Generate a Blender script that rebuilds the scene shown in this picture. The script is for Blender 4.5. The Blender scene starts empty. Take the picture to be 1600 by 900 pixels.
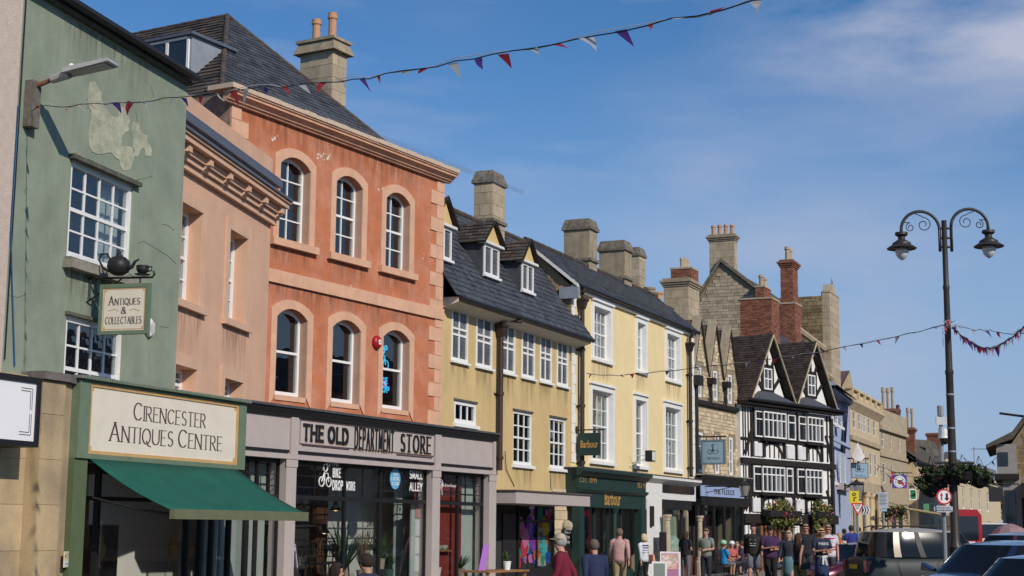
import bpy, bmesh, math, random
from mathutils import Vector, Matrix
from mathutils.geometry import convex_hull_2d
random.seed(7)
S = bpy.context.scene; COL = S.collection
sin, cos, pi, R = math.sin, math.cos, math.pi, math.radians
# ---------------- camera ----------------
FPX = 2400.0; HZ = 825.0; CAMZ = 1.7
PITCH = math.atan((HZ-450)/FPX); ROLL = 0.0085
cam = bpy.data.objects.new('camera', bpy.data.cameras.new('camera')); COL.objects.link(cam)
CM = Matrix.Rotation(pi/2+PITCH, 3, 'X') @ Matrix.Rotation(ROLL, 3, 'Z')
CP = Vector((0, 0, CAMZ))
cam.matrix_world = Matrix.Translation(CP) @ CM.to_4x4()
cam.data.sensor_width = 36; cam.data.lens = FPX/1600*36
cam.data.clip_start = .1; cam.data.clip_end = 6000
S.camera = cam
S.render.resolution_x, S.render.resolution_y = 1024, 576
# ---------------- sun and sky ----------------
SUN_AZ, SUN_EL = math.atan2(.60, -.80), R(31)          # azimuth clockwise from +Y (down the street)
to_sun = Vector((sin(SUN_AZ)*cos(SUN_EL), cos(SUN_AZ)*cos(SUN_EL), sin(SUN_EL)))
sl = bpy.data.lights.new('sun', 'SUN'); sl.energy = 3.5; sl.angle = R(.5); sl.color = (1, .92, .82)
so = bpy.data.objects.new('sun', sl); COL.objects.link(so)
so.rotation_euler = to_sun.to_track_quat('Z', 'Y').to_euler()
wd = bpy.data.worlds.new('World'); S.world = wd; wd.use_nodes = True
nt = wd.node_tree; nt.nodes.clear(); L = nt.links.new
sky = nt.nodes.new('ShaderNodeTexSky'); sky.sky_type = 'NISHITA'; sky.sun_disc = False
sky.sun_elevation = SUN_EL; sky.sun_rotation = SUN_AZ
sky.air_density = 1.0; sky.dust_density = 0.3; sky.ozone_density = 3.0
tc = nt.nodes.new('ShaderNodeTexCoord')
def wn(t): return nt.nodes.new(t)
hsv = wn('ShaderNodeHueSaturation'); hsv.inputs['Saturation'].default_value = 1.0; hsv.inputs['Value'].default_value = .84
L(sky.outputs[0], hsv.inputs['Color'])
mp = wn('ShaderNodeMapping'); mp.inputs['Scale'].default_value = (1.0, 1.0, 4.2); mp.inputs['Location'].default_value = (.35, .2, .1)
mp.inputs['Rotation'].default_value = (0, R(-14), R(18))
L(tc.outputs['Generated'], mp.inputs['Vector'])
n1 = wn('ShaderNodeTexNoise'); n1.inputs['Scale'].default_value = 3.2; n1.inputs['Detail'].default_value = 9; n1.inputs['Roughness'].default_value = .58; n1.inputs['Distortion'].default_value = .35
L(mp.outputs[0], n1.inputs['Vector'])
mp2 = wn('ShaderNodeMapping'); mp2.inputs['Scale'].default_value = (1, 1, 3.0); mp2.inputs['Location'].default_value = (1.9, .7, .3)
L(tc.outputs['Generated'], mp2.inputs['Vector'])
n2 = wn('ShaderNodeTexNoise'); n2.inputs['Scale'].default_value = 1.9; n2.inputs['Detail'].default_value = 3
L(mp2.outputs[0], n2.inputs['Vector'])
r1 = wn('ShaderNodeMapRange'); r1.inputs[1].default_value = .46; r1.inputs[2].default_value = .82
L(n1.outputs[0], r1.inputs[0])
r2 = wn('ShaderNodeMapRange'); r2.inputs[1].default_value = .40; r2.inputs[2].default_value = .64
L(n2.outputs[0], r2.inputs[0])
mu = wn('ShaderNodeMath'); mu.operation = 'MULTIPLY'; L(r1.outputs[0], mu.inputs[0]); L(r2.outputs[0], mu.inputs[1])
def bank(px, py, r0, r1, amt):
    d = (CM @ Vector((px-800, 450-py, -FPX))).normalized()
    vs = wn('ShaderNodeVectorMath'); vs.operation = 'SUBTRACT'; L(tc.outputs['Generated'], vs.inputs[0]); vs.inputs[1].default_value = d
    vm = wn('ShaderNodeVectorMath'); vm.operation = 'MULTIPLY'; L(vs.outputs[0], vm.inputs[0]); vm.inputs[1].default_value = (1, 1, 2.2)
    vl = wn('ShaderNodeVectorMath'); vl.operation = 'LENGTH'; L(vm.outputs[0], vl.inputs[0])
    q = wn('ShaderNodeMapRange'); q.interpolation_type = 'SMOOTHSTEP'; q.inputs[1].default_value = r0; q.inputs[2].default_value = r1; q.inputs[3].default_value = amt; q.inputs[4].default_value = 0; L(vl.outputs['Value'], q.inputs[0]); return q
mp3 = wn('ShaderNodeMapping'); mp3.inputs['Scale'].default_value = (1, 1, 3.2); mp3.inputs['Rotation'].default_value = (R(12), R(-22), 0); L(tc.outputs['Generated'], mp3.inputs['Vector'])
n4 = wn('ShaderNodeTexNoise'); n4.inputs['Scale'].default_value = 5; n4.inputs['Detail'].default_value = 8; n4.inputs['Roughness'].default_value = .55; n4.inputs['Distortion'].default_value = .15; L(mp3.outputs[0], n4.inputs['Vector'])
r4 = wn('ShaderNodeMapRange'); r4.inputs[1].default_value = .34; r4.inputs[2].default_value = .66; L(n4.outputs[0], r4.inputs[0])
acc = mu.outputs[0]
for a in ((1560,0,.05,.20,1.25),(1330,40,.0,.11,.45),(1060,275,.0,.07,.5),(1150,150,.0,.12,.35),(1250,330,.02,.16,.35),(700,30,.0,.08,.18),(1100,380,.0,.10,.30),(1450,420,.0,.15,.45),(1330,560,.0,.14,.40)):
    bk_ = bank(*a); mm = wn('ShaderNodeMath'); mm.operation = 'MULTIPLY_ADD'; L(bk_.outputs[0], mm.inputs[0]); L(r4.outputs[0], mm.inputs[1]); L(acc, mm.inputs[2]); acc = mm.outputs[0]
mu = mm
m3 = wn('ShaderNodeMath'); m3.operation = 'MULTIPLY'; m3.inputs[1].default_value = .8; m3.use_clamp = True; L(mu.outputs[0], m3.inputs[0])
tn = wn('ShaderNodeMixRGB'); tn.blend_type = 'MULTIPLY'; tn.inputs[0].default_value = 1; tn.inputs[2].default_value = (.56, .93, 1.24, 1); L(hsv.outputs[0], tn.inputs[1])
sx = wn('ShaderNodeSeparateXYZ'); L(tc.outputs['Generated'], sx.inputs[0])
hz = wn('ShaderNodeMapRange'); hz.interpolation_type = 'SMOOTHSTEP'; hz.inputs[1].default_value = .0; hz.inputs[2].default_value = .33; hz.inputs[3].default_value = .9; hz.inputs[4].default_value = 0; L(sx.outputs['Z'], hz.inputs[0])
hm = wn('ShaderNodeMixRGB'); hm.inputs[2].default_value = (3.3, 4.35, 6.3, 1); L(hz.outputs[0], hm.inputs[0]); L(tn.outputs[0], hm.inputs[1])     # pale air low down, all round
mx = wn('ShaderNodeMixRGB'); mx.inputs[2].default_value = (4.6, 5.0, 6.4, 1)
L(m3.outputs[0], mx.inputs[0]); L(hm.outputs[0], mx.inputs[1])
bg = wn('ShaderNodeBackground'); bg.inputs[1].default_value = .1; L(mx.outputs[0], bg.inputs[0])
wo = wn('ShaderNodeOutputWorld'); L(bg.outputs[0], wo.inputs[0])
S.view_settings.view_transform = 'Standard'; S.view_settings.look = 'None'; S.view_settings.gamma = 1; S.view_settings.exposure = 0

# ---------------- pixel and plane maths (used only to measure where things stand) ----------------
def ray(px, py): return (CM @ Vector((px-800, 450-py, -FPX))).normalized()
def P(px, py, z):
    r = ray(px, py); t = (z-CAMZ)/r.z; return CP + r*t
def PD(px, py, Y):
    r = ray(px, py); return CP + r*(Y/r.y)
def proj(p):
    c = CM.transposed() @ (Vector(p)-CP); return (800+FPX*c.x/-c.z, 450-FPX*c.y/-c.z)

# ---------------- materials ----------------
MATS = {}; TINT = set()
def mat(name, col, rough=.85, var=.12, scale=2.0, bump=.15, col2=None, c2amt=.5, c2scale=1.2, streak=0, metal=0, spec=.35, tint=False, fine=28, emit=None, coat=0, stain=0, staincol=(.12,.10,.085)):
    if name in MATS: return MATS[name]
    m = bpy.data.materials.new(name); m.use_nodes = True; t = m.node_tree; N = t.nodes; K = t.links.new
    b = N['Principled BSDF']; b.inputs['Roughness'].default_value = rough; b.inputs['Metallic'].default_value = metal
    b.inputs['Specular IOR Level'].default_value = spec
    if coat: b.inputs['Coat Weight'].default_value = coat; b.inputs['Coat Roughness'].default_value = .04
    c = N.new('ShaderNodeTexCoord'); out = None
    def noise(sc, det=6, vec=None, ro=.6):
        n = N.new('ShaderNodeTexNoise'); n.inputs['Scale'].default_value = sc; n.inputs['Detail'].default_value = det; n.inputs['Roughness'].default_value = ro
        K(vec or c.outputs['Object'], n.inputs['Vector']); return n
    def rng(n, a, b_, lo, hi):
        r = N.new('ShaderNodeMapRange'); r.inputs[1].default_value = a; r.inputs[2].default_value = b_; r.inputs[3].default_value = lo; r.inputs[4].default_value = hi
        K(n.outputs[0], r.inputs[0]); return r
    base = N.new('ShaderNodeRGB'); base.outputs[0].default_value = (*col, 1); cur = base.outputs[0]
    if col2:
        n = noise(c2scale, 7, ro=.65); r = rng(n, .5-.06, .5+.14, 0, c2amt)
        x = N.new('ShaderNodeMixRGB'); x.inputs[2].default_value = (*col2, 1); K(r.outputs[0], x.inputs[0]); K(cur, x.inputs[1]); cur = x.outputs[0]
    if var:
        n = noise(scale, 8); r = rng(n, .3, .7, 1-var, 1+var)
        x = N.new('ShaderNodeMixRGB'); x.blend_type = 'MULTIPLY'; x.inputs[0].default_value = 1; K(cur, x.inputs[1]); K(r.outputs[0], x.inputs[2]); cur = x.outputs[0]
        n = noise(fine, 4); r = rng(n, .3, .7, 1-var*.5, 1+var*.5)
        x = N.new('ShaderNodeMixRGB'); x.blend_type = 'MULTIPLY'; x.inputs[0].default_value = 1; K(cur, x.inputs[1]); K(r.outputs[0], x.inputs[2]); cur = x.outputs[0]
    if streak:
        mpn = N.new('ShaderNodeMapping'); mpn.inputs['Scale'].default_value = (4, 4, .35); K(c.outputs['Object'], mpn.inputs['Vector'])
        n = noise(1.2, 6, mpn.outputs[0]); r = rng(n, .45, .75, 0, streak)
        x = N.new('ShaderNodeMixRGB'); x.inputs[2].default_value = (*staincol, 1); K(r.outputs[0], x.inputs[0]); K(cur, x.inputs[1]); cur = x.outputs[0]
    if stain:
        n = noise(3.1, 9, ro=.75); r = rng(n, .52, .66, 0, stain)
        x = N.new('ShaderNodeMixRGB'); x.inputs[2].default_value = (*staincol, 1); K(r.outputs[0], x.inputs[0]); K(cur, x.inputs[1]); cur = x.outputs[0]
    if tint:
        a = N.new('ShaderNodeAttribute'); a.attribute_name = 'tint'
        x = N.new('ShaderNodeMixRGB'); x.blend_type = 'MULTIPLY'; x.inputs[0].default_value = 1; K(cur, x.inputs[1]); K(a.outputs['Color'], x.inputs[2]); cur = x.outputs[0]
    K(cur, b.inputs['Base Color'])
    if bump:
        n = noise(fine*1.3, 5); bp = N.new('ShaderNodeBump'); bp.inputs['Strength'].default_value = bump; bp.inputs['Distance'].default_value = .02
        K(n.outputs[0], bp.inputs['Height']); K(bp.outputs[0], b.inputs['Normal'])
    if emit:
        b.inputs['Emission Color'].default_value = (*col, 1); b.inputs['Emission Strength'].default_value = emit
    MATS[name] = m
    if tint: TINT.add(name)
    return m
def glass_mat(name, tint=(.8,.85,.87), refl=.12, ior=1.5):
    if name in MATS: return MATS[name]
    m = bpy.data.materials.new(name); m.use_nodes = True; t = m.node_tree; N = t.nodes; K = t.links.new; N.clear()
    tr = N.new('ShaderNodeBsdfTransparent'); tr.inputs[0].default_value = (*tint, 1)
    gl = N.new('ShaderNodeBsdfGlossy'); gl.inputs['Roughness'].default_value = .01
    c = N.new('ShaderNodeTexCoord'); n = N.new('ShaderNodeTexNoise'); n.inputs['Scale'].default_value = 1.6; n.inputs['Detail'].default_value = 1; K(c.outputs['Object'], n.inputs['Vector'])
    bp = N.new('ShaderNodeBump'); bp.inputs['Strength'].default_value = .12; bp.inputs['Distance'].default_value = .03; K(n.outputs[0], bp.inputs['Height']); K(bp.outputs[0], gl.inputs['Normal'])
    fr = N.new('ShaderNodeFresnel'); fr.inputs[0].default_value = ior
    ad = N.new('ShaderNodeMath'); ad.operation = 'ADD'; ad.use_clamp = True;  ge = N.new("ShaderNodeNewGeometry"); iv = N.new("ShaderNodeMath"); iv.operation = "SUBTRACT"; iv.inputs[0].default_value = 1; K(ge.outputs["Backfacing"], iv.inputs[1]); fm_ = N.new("ShaderNodeMath"); fm_.operation = "MULTIPLY"; K(fr.outputs[0], fm_.inputs[0]); K(iv.outputs[0], fm_.inputs[1]); ad2 = N.new("ShaderNodeMath"); ad2.operation = "MULTIPLY"; ad2.inputs[1].default_value = refl; K(iv.outputs[0], ad2.inputs[0]); K(fm_.outputs[0], ad.inputs[0]); K(ad2.outputs[0], ad.inputs[1])
    mxs = N.new('ShaderNodeMixShader'); K(ad.outputs[0], mxs.inputs[0]); K(tr.outputs[0], mxs.inputs[1]); K(gl.outputs[0], mxs.inputs[2])
    o = N.new('ShaderNodeOutputMaterial'); K(mxs.outputs[0], o.inputs[0]); MATS[name] = m; return m

def grime_mat(name, col, amt):
    m = bpy.data.materials.new(name); m.use_nodes = True; t = m.node_tree; N = t.nodes; K = t.links.new
    b = N['Principled BSDF']; b.inputs['Base Color'].default_value = (*col, 1); b.inputs['Roughness'].default_value = .95; b.inputs['Specular IOR Level'].default_value = .1
    c = N.new('ShaderNodeTexCoord'); mp_ = N.new('ShaderNodeMapping'); mp_.inputs['Scale'].default_value = (9, 9, .8); K(c.outputs['Object'], mp_.inputs['Vector'])
    n = N.new('ShaderNodeTexNoise'); n.inputs['Scale'].default_value = 1; n.inputs['Detail'].default_value = 7; n.inputs['Roughness'].default_value = .65; K(mp_.outputs[0], n.inputs['Vector'])
    r = N.new('ShaderNodeMapRange'); r.inputs[1].default_value = .42; r.inputs[2].default_value = .72; K(n.outputs[0], r.inputs[0])
    x = N.new('ShaderNodeSeparateXYZ'); K(c.outputs['Generated'], x.inputs[0]); pw = N.new('ShaderNodeMath'); pw.operation = 'POWER'; pw.inputs[1].default_value = 1.6; K(x.outputs['Z'], pw.inputs[0])
    ex = N.new('ShaderNodeMapRange'); ex.inputs[1].default_value = 0; ex.inputs[2].default_value = .12; K(x.outputs['X'], ex.inputs[0]); ey = N.new('ShaderNodeMapRange'); ey.inputs[1].default_value = 1; ey.inputs[2].default_value = .88; K(x.outputs['X'], ey.inputs[0])
    cur = r.outputs[0]
    for o_ in (pw.outputs[0], ex.outputs[0], ey.outputs[0]): q = N.new('ShaderNodeMath'); q.operation = 'MULTIPLY'; K(cur, q.inputs[0]); K(o_, q.inputs[1]); cur = q.outputs[0]
    q = N.new('ShaderNodeMath'); q.operation = 'MULTIPLY'; q.inputs[1].default_value = amt; K(cur, q.inputs[0]); K(q.outputs[0], b.inputs['Alpha']); return m
GRIME = grime_mat('rain_streak_dirt', (.10,.085,.065), .62)
def streaks(f, u0, u1, z1, h=1.1, y=-.0035):
    MB().quad((u0,y,z1-h),(u1,y,z1-h),(u1,y,z1),(u0,y,z1)).build('rain_streak', GRIME, f.root)
M = dict(
 green=mat('green_render', (.265,.305,.225), .9, .13, 1.3, .3, col2=(.20,.235,.18), c2amt=.7, c2scale=.7, streak=.26, staincol=(.14,.16,.12), stain=.05),
 peel=mat('bare_plaster', (.43,.42,.31), .95, .22, 5, .5, col2=(.27,.30,.21), c2amt=.7, c2scale=4),
 peach=mat('peach_render', (.66,.405,.27), .9, .07, 1.6, .15, col2=(.58,.35,.235), c2amt=.6, c2scale=.9, streak=.12, staincol=(.36,.24,.18)),
 peachtrim=mat('peach_trim', (.66,.42,.285), .85, .08, 2, .12, streak=.12, staincol=(.36,.25,.19)),
 orange=mat('terracotta_render', (.50,.165,.075), .9, .14, 1.7, .3, col2=(.56,.24,.15), c2amt=.95, c2scale=1.3, streak=.30, staincol=(.34,.17,.11), stain=.10),
 orangetrim=mat('buff_stone_trim', (.66,.385,.25), .88, .10, 3, .25, streak=.22, staincol=(.34,.2,.14), stain=.15),
 coping=mat('weathered_coping', (.62,.47,.35), .9, .22, 5, .4, col2=(.30,.25,.2), c2amt=.6, c2scale=5),
 ochre=mat('ochre_render', (.62,.455,.215), .9, .07, 1.2, .15, col2=(.52,.37,.16), c2amt=.5, c2scale=.8, streak=.30, staincol=(.38,.28,.15), stain=.05),
 cream=mat('pale_yellow_render', (.80,.635,.34), .85, .06, 1.2, .12, streak=.24, staincol=(.6,.47,.28)),
 white=mat('white_paint', (.80,.79,.76), .5, .04, 4, .03, spec=.45),
 oldwhite=mat('old_white_paint', (.72,.70,.66), .6, .1, 6, .1, stain=.25, staincol=(.4,.37,.32)),
 quoinwhite=mat('white_quoin', (.80,.77,.70), .7, .07, 4, .1),
 slate=mat('slate', (.060,.064,.075), .62, .30, 3, .3, tint=True, spec=.45, stain=.18, staincol=(.14,.13,.11)),
 slatemoss=mat('mossy_slate', (.060,.055,.052), .85, .35, 3, .4, tint=True, col2=(.17,.08,.03), c2amt=.4, c2scale=5),
 stoneslate=mat('stone_slate', (.095,.08,.062), .9, .3, 4, .4, tint=True, col2=(.17,.14,.09), c2amt=.5, c2scale=3),
 tile=mat('plain_clay_tile', (.060,.043,.036), .85, .3, 5, .3, tint=True),
 tilered=mat('red_clay_tile', (.24,.085,.045), .85, .3, 5, .3, tint=True),
 limestone=mat('limestone', (.43,.35,.24), .92, .15, 2.5, .35, tint=True, stain=.35, staincol=(.16,.135,.10)),
 limepale=mat('pale_limestone', (.56,.45,.29), .9, .12, 1.5, .25, tint=True, stain=.18, staincol=(.30,.24,.17)),
 rubble=mat('rubble_stone', (.27,.195,.105), .95, .25, 4, .6, tint=True, stain=.4, staincol=(.10,.08,.055)),
 mortar=mat('mortar', (.27,.215,.14), .95, .15, 5, .4),
 mortard=mat('dark_mortar', (.11,.085,.06), .95, .15, 5, .4),
 chimrender=mat('chimney_render', (.34,.275,.185), .92, .22, 3, .4, streak=.45, stain=.3, staincol=(.13,.11,.085)),
 chimcap=mat('chimney_cap_stone', (.15,.125,.095), .95, .35, 7, .8, col2=(.30,.27,.20), c2amt=.6, c2scale=6),
 brick=mat('red_brick', (.25,.10,.06), .9, .2, 6, .3, tint=True),
 pot=mat('terracotta_pot', (.50,.28,.15), .85, .15, 6, .2, stain=.3),
 potbuff=mat('buff_pot', (.42,.33,.22), .85, .2, 6, .2, stain=.3),
 lead=mat('lead_sheet', (.30,.33,.37), .55, .12, 4, .1, metal=.2, streak=.2),
 iron=mat('black_iron', (.020,.019,.019), .5, .15, 10, .1),
 brownpipe=mat('brown_downpipe', (.045,.026,.020), .55, .15, 10, .1),
 blackpaint=mat('black_paint', (.016,.016,.017), .45, .1, 8, .08),
 blackbeam=mat('black_timber', (.020,.016,.014), .7, .3, 9, .3),
 bluegrey=mat('blue_grey_gutter', (.10,.115,.15), .5, .1, 6, .05),
 taupe=mat('taupe_paint', (.45,.385,.355), .6, .05, 3, .05, streak=.08, staincol=(.3,.26,.24)),
 dkgreen=mat('dark_green_paint', (.017,.042,.036), .45, .1, 4, .05),
 sigreen=mat('sage_green_paint', (.14,.19,.125), .65, .12, 6, .15, stain=.2, staincol=(.28,.26,.2)),
 awning=mat('awning_canvas', (.006,.10,.068), .8, .14, 2, .25, streak=.35, staincol=(.02,.06,.05)),
 awnbar=mat('awning_bar', (.14,.15,.085), .6, .1, 5, .05),
 signcream=mat('cream_sign', (.70,.635,.52), .6, .05, 3, .04),
 gold=mat('gold_ochre', (.55,.34,.14), .6, .1, 6, .05),
 letter=mat('dark_lettering', (.09,.055,.055), .6, .1, 8, 0),
 blueR=mat('blue_render', (.36,.42,.56), .85, .06, 1.5, .1, streak=.12, staincol=(.16,.2,.38)),
 inner=mat('interior_wall', (.20,.18,.16), .9, .1, 2, 0),
 innerlight=mat('interior_plaster', (.62,.60,.55), .9, .06, 2, 0),
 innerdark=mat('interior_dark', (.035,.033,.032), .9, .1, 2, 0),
 curtain=mat('curtain_fabric', (.62,.60,.56), .9, .1, 9, .2),
 wood=mat('warm_wood', (.30,.15,.06), .6, .2, 7, .1),
 glass=glass_mat('window_glass'),
 shopglass=glass_mat('shop_glass', (.88,.9,.9), .05),
 farglass=mat('dark_glazing', (.018,.022,.03), .06, .1, 3, 0, spec=.8),
 curtglass=mat('curtained_glazing', (.16,.17,.18), .12, .2, 3, 0, spec=.8),
)
# ---------------- mesh helpers ----------------
class MB:
    def __init__(s): s.v = []; s.f = []; s.t = []
    def quad(s, a, b, c, d, t=1.0):
        n = len(s.v); s.v += [tuple(a), tuple(b), tuple(c), tuple(d)]; s.f.append((n, n+1, n+2, n+3)); s.t.append(t); return s
    def poly(s, pts, t=1.0):
        n = len(s.v); s.v += [tuple(p) for p in pts]; s.f.append(tuple(range(n, n+len(pts)))); s.t.append(t); return s
    def box(s, x0, x1, y0, y1, z0, z1, t=1.0):
        if x0 > x1: x0, x1 = x1, x0
        if y0 > y1: y0, y1 = y1, y0
        if z0 > z1: z0, z1 = z1, z0
        n = len(s.v); s.v += [(x0,y0,z0),(x1,y0,z0),(x1,y1,z0),(x0,y1,z0),(x0,y0,z1),(x1,y0,z1),(x1,y1,z1),(x0,y1,z1)]
        for q in ((0,3,2,1),(4,5,6,7),(0,1,5,4),(1,2,6,5),(2,3,7,6),(3,0,4,7)): s.f.append(tuple(n+i for i in q)); s.t.append(t)
        return s
    def hexa(s, p, t=1.0):     # eight corners, bottom four then top four
        n = len(s.v); s.v += [tuple(q) for q in p]
        for q in ((0,3,2,1),(4,5,6,7),(0,1,5,4),(1,2,6,5),(2,3,7,6),(3,0,4,7)): s.f.append(tuple(n+i for i in q)); s.t.append(t)
        return s
    def prism(s, pts, axis, a, b, t=1.0):   # polygon extruded along an axis ('x','y','z')
        def mk(p, h): return {'x': (h, p[0], p[1]), 'y': (p[0], h, p[1]), 'z': (p[0], p[1], h)}[axis]
        A = [mk(p, a) for p in pts]; B = [mk(p, b) for p in pts]; n = len(s.v); k = len(pts); s.v += A+B
        s.f.append(tuple(range(n, n+k))[::-1]); s.f.append(tuple(range(n+k, n+2*k))); s.t += [t, t]
        for i in range(k): j = (i+1) % k; s.f.append((n+i, n+j, n+k+j, n+k+i)); s.t.append(t)
        return s
    def tube(s, pts, r, seg=6, cap=True, t=1.0):
        pts = [Vector(p) for p in pts]; rs = r if isinstance(r, (list, tuple)) else [r]*len(pts); rings = []
        up = None
        for i, p in enumerate(pts):
            d = (pts[min(i+1, len(pts)-1)] - pts[max(i-1, 0)])
            if d.length < 1e-9: d = Vector((0,0,1))
            d.normalize()
            if up is None: up = Vector((0,0,1)) if abs(d.z) < .9 else Vector((1,0,0))
            a = d.cross(up)
            if a.length < 1e-4: a = d.cross(Vector((0,1,0)))
            a.normalize(); b = a.cross(d).normalized(); up = b
            n = len(s.v)
            for k in range(seg): an = 2*pi*k/seg; s.v.append(tuple(p + (a*cos(an)+b*sin(an))*rs[i]))
            rings.append(n)
        for i in range(len(rings)-1):
            for k in range(seg):
                j = (k+1) % seg; s.f.append((rings[i]+k, rings[i]+j, rings[i+1]+j, rings[i+1]+k)); s.t.append(t)
        if cap:
            s.f.append(tuple(rings[0]+k for k in range(seg))[::-1]); s.f.append(tuple(rings[-1]+k for k in range(seg))); s.t += [t, t]
        return s
    def lathe(s, prof, seg=14, c=(0,0,0), t=1.0):     # [(r,z)...]
        rings = []
        for r_, z in prof:
            n = len(s.v); rings.append(n)
            for k in range(seg): an = 2*pi*k/seg; s.v.append((c[0]+r_*cos(an), c[1]+r_*sin(an), c[2]+z))
        for i in range(len(rings)-1):
            for k in range(seg): j = (k+1) % seg; s.f.append((rings[i]+k, rings[i]+j, rings[i+1]+j, rings[i+1]+k)); s.t.append(t)
        s.f.append(tuple(rings[0]+k for k in range(seg))[::-1]); s.f.append(tuple(rings[-1]+k for k in range(seg))); s.t += [t, t]
        return s
    def mesh(s, name, m, smooth=False):
        me = bpy.data.meshes.new(name); me.from_pydata(s.v, [], s.f)
        if any(abs(x-1) > 1e-6 for x in s.t):
            a = me.attributes.new('tint', 'FLOAT_COLOR', 'CORNER'); vals = []
            for f, x in zip(s.f, s.t): vals += [x, x, x, 1.0]*len(f)
            a.data.foreach_set('color', vals)
        elif m.name in TINT:
            a = me.attributes.new('tint', 'FLOAT_COLOR', 'CORNER'); a.data.foreach_set('color', [1.0]*4*sum(len(f) for f in s.f))
        me.materials.append(m)
        if smooth: me.polygons.foreach_set('use_smooth', [True]*len(s.f))
        me.update(); return me
    def build(s, name, m, parent=None, smooth=False, **kw):
        return link(name, s.mesh(name, m, smooth), parent, **kw)
def link(name, me, parent=None, loc=(0,0,0), rot=(0,0,0), label=None, cat=None, group=None, kind=None):
    o = bpy.data.objects.new(name, me); COL.objects.link(o); o.parent = parent; o.location = loc; o.rotation_euler = rot
    return tag(o, label, cat, group, kind)
def tag(o, label=None, cat=None, group=None, kind=None):
    if label: o['label'] = label
    if cat: o['category'] = cat
    if group: o['group'] = group
    if kind: o['kind'] = kind
    return o
def thing(name, label, cat, loc=(0,0,0), rz=0, group=None): return link(name, None, None, loc, (0,0,rz), label, cat, group)
def B(name, m, parent, *args, **kw): return MB().box(*args).build(name, m, parent, **kw)
def copy_tree(o, parent=None):
    c = o.copy(); COL.objects.link(c); c.parent = parent
    for ch in list(o.children): copy_tree(ch, c)
    return c
def shade_auto(o, ang=35):
    o.data.polygons.foreach_set('use_smooth', [True]*len(o.data.polygons)); o.data.set_sharp_from_angle(angle=R(ang)); return o

UNITPANE = None
def unit_pane():
    global UNITPANE
    if UNITPANE is None: UNITPANE = {}
    return UNITPANE
def pane(parent, x0, x1, y, z0, z1, m):
    d = unit_pane()
    if m.name not in d: d[m.name] = MB().box(0,1,0,1,0,1).mesh('pane', m)
    o = bpy.data.objects.new('pane', d[m.name]); COL.objects.link(o); o.parent = parent
    o.location = (x0, y, z0); o.scale = (x1-x0, .006, z1-z0); o.rotation_euler = (R(random.uniform(-.25,.25)), 0, R(random.uniform(-.25,.25)))
    return o

def slates(parent, name, p0, p1, p2, p3, cw, ch, m, lift=.022, jit=.35, tv=.28):
    """p0,p1 eaves (left,right); p3,p2 ridge (left,right). Each slate is geometry of its own, joined."""
    p0, p1, p2, p3 = map(Vector, (p0, p1, p2, p3)); mb = MB()
    n = (p1-p0).cross(p3-p0)
    if n.length < 1e-6: n = (p1-p0).cross(p2-p0)
    n.normalize()
    if n.z < 0: n = -n
    H = max(((p3-p0).length + (p2-p1).length)/2, .1); rows = max(1, round(H/ch))
    for i in range(rows):
        a, b = i/rows, min(1, (i+1)/rows)
        la, ra = p0.lerp(p3, a), p1.lerp(p2, a); lb, rb = p0.lerp(p3, b), p1.lerp(p2, b)
        wa = (ra-la).length; k = max(1, round(wa/cw)); off = .5 if i % 2 else 0
        us = [0] + [max(0, min(1, (j+off+random.uniform(-.05,.05))/k)) for j in range(1 if not off else 0, k+1) if 0 < (j+off)/k < 1] + [1]
        for j in range(len(us)-1):
            u, w = us[j], us[j+1]
            if w-u < .001: continue
            g = min(.006/max(wa, .1), (w-u)*.2); u2, w2 = u+g, w-g
            h0 = lift*(1+random.uniform(-jit, jit)); h1 = lift*.15
            q = [la.lerp(ra, u2)+n*h0, la.lerp(ra, w2)+n*h0, lb.lerp(rb, w2)+n*h1, lb.lerp(rb, u2)+n*h1]
            t = 1+random.uniform(-tv, tv); mb.quad(*q, t)
            mb.quad(la.lerp(ra, u2)-n*.01, la.lerp(ra, w2)-n*.01, q[1], q[0], t*.8)
            mb.quad(la.lerp(ra, w2)-n*.01, lb.lerp(rb, w2)-n*.01, q[2], q[1], t*.8)
            mb.quad(lb.lerp(rb, u2)-n*.01, la.lerp(ra, u2)-n*.01, q[0], q[3], t*.8)
    mb.quad(p0-n*.012, p1-n*.012, p2-n*.012, p3-n*.012, .5)
    return mb.build(name, m, parent, kind='stuff')

def blocks(parent, name, o, ux, uy, w, h, bw, bh, m, clip=None, proud=.012, tv=.22, jit=.3, gap=.008, add=None, irregular=0):
    """courses of separate blocks standing slightly proud of a plane; o origin, ux,uy unit axes"""
    o, ux, uy = Vector(o), Vector(ux).normalized(), Vector(uy).normalized(); n = ux.cross(uy); mb = add or MB()
    z = 0; i = 0
    while z < h-1e-4:
        hh = bh*(1+random.uniform(-irregular, irregular)); z1 = min(h, z+hh)
        if h-z1 < bh*.3: z1 = h
        x = -bw*.5*(i % 2) - random.uniform(0, bw*.3*(irregular > 0))
        while x < w-1e-4:
            x1 = x + bw*(1+random.uniform(-jit, jit)); a, b = max(0, x), min(w, x1)
            if w-b < bw*.12: b = w; x1 = w
            if b-a > .02 and (clip is None or all(clip(q, r) for q in (a, b) for r in (z, z1))):
                g = gap; pr = proud*random.uniform(.5, 1.3); t = 1+random.uniform(-tv, tv)
                c = [o+ux*(a+g)+uy*(z+g), o+ux*(b-g)+uy*(z+g), o+ux*(b-g)+uy*(z1-g), o+ux*(a+g)+uy*(z1-g)]
                d = [q+n*pr for q in c]; mb.quad(*d, t)
                for k in range(4): mb.quad(c[k], c[(k+1)%4], d[(k+1)%4], d[k], t*.95)
            x = x1
        z = z1; i += 1
    return mb.build(name, m, parent, kind='stuff') if add is None else None

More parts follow.
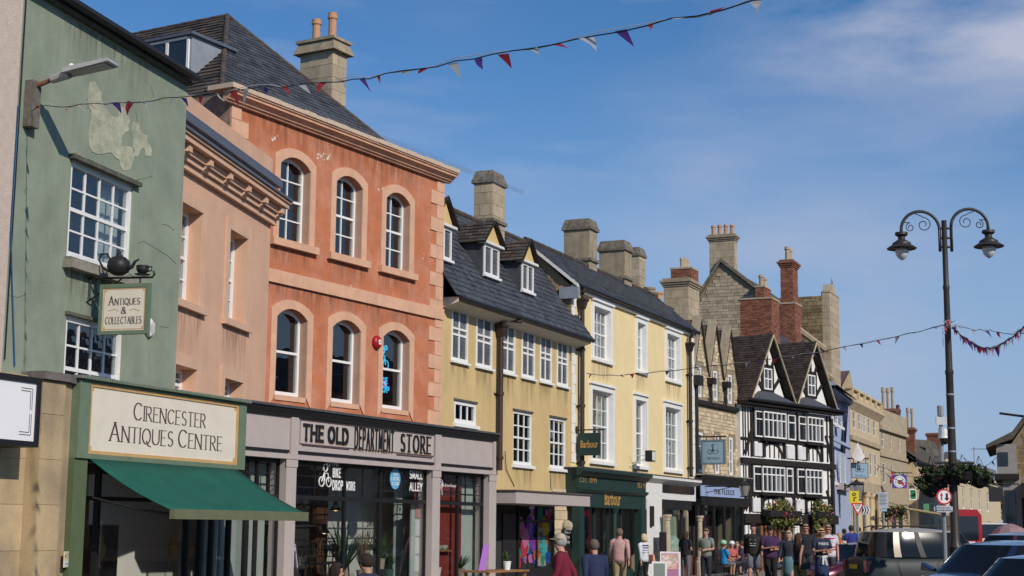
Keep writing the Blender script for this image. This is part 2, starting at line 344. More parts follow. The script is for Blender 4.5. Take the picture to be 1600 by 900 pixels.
# ---------------- lettering ----------------
def _arc(cx, cy, rx, ry, a0, a1, n=10): return [(cx+rx*cos(R(a0+(a1-a0)*i/n)), cy+ry*sin(R(a0+(a1-a0)*i/n))) for i in range(n+1)]
GL = {
 'A': (.74, [[(0,0),(.37,1)],[(.37,1),(.74,0)],[(.14,.36),(.60,.36)]]),
 'B': (.56, [[(0,0),(0,1)],[(0,1)]+_arc(.26,.76,.24,.24,90,-90)+[(0,.52)],_arc(.26,.26,.3,.26,90,-90)+[(0,0)]]),
 'C': (.72, [_arc(.40,.5,.40,.5,45,315,16)]),
 'D': (.70, [[(0,0),(0,1)],[(0,1)]+_arc(.24,.5,.44,.5,90,-90,14)+[(0,0)]]),
 'E': (.50, [[(0,0),(0,1)],[(0,1),(.5,1)],[(0,.52),(.42,.52)],[(0,0),(.5,0)]]),
 'F': (.48, [[(0,0),(0,1)],[(0,1),(.48,1)],[(0,.52),(.40,.52)]]),
 'G': (.74, [_arc(.40,.5,.40,.5,45,330,16)+[(.74,.42)],[(.48,.42),(.78,.42)]]),
 'H': (.68, [[(0,0),(0,1)],[(.68,0),(.68,1)],[(0,.5),(.68,.5)]]),
 'I': (.04, [[(.02,0),(.02,1)]]),
 'J': (.40, [[(.4,1),(.4,.2)]+_arc(.2,.2,.2,.2,0,-150,6)]),
 'K': (.62, [[(0,0),(0,1)],[(0,.45),(.58,1)],[(.2,.58),(.62,0)]]),
 'L': (.48, [[(0,1),(0,0)],[(0,0),(.48,0)]]),
 'M': (.84, [[(0,0),(.06,1)],[(.06,1),(.42,.12)],[(.42,.12),(.78,1)],[(.78,1),(.84,0)]]),
 'N': (.68, [[(0,0),(0,1)],[(0,1),(.68,0)],[(.68,0),(.68,1)]]),
 'O': (.80, [_arc(.40,.5,.40,.5,90,450,22)]),
 'P': (.54, [[(0,0),(0,1)],[(0,1)]+_arc(.27,.74,.27,.26,90,-90)+[(0,.48)]]),
 'Q': (.80, [_arc(.40,.5,.40,.5,90,450,22),[(.42,.2),(.62,-.1),(.88,-.16)]]),
 'R': (.60, [[(0,0),(0,1)],[(0,1)]+_arc(.27,.75,.25,.25,90,-90)+[(0,.5)],[(.22,.5),(.60,0)]]),
 'S': (.50, [_arc(.25,.75,.23,.25,40,270,10)+_arc(.25,.25,.25,.25,90,-145,11)[1:]]),
 'T': (.62, [[(.31,0),(.31,1)],[(0,1),(.62,1)]]),
 'U': (.68, [[(0,1),(0,.3)]+_arc(.34,.32,.34,.32,180,360,10)+[(.68,1)]]),
 'V': (.70, [[(0,1),(.35,0)],[(.35,0),(.7,1)]]),
 'W': (1.0, [[(0,1),(.25,0)],[(.25,0),(.5,.9)],[(.5,.9),(.75,0)],[(.75,0),(1,1)]]),
 'X': (.66, [[(0,0),(.66,1)],[(0,1),(.66,0)]]),
 'Y': (.66, [[(0,1),(.33,.48)],[(.66,1),(.33,.48)],[(.33,.48),(.33,0)]]),
 'Z': (.60, [[(0,1),(.6,1)],[(.6,1),(0,0)],[(0,0),(.6,0)]]),
 '&': (.74, [_arc(.32,.79,.17,.21,-60,240,12)+[(.72,0)],_arc(.28,.26,.28,.28,120,390,12)+[(.66,.5)]]),
 '.': (.05, [[(.02,0),(.04,.04)]]), '-': (.3, [[(0,.45),(.3,.45)]]), "'": (.05, [[(.02,.8),(.02,1)]]),
 '0': (.56, [_arc(.28,.5,.28,.5,90,450,18)]), '1': (.2, [[(0,.8),(.15,1)],[(.15,1),(.15,0)]]),
 '2': (.5, [_arc(.25,.74,.25,.26,160,-30,9)+[(0,0),(.5,0)]]), '4': (.55, [[(.4,0),(.4,1),(0,.3),(.55,.3)]]),
 '8': (.5, [_arc(.25,.76,.21,.24,90,450,14),_arc(.25,.26,.25,.26,90,450,14)]), '9': (.5, [_arc(.25,.7,.25,.3,0,360,14),[(.5,.7),(.4,0)]]),
}
def text_w(t, T, sp): return sum((GL[c][0]+T+sp) if c in GL else .42 for c in t)-sp
def stroke_text(t, h, T=.14, th=.05, serif=0, sp=.14, width=None, small=None):
    """capitals drawn with a broad pen; returns MB in the x-z plane facing -y, centred on the origin. small: height factor of letters that do not start a word"""
    mb = MB(); x = 0; start = True; k = 0
    for ch in t:
        if ch not in GL: x += .42*(small or 1); start = True; continue
        s = 1 if (start or not small) else small; start = False
        w, st = GL[ch]
        for pl in st:
            for i in range(len(pl)-1):
                a, b = pl[i], pl[i+1]; pts = []
                for p in (a, b):
                    for dx in (-T/2, T/2):
                        for dz in (-th/2, th/2): pts.append(Vector(((p[0]+dx), min(1-0, max(-.25, p[1]*(1-th)+th/2+dz)))))
                hull = convex_hull_2d(pts); k += 1
                q = [((x+T/2+pts[j].x*s), -.0004*(k % 9), pts[j].y*s) for j in hull]
                mb.poly(q)
            if serif and ch not in "OCQSG&.-'":
                for p in (pl[0], pl[-1]):
                    if p[1] in (0, 1) and len(pl) <= 3 and abs(pl[0][1]-pl[-1][1]) > .5:
                        z = 0 if p[1] == 0 else (1-th)*s; k += 1
                        mb.poly([((x+T/2+(p[0]-T/2-serif)*s), -.0004*(k%9)-.0005, z), ((x+T/2+(p[0]+T/2+serif)*s), -.0004*(k%9)-.0005, z), ((x+T/2+(p[0]+T/2+serif)*s), -.0004*(k%9)-.0005, z+th*s), ((x+T/2+(p[0]-T/2-serif)*s), -.0004*(k%9)-.0005, z+th*s)])
        x += (w+T+sp)*s
    x -= sp; sx = (width/x) if width else h
    mb.v = [((a-x/2)*sx, b, (c-.5)*h) for a, b, c in mb.v]
    return mb
def font_text(t, h, bold=0, width=None):
    """lower-case sans text through a text curve, turned to a mesh facing -y"""
    cu = bpy.data.curves.new('t', 'FONT'); cu.body = t; cu.align_x = 'CENTER'; cu.align_y = 'CENTER'; cu.size = h; cu.offset = bold; cu.resolution_u = 2
    ob = bpy.data.objects.new('t', cu); COL.objects.link(ob); bpy.context.view_layer.update()
    me = bpy.data.meshes.new_from_object(ob); bpy.data.objects.remove(ob); bpy.data.curves.remove(cu)
    mb = MB(); xs = [v.co.x for v in me.vertices]; w = (max(xs)-min(xs)) if xs else 1; s = width/w if width else 1
    mb.v = [(v.co.x*s, 0, v.co.y) for v in me.vertices]; mb.f = [tuple(p.vertices) for p in me.polygons]; mb.t = [1.0]*len(mb.f)
    bpy.data.meshes.remove(me); return mb
def put(mb, name, m, parent, x, y, z, rot=(0,0,0)): return mb.build(name, m, parent, loc=(x, y, z), rot=rot)

# ---------------- facades ----------------
class Fac:
    """a building standing on a plan line A->B; local x along the wall, local y into the building, z up"""
    def __init__(s, name, A, Bp, label, cat='building', group=None):
        s.A = Vector((A.x, A.y, 0)); d = Vector((Bp.x-A.x, Bp.y-A.y, 0)); s.len = d.length; s.d = d.normalized(); s.nin = Vector((-s.d.y, s.d.x, 0))
        s.root = thing(name, label, cat, s.A, math.atan2(s.d.y, s.d.x), group)
    def loc(s, p): v = Vector(p)-s.A; return Vector((v.dot(s.d), v.dot(s.nin), p[2]))
    def world(s, x, y, z): return s.A + s.d*x + s.nin*y + Vector((0,0,z))
    def q(s, px, py, off=0):
        r = ray(px, py); t = (off-(CP-s.A).dot(s.nin))/r.dot(s.nin); p = CP+r*t; return (p-s.A).dot(s.d), p.z
    def qx(s, px, py, u):
        r = ray(px, py); t = (u-(CP-s.A).dot(s.d))/r.dot(s.d); p = CP+r*t; return (p-s.A).dot(s.nin), p.z
    def rect(s, x0, y0, x1, y1, off=0):
        a = s.q(x0, y0, off); b = s.q(x1, y1, off); return a[0], b[0], b[1], a[1]       # u0,u1,z0,z1
    def wall(s, outer, holes, m, name='wall', reveal=.18, thick=.3, off=0, hm=None):
        bm = bmesh.new(); es = []
        def loop(pts):
            vs = [bm.verts.new((p[0], off, p[1])) for p in pts]
            for i in range(len(vs)): es.append(bm.edges.new((vs[i], vs[(i+1)%len(vs)])))
            return vs
        lo = loop(outer); hl = [loop(h) for h in holes]
        bmesh.ops.triangle_fill(bm, use_beauty=True, edges=es, normal=(0,-1,0))
        bad = []
        def inside(x, z, pts):
            c = False; j = len(pts)-1
            for i in range(len(pts)):
                if (pts[i][1] > z) != (pts[j][1] > z) and x < (pts[j][0]-pts[i][0])*(z-pts[i][1])/(pts[j][1]-pts[i][1])+pts[i][0]: c = not c
                j = i
            return c
        for f in bm.faces:
            c = f.calc_center_median()
            if any(inside(c.x, c.z, h) for h in holes): bad.append(f)
        bmesh.ops.delete(bm, geom=bad, context='FACES_ONLY')
        def skirt(vs, d):
            n = [bm.verts.new((v.co.x, off+d, v.co.z)) for v in vs]
            for i in range(len(vs)): j = (i+1)%len(vs); bm.faces.new((vs[i], vs[j], n[j], n[i]))
        for h in hl: skirt(h, reveal)
        skirt(lo, thick)
        me = bpy.data.meshes.new(name); bm.normal_update(); bm.to_mesh(me); bm.free(); me.materials.append(m)
        if m.name in TINT:
            a = me.attributes.new('tint', 'FLOAT_COLOR', 'CORNER'); a.data.foreach_set('color', [1.0]*4*len(me.loops))
        return link(name, me, s.root)
    def box(s, name, m, *a, **kw): return B(name, m, kw.pop('parent', s.root), *a, **kw)
    def shell(s, u0, u1, depth, ztop, m, floors=(), inner=2.6, im=None, ym=0.3, zb=0):
        """flanks, back and floors, so that nothing shines through"""
        im = im or M['inner']; mb = MB()
        mb.box(u0, u0+.2, ym, depth, zb, ztop); mb.box(u1-.2, u1, ym, depth, zb, ztop); mb.box(u0+.2, u1-.2, depth-.2, depth, 0, ztop); mb.build('flank_wall', m, s.root)
        if inner:
            mb = MB(); mb.box(u0+.2, u1-.2, inner, inner+.1, max(zb, .02), ztop-.02)
            zs = list(floors)
            for z in zs: mb.box(u0+.2, u1-.2, ym+.02, inner, z-.1, z)
            mb.build('inner_wall', im, s.root)
    def window(s, r, cols=2, rows=4, back=.12, fw=.06, bar=.022, m=None, g=None, meet=True, arch=0, sill=False, curtain=None, depth=.05, sw=.12, name='window'):
        m = m or M['white']; g = g or M['glass']; u0, u1, z0, z1 = r; mb = MB(); y = back
        mb.box(u0, u0+fw, y-.02, y+depth+.03, z0, z1); mb.box(u1-fw, u1, y-.02, y+depth+.03, z0, z1)
        mb.box(u0+fw, u1-fw, y-.02, y+depth+.03, z1-fw, z1); mb.box(u0+fw, u1-fw, y-.02, y+depth+.03, z0, z0+fw*1.25)
        a0, a1, b0, b1 = u0+fw, u1-fw, z0+fw*1.25, z1-fw; zm = None
        if meet: zm = b0+(b1-b0)*((rows//2)/rows if rows > 1 else .5); mb.box(a0, a1, y-.01, y+depth, zm-.028, zm+.028)
        xs = [a0+(a1-a0)*i/cols for i in range(cols+1)]; zs = [b0+(b1-b0)*i/rows for i in range(rows+1)]
        for x in xs[1:-1]: mb.box(x-bar/2, x+bar/2, y, y+depth*.8, b0+.001, b1-.001)
        for z in zs[1:-1]:
            if zm is None or abs(z-zm) > .02: mb.box(a0+.001, a1-.001, y+.002, y+depth*.75, z-bar/2, z+bar/2)
        if arch:
            n = 8; w = u1-u0; rad = (w*w/4+arch*arch)/(2*arch); cx, cz = (u0+u1)/2, z1-rad
            for i in range(n):
                xa, xb = u0+w*i/n, u0+w*(i+1)/n; za = cz+math.sqrt(max(rad*rad-(xa-cx)**2, 0)); zb = cz+math.sqrt(max(rad*rad-(xb-cx)**2, 0))
                mb.hexa([(xa,y-.03,za-.09),(xb,y-.03,zb-.09),(xb,y-.022,zb-.09),(xa,y-.022,za-.09),(xa,y-.03,za+.02),(xb,y-.03,zb+.02),(xb,y-.022,zb+.02),(xa,y-.022,za+.02)])
        w = mb.build(name, m, s.root)
        for i in range(cols):
            for j in range(rows): pane(w, xs[i]+.001, xs[i+1]-.001, y+depth*.4, zs[j]+.001, zs[j+1]-.001, g)
        if sill: B('sill', sill if not isinstance(sill, bool) else m, w, u0-sw*.6, u1+sw*.6, -.09, back-.021, z0-.09, z0-.001)
        if curtain:
            f0, f1, mm = curtain; cb = MB(); n = 14; x0_ = u0+(u1-u0)*f0; x1_ = u0+(u1-u0)*f1
            for i in range(n):
                xa, xb = x0_+(x1_-x0_)*i/n, x0_+(x1_-x0_)*(i+1)/n; ya, yb = y+.2+.03*(i%2), y+.2+.03*((i+1)%2)
                cb.quad((xa,ya,z0),(xb,yb,z0),(xb,yb,z1),(xa,ya,z1))
            cb.build('curtain', mm, w)
        return w
def rp(r, arch=0, n=8):
    u0, u1, z0, z1 = r
    if not arch: return [(u0,z0),(u1,z0),(u1,z1),(u0,z1)]
    w = u1-u0; rad = (w*w/4+arch*arch)/(2*arch); cx, cz = (u0+u1)/2, z1-rad
    return [(u0,z0),(u1,z0)]+[(u1-w*i/n, cz+math.sqrt(max(rad*rad-(u1-w*i/n-cx)**2, 0))) for i in range(n+1)]
def grow(r, a, b=None, c=None, d=None):
    b = a if b is None else b; c = a if c is None else c; d = a if d is None else d
    return (r[0]-a, r[1]+b, r[2]-c, r[3]+d)
def strip_arch(r_out, arch_o, r_in, arch_i, y0, y1, n=8):
    """raised window surround with an arched head (open at the sill)"""
    mb = MB()
    def prof(r, a):
        u0, u1, z0, z1 = r; w = u1-u0
        if a: rad = (w*w/4+a*a)/(2*a); cx, cz = (u0+u1)/2, z1-rad; top = [(u0+w*i/n, cz+math.sqrt(max(rad*rad-(u0+w*i/n-cx)**2, 0))) for i in range(n+1)]
        else: top = [(u0+w*i/n, z1) for i in range(n+1)]
        return [(u0, z0)]+top+[(u1, z0)]
    o, i_ = prof(r_out, arch_o), prof(r_in, arch_i)
    for k in range(len(o)-1):
        a, b, c, d = o[k], o[k+1], i_[k+1], i_[k]
        mb.hexa([(a[0],y0,a[1]),(b[0],y0,b[1]),(c[0],y0,c[1]),(d[0],y0,d[1]),(a[0],y1,a[1]),(b[0],y1,b[1]),(c[0],y1,c[1]),(d[0],y1,d[1])])
    return mb
def chimney(f, cpx, tpy, bpy_, lpx, rpx, off, m=None, kind='render', pots=0, potm=None, cap='heavy', band=True, zdown=2.0, name='chimney', poth=.55):
    u0, z1 = f.q(cpx, tpy, off); _, z0 = f.q(cpx, bpy_, off); u1, _ = f.q(rpx, tpy, off); y1, _ = f.qx(lpx, tpy, u0)
    if y1 < off: y1 = off+.5
    z0 -= zdown; m = m or M['chimrender']; mb = MB(); o = None
    H = z1-z0; w, d = u1-u0, y1-off
    mb.box(u0, u1, off, y1, z0, z1-.01)
    ch = mb.build(name, M['mortard'] if kind == 'brick' else m, f.root)
    if kind == 'brick':
        a = MB()
        for (oo, ux, ww) in (((u0,off,z0),(1,0,0),w),((u0,y1,z0),(0,-1,0),d),((u1,off,z0),(0,1,0),d)): blocks(ch,'b',oo,ux,(0,0,1),ww,H,.235,.08,m,add=a,proud=.01,gap=.006,jit=.05,tv=.35)
        a.build('brick_courses', m, ch, kind='stuff')
    elif kind == 'ashlar':
        for (oo, ux, ww) in (((u0,off,z0),(1,0,0),w),((u0,y1,z0),(0,-1,0),d)):
            a = MB(); blocks(ch,'b',oo,ux,(0,0,1),ww,H,max(.45, ww*.55),.36,m,add=a,proud=.012,gap=.006,jit=.1,tv=.12)
            a.build('ashlar_courses', m, ch, kind='stuff')
    cb = MB(); g = .07
    if cap == 'bare':
        cb.box(u0-.04, u1+.04, off-.04, y1+.04, z1-.01, z1+.07); ztop = z1+.07; cm = M['limestone']
    elif cap == 'heavy':
        h = min(.30, H*.14)
        cb.box(u0-g, u1+g, off-g, y1+g, z1-.01, z1+.09)
        cb.hexa([(u0-g*.8,off-g*.8,z1+.09),(u1+g*.8,off-g*.8,z1+.09),(u1+g*.8,y1+g*.8,z1+.09),(u0-g*.8,y1+g*.8,z1+.09),(u0+g*.5,off+g*.5,z1+.09+h),(u1-g*.5,off+g*.5,z1+.09+h),(u1-g*.5,y1-g*.5,z1+.09+h),(u0+g*.5,y1-g*.5,z1+.09+h)])
        ztop = z1+.09+h; cm = M['chimcap']
    elif cap == 'flare':
        h = .32
        cb.hexa([(u0-.16,off-.16,z1),(u1+.16,off-.16,z1),(u1+.16,y1+.16,z1),(u0-.16,y1+.16,z1),(u0-.04,off-.04,z1+h),(u1+.04,off-.04,z1+h),(u1+.04,y1+.04,z1+h),(u0-.04,y1+.04,z1+h)])
        cb.box(u0-.11,u1+.11,off-.11,y1+.11,z1+h,z1+h+.08); ztop = z1+h+.08; cm = M['chimrender']
    else:
        for k in range(3): e = .05+.05*k; cb.box(u0-e, u1+e, off-e, y1+e, z1-.01+.09*k, z1-.01+.09*(k+1)-.002)
        e = .05; cb.box(u0-e, u1+e, off-e, y1+e, z1+.26, z1+.36); ztop = z1+.36; cm = m if kind == 'brick' else M['chimrender']
    cb.build('chimney_cap', cm, ch)
    if band:
        zb = z0+zdown+.12 if band is True else band
        MB().box(u0-.07, u1+.07, off-.07, y1+.07, zb, zb+.1).build('base_band', M['chimcap'] if kind != 'brick' else M['limestone'], ch)
    for k in range(pots):
        t = (k+.5)/pots; px_, py_ = (u0+u1)/2, off+d*(1-t)
        if w > d: px_, py_ = u0+w*t, (off+y1)/2
        r_ = min(.13, .36*max(w, d)/max(pots, 1)); h_ = poth*random.uniform(.9, 1.1)
        pb = MB().lathe([(r_*.95,0),(r_*.9,h_*.2),(r_*.85,h_*.75),(r_*1.12,h_*.8),(r_*1.12,h_*.88),(r_*.98,h_*.9),(r_*1.0,h_),(r_*.7,h_),(r_*.68,h_*.8)], 12, (px_, py_, ztop-.01))
        pb.build('chimney_pot', potm or M['pot'], ch, smooth=False)
    return ch
def arcpts(c, r, a0, a1, n, f): return [f(c[0]+r*cos(R(a0+(a1-a0)*i/n)), c[1]+r*sin(R(a0+(a1-a0)*i/n))) for i in range(n+1)]
def pipe(f, px, y0p, y1p, off=-.12, r=.055, m=None, hopper=True, top=None, name='downpipe'):
    u, z1 = f.q(px, y0p, off); _, z0 = f.q(px, y1p, off); mb = MB(); z0 = max(z0, .02)
    pts = [(u, off, z0), (u, off, z1)]
    mb.tube(pts, r, 10)
    z = z0+.3
    while z < z1-.3: mb.tube([(u,off,z),(u,off,z+.09)], r*1.35, 10); mb.box(u-r*2.0,u+r*2.0,off+r,-.001,z+.02,z+.06); z += 1.8
    o = mb.build(name, m or M['brownpipe'], f.root)
    if hopper:
        h = MB(); h.hexa([(u-.09,off-.08,z1-.1),(u+.09,off-.08,z1-.1),(u+.09,off+.08,z1-.1),(u-.09,off+.08,z1-.1),(u-.17,off-.13,z1+.16),(u+.17,off-.13,z1+.16),(u+.17,off+.1,z1+.16),(u-.17,off+.1,z1+.16)])
        h.box(u-.2,u+.2,off-.16,off+.11,z1+.16,z1+.24); h.build('rainwater_hopper', m or M['brownpipe'], o)
        if top: MB().tube([(u,off,z1+.2),(u,off,z1+.42),(top[0],top[1],top[2]-.12),(top[0],top[1],top[2])], r*.85, 8).build('swan_neck', m or M['brownpipe'], o)
    return o
# =====================================================================================
# GROUND
# =====================================================================================
asph = mat('asphalt', (.055,.052,.050), .9, .2, 1.2, .5, fine=60, stain=.25, staincol=(.03,.03,.03))
paving = mat('paving_stone', (.26,.225,.185), .9, .15, 1.5, .3, stain=.25, staincol=(.12,.1,.085))
kerbm = mat('kerb_stone', (.30,.27,.23), .9, .15, 3, .3)
g = MB(); g.quad((-1500,-400,-.20),(1500,-400,-.20),(1500,3000,-.20),(-1500,3000,-.20)); g.build('ground', mat('far_ground', (.10,.12,.05), .95, .3, .05, 0), None, kind='structure')
rd = MB(); rd.quad((-3,-40,-.12),(60,-40,-.12),(60,190,-.12),(-3,190,-.12)); rd.build('road', asph, None, kind='structure')
# =====================================================================================
# GREEN HOUSE
# =====================================================================================
G = Fac('green_house', P(80,0,9.2), P(290,127,9.2), 'sage green rendered house with a peeling patch, leftmost of the coloured houses', 'house')
uL = G.q(13,300)[0]; uR = G.q(283,365)[0]; zt = 9.2
w1 = G.rect(112,249,203,409); w1 = (w1[0], w1[1], G.q(106,402)[1], w1[3])
w2 = G.rect(104,492,189,600); w2 = (w2[0]+.0, w2[1], w2[3]-1.55, w2[3])
G.wall([(uL,3.0),(uR,3.0),(uR,zt),(uL,zt)], [rp(w1), rp(w2)], M['green'], reveal=.16, thick=.3)
G.shell(uL, uR, 8, 9.1, M['green'], (3.6, 6.2), im=M['innerdark'], zb=3.0)
G.window(w1, 4, 4, back=.05, fw=.085, bar=.028, curtain=(.66, 1, M['curtain']))
G.window(w2, 4, 4, back=.05, fw=.085, bar=.028)
lst = mat('dark_weathered_lintel', (.10,.10,.08), .9, .3, 6, .4)
G.box('lintel', lst, w1[0]-.08, w1[1]+.1, -.10, -.001, w1[3], w1[3]+.07)
G.box('lintel', lst, w2[0]-.05, w2[1]+.05, -.06, -.001, w2[3], w2[3]+.05)
G.box('window_sill', mat('grey_sill', (.27,.25,.20), .9, .25, 6, .3, stain=.4), w1[0]-.1, w1[1]+.12, -.16, -.001, w1[2]-.17, w1[2]-.03)
G.box('sill_bed', lst, w1[0]-.05, w1[1]+.05, -.1, .1, w1[2]-.03, w1[2]-.001)
streaks(G, w1[0]-.12, w1[1]+.14, w1[2]-.17, 1.3); streaks(G, uL+1.1, uR-1.3, zt-.1, .8); streaks(G, w2[0]-.1, w2[1]+.4, w2[3]+.9, .8)
# roof slope rising away from the street, verge board, gutter
rf = MB(); rf.hexa([(uL-.2,-.22,zt+.02),(uR+.08,-.22,zt+.02),(uR+.08,5,zt+.62),(uL-.2,5,zt+.62),(uL-.2,-.22,zt+.075),(uR+.08,-.22,zt+.075),(uR+.08,5,zt+.68),(uL-.2,5,zt+.68)])
rf.build('roof', M['slate'], G.root)
G.box('gutter', M['iron'], uL-.2, uR+.10, -.27, -.225, zt+.02, zt+.08)
G.box('bed_moulding', lst, uL, uR+.02, -.09, -.001, zt-.06, zt-.001)
# bare plaster where paint has peeled
for pts in ([(420,385),(445,380),(475,430),(478,470),(500,505),(520,540),(555,545),(565,500),(590,500),(608,560),(605,610),(570,640),(565,680),(600,680),(625,690),(628,730),(610,790),(575,800),(560,750),(520,715),(480,722),(430,710),(415,660),(418,600),(425,520),(412,450)],
            [(625,570),(650,575),(665,620),(690,630),(690,660),(710,700),(705,735),(680,730),(668,690),(650,725),(632,735),(625,650)], [(330,712),(370,720),(420,745),(440,758),(380,750),(335,725)]):
    q = []
    for i, (a, b) in enumerate(pts):
        q.append((a, b)); a2, b2 = pts[(i+1)%len(pts)]
        dx, dy = a2-a, b2-b; k = random.uniform(-.14, .14); q.append(((a+a2)/2-dy*k, (b+b2)/2+dx*k))
    uv = [G.q(a/3, b/3) for a, b in q]
    bm = bmesh.new(); vs = [bm.verts.new((u, -.004, z)) for u, z in uv]; es = [bm.edges.new((vs[i], vs[(i+1)%len(vs)])) for i in range(len(vs))]
    bmesh.ops.triangle_fill(bm, use_beauty=True, edges=es, normal=(0,-1,0))
    n = [bm.verts.new((v.co.x, -.0005, v.co.z)) for v in vs]
    for i in range(len(vs)): j = (i+1)%len(vs); bm.faces.new((vs[i], vs[j], n[j], n[i]))
    me = bpy.data.meshes.new('peeled_patch'); bm.to_mesh(me); bm.free(); me.materials.append(M['peel']); pp_ = link('peeled_patch', me, G.root)
    MB().tube([(u, -.003, z) for u, z in uv+uv[:1]], .006, 4, cap=False).build('paint_edge', mat('paint_edge', (.30,.33,.25), .9, .2), pp_)
# cracks in the render: hairline raised edges
cr = MB()
for pts in ([(135,155),(138,158),(136,170)],[(253,350),(262,352),(272,360)],[(215,380),(225,377),(238,385),(262,400),(275,412)],[(212,175),(215,190)],[(210,282),(225,279),(238,275)],[(0+15,462),(28,465),(42,459)],[(250,510),(262,512)],[(236,135),(240,150)]):
    cr.tube([(G.q(a,b)[0], -.001, G.q(a,b)[1]) for a, b in pts], .0045, 4)
cr.build('render_crack', lst, G.root, kind='stuff')
cb = MB(); a = G.q(26,165); b = G.q(21,572); cb.tube([(a[0],-.03,a[1]),(a[0]+.01,-.02,(a[1]+b[1])/2),(b[0],-.02,b[1])], .012, 6)
cb.build('cable', mat('blue_cable', (.03,.10,.20), .5, 0), G.root)
MB().tube([(uL+.12,-.02,3.9),(uL+.12,-.02,9.15)], .01, 5).build('cable', M['iron'], G.root)
# timber post with street lamp on the wall
lu, lz0 = G.q(41,200); _, lz1 = G.q(41,126)
lt = thing('wall_street_lamp', 'grey flat street lamp head on a bracket arm high on the green wall', 'street lamp', G.world(lu, 0, lz0), G.root.rotation_euler.z)
MB().box(-.1, .1, -.14, -.001, 0, lz1-lz0).build('timber_post', mat('grey_timber', (.15,.13,.11), .9, .3, 8, .5), lt)
h = lz1-lz0
MB().tube([(0,-.14,h-.06),(0,-.40,h+.02)], .035, 8).build('arm', mat('rusty_steel', (.22,.09,.05), .8, .3, 9, .3), lt)
hd = MB(); hd.tube([(0,-.36,h+.01),(0,-.62,h+.09)], [.06,.085], 10)
hd.hexa([(-.13,-.58,h+.06),(.13,-.58,h+.06),(.16,-1.32,h+.17),(-.16,-1.32,h+.17),(-.09,-.58,h+.15),(.09,-.58,h+.15),(.12,-1.28,h+.23),(-.12,-1.28,h+.23)][::1])
hd.build('lamp_head', mat('grey_lamp_metal', (.34,.35,.34), .5, .1, 6, .05), lt)
MB().hexa([(-.11,-.72,h+.065),(.11,-.72,h+.065),(.13,-1.25,h+.145),(-.13,-1.25,h+.145),(-.11,-.72,h+.10),(.11,-.72,h+.10),(.13,-1.25,h+.18),(-.13,-1.25,h+.18)]).build('lamp_glass', mat('lamp_lens', (.22,.23,.22), .2, .1), lt)
MB().lathe([(.04,0),(.04,.05),(.02,.07)], 10, (0,-.66,h+.15)).build('sensor_cap', M['white'], lt)
# hanging sign with teapot and cup
su, sz = G.q(137,435); e = .95
hs = thing('hanging_shop_sign', 'cream ANTIQUES & COLLECTABLES board hanging under an iron teapot and cup', 'sign', G.world(su, 0, sz), G.root.rotation_euler.z)
# board stands out from the wall, turned towards the street
def sgq(px, py, u): return G.qx(px, py, u)
ub = su+.02
ytip, _ = G.qx(240,440,ub)
# bracket
br = MB(); br.tube([(0,0,0),(0,ytip*.99,-.02),(0,ytip*1.02,.03),(0,ytip*1.0,.07)], .018, 6); br.tube([(0,0,-.36),(0,ytip*.52,-.03)], .014, 6); br.tube([(0,-.05,-.35),(.0,-.05,.02)], .012, 6)
br.build('bracket', M['iron'], hs)
c1 = G.qx(164,451,ub); c2 = G.qx(231,459,ub); c3 = G.qx(218,527,ub); c4 = G.qx(151,518,ub)
y0, y1 = c1[0], c2[0]; zb1 = c1[1]-sz; zb0 = zb1-(abs(c2[1]-c3[1])+abs(c1[1]-c4[1]))/2
sb = MB(); sb.box(-.02,.02,y1,y0,zb0,zb1); sb.build('sign_board', M['signcream'], hs)
fr = MB(); t = .055
fr.box(-.035,.035,y1-t,y1,zb0-t,zb1+t); fr.box(-.035,.035,y0,y0+t,zb0-t,zb1+t); fr.box(-.035,.035,y1,y0,zb1,zb1+t); fr.box(-.035,.035,y1,y0,zb0-t,zb0)
fr.build('sign_frame', M['sigreen'], hs)
gf = MB(); t = .012
for a, b, c, d in ((y1+.015,y0-.015,zb1-.027,zb1-.015),(y1+.015,y0-.015,zb0+.015,zb0+.027),(y1+.015,y1+.027,zb0+.027,zb1-.027),(y0-.027,y0-.015,zb0+.027,zb1-.027)): gf.box(-.023,-.02,a,b,c,d)
for yy in (y1+.027, y0-.057):
    for zz in (zb0+.027, zb1-.057): gf.box(-.0225,-.02,yy,yy+.03,zz,zz+.03)
gf.build('gilt_border', M['gold'], hs)
rz = (0,0,-pi/2); wb = y0-y1; hb = zb1-zb0
for tx, hh, zz, ww, sm in (('ANTIQUES', .13, .70, .72, .74), ('&', .10, .47, None, None), ('COLLECTABLES', .105, .24, .84, None)):
    put(stroke_text(tx, hh, .13, .05, .07, .13, width=wb*ww if ww else None, small=sm), 'lettering', M['letter'], hs, -.026, (y0+y1)/2, zb0+hb*zz, rz)
MB().tube([(-.0225,y0-wb*.14,zb0+hb*.47),(-.0225,y0-wb*.3,zb0+hb*.50),(-.0225,y0-wb*.38,zb0+hb*.46)], .004, 4).tube([(-.0225,y0-wb*.62,zb0+hb*.46),(-.0225,y0-wb*.72,zb0+hb*.50),(-.0225,y0-wb*.86,zb0+hb*.45)], .004, 4).build('flourish', M['gold'], hs)
for yy in (y0-wb*.18, y1+wb*.18): MB().tube([(0,yy,-.03),(0.01,yy,zb1*.5),(0,yy,zb1+.05)], .012, 5).build('hanger', M['iron'], hs)
ty, tz = G.qx(186,428,ub); tp = MB(); tz = .03
tp.lathe([(.07,0),(.15,.05),(.175,.13),(.16,.21),(.10,.27),(.05,.285),(.055,.30),(.03,.315),(.03,.34),(.012,.36)], 16, (0,ty,tz))
tp.tube([(0,ty-.13,tz+.09),(0,ty-.22,tz+.12),(0,ty-.27,tz+.2),(0,ty-.33,tz+.23)], [.04,.03,.02,.018], 8)
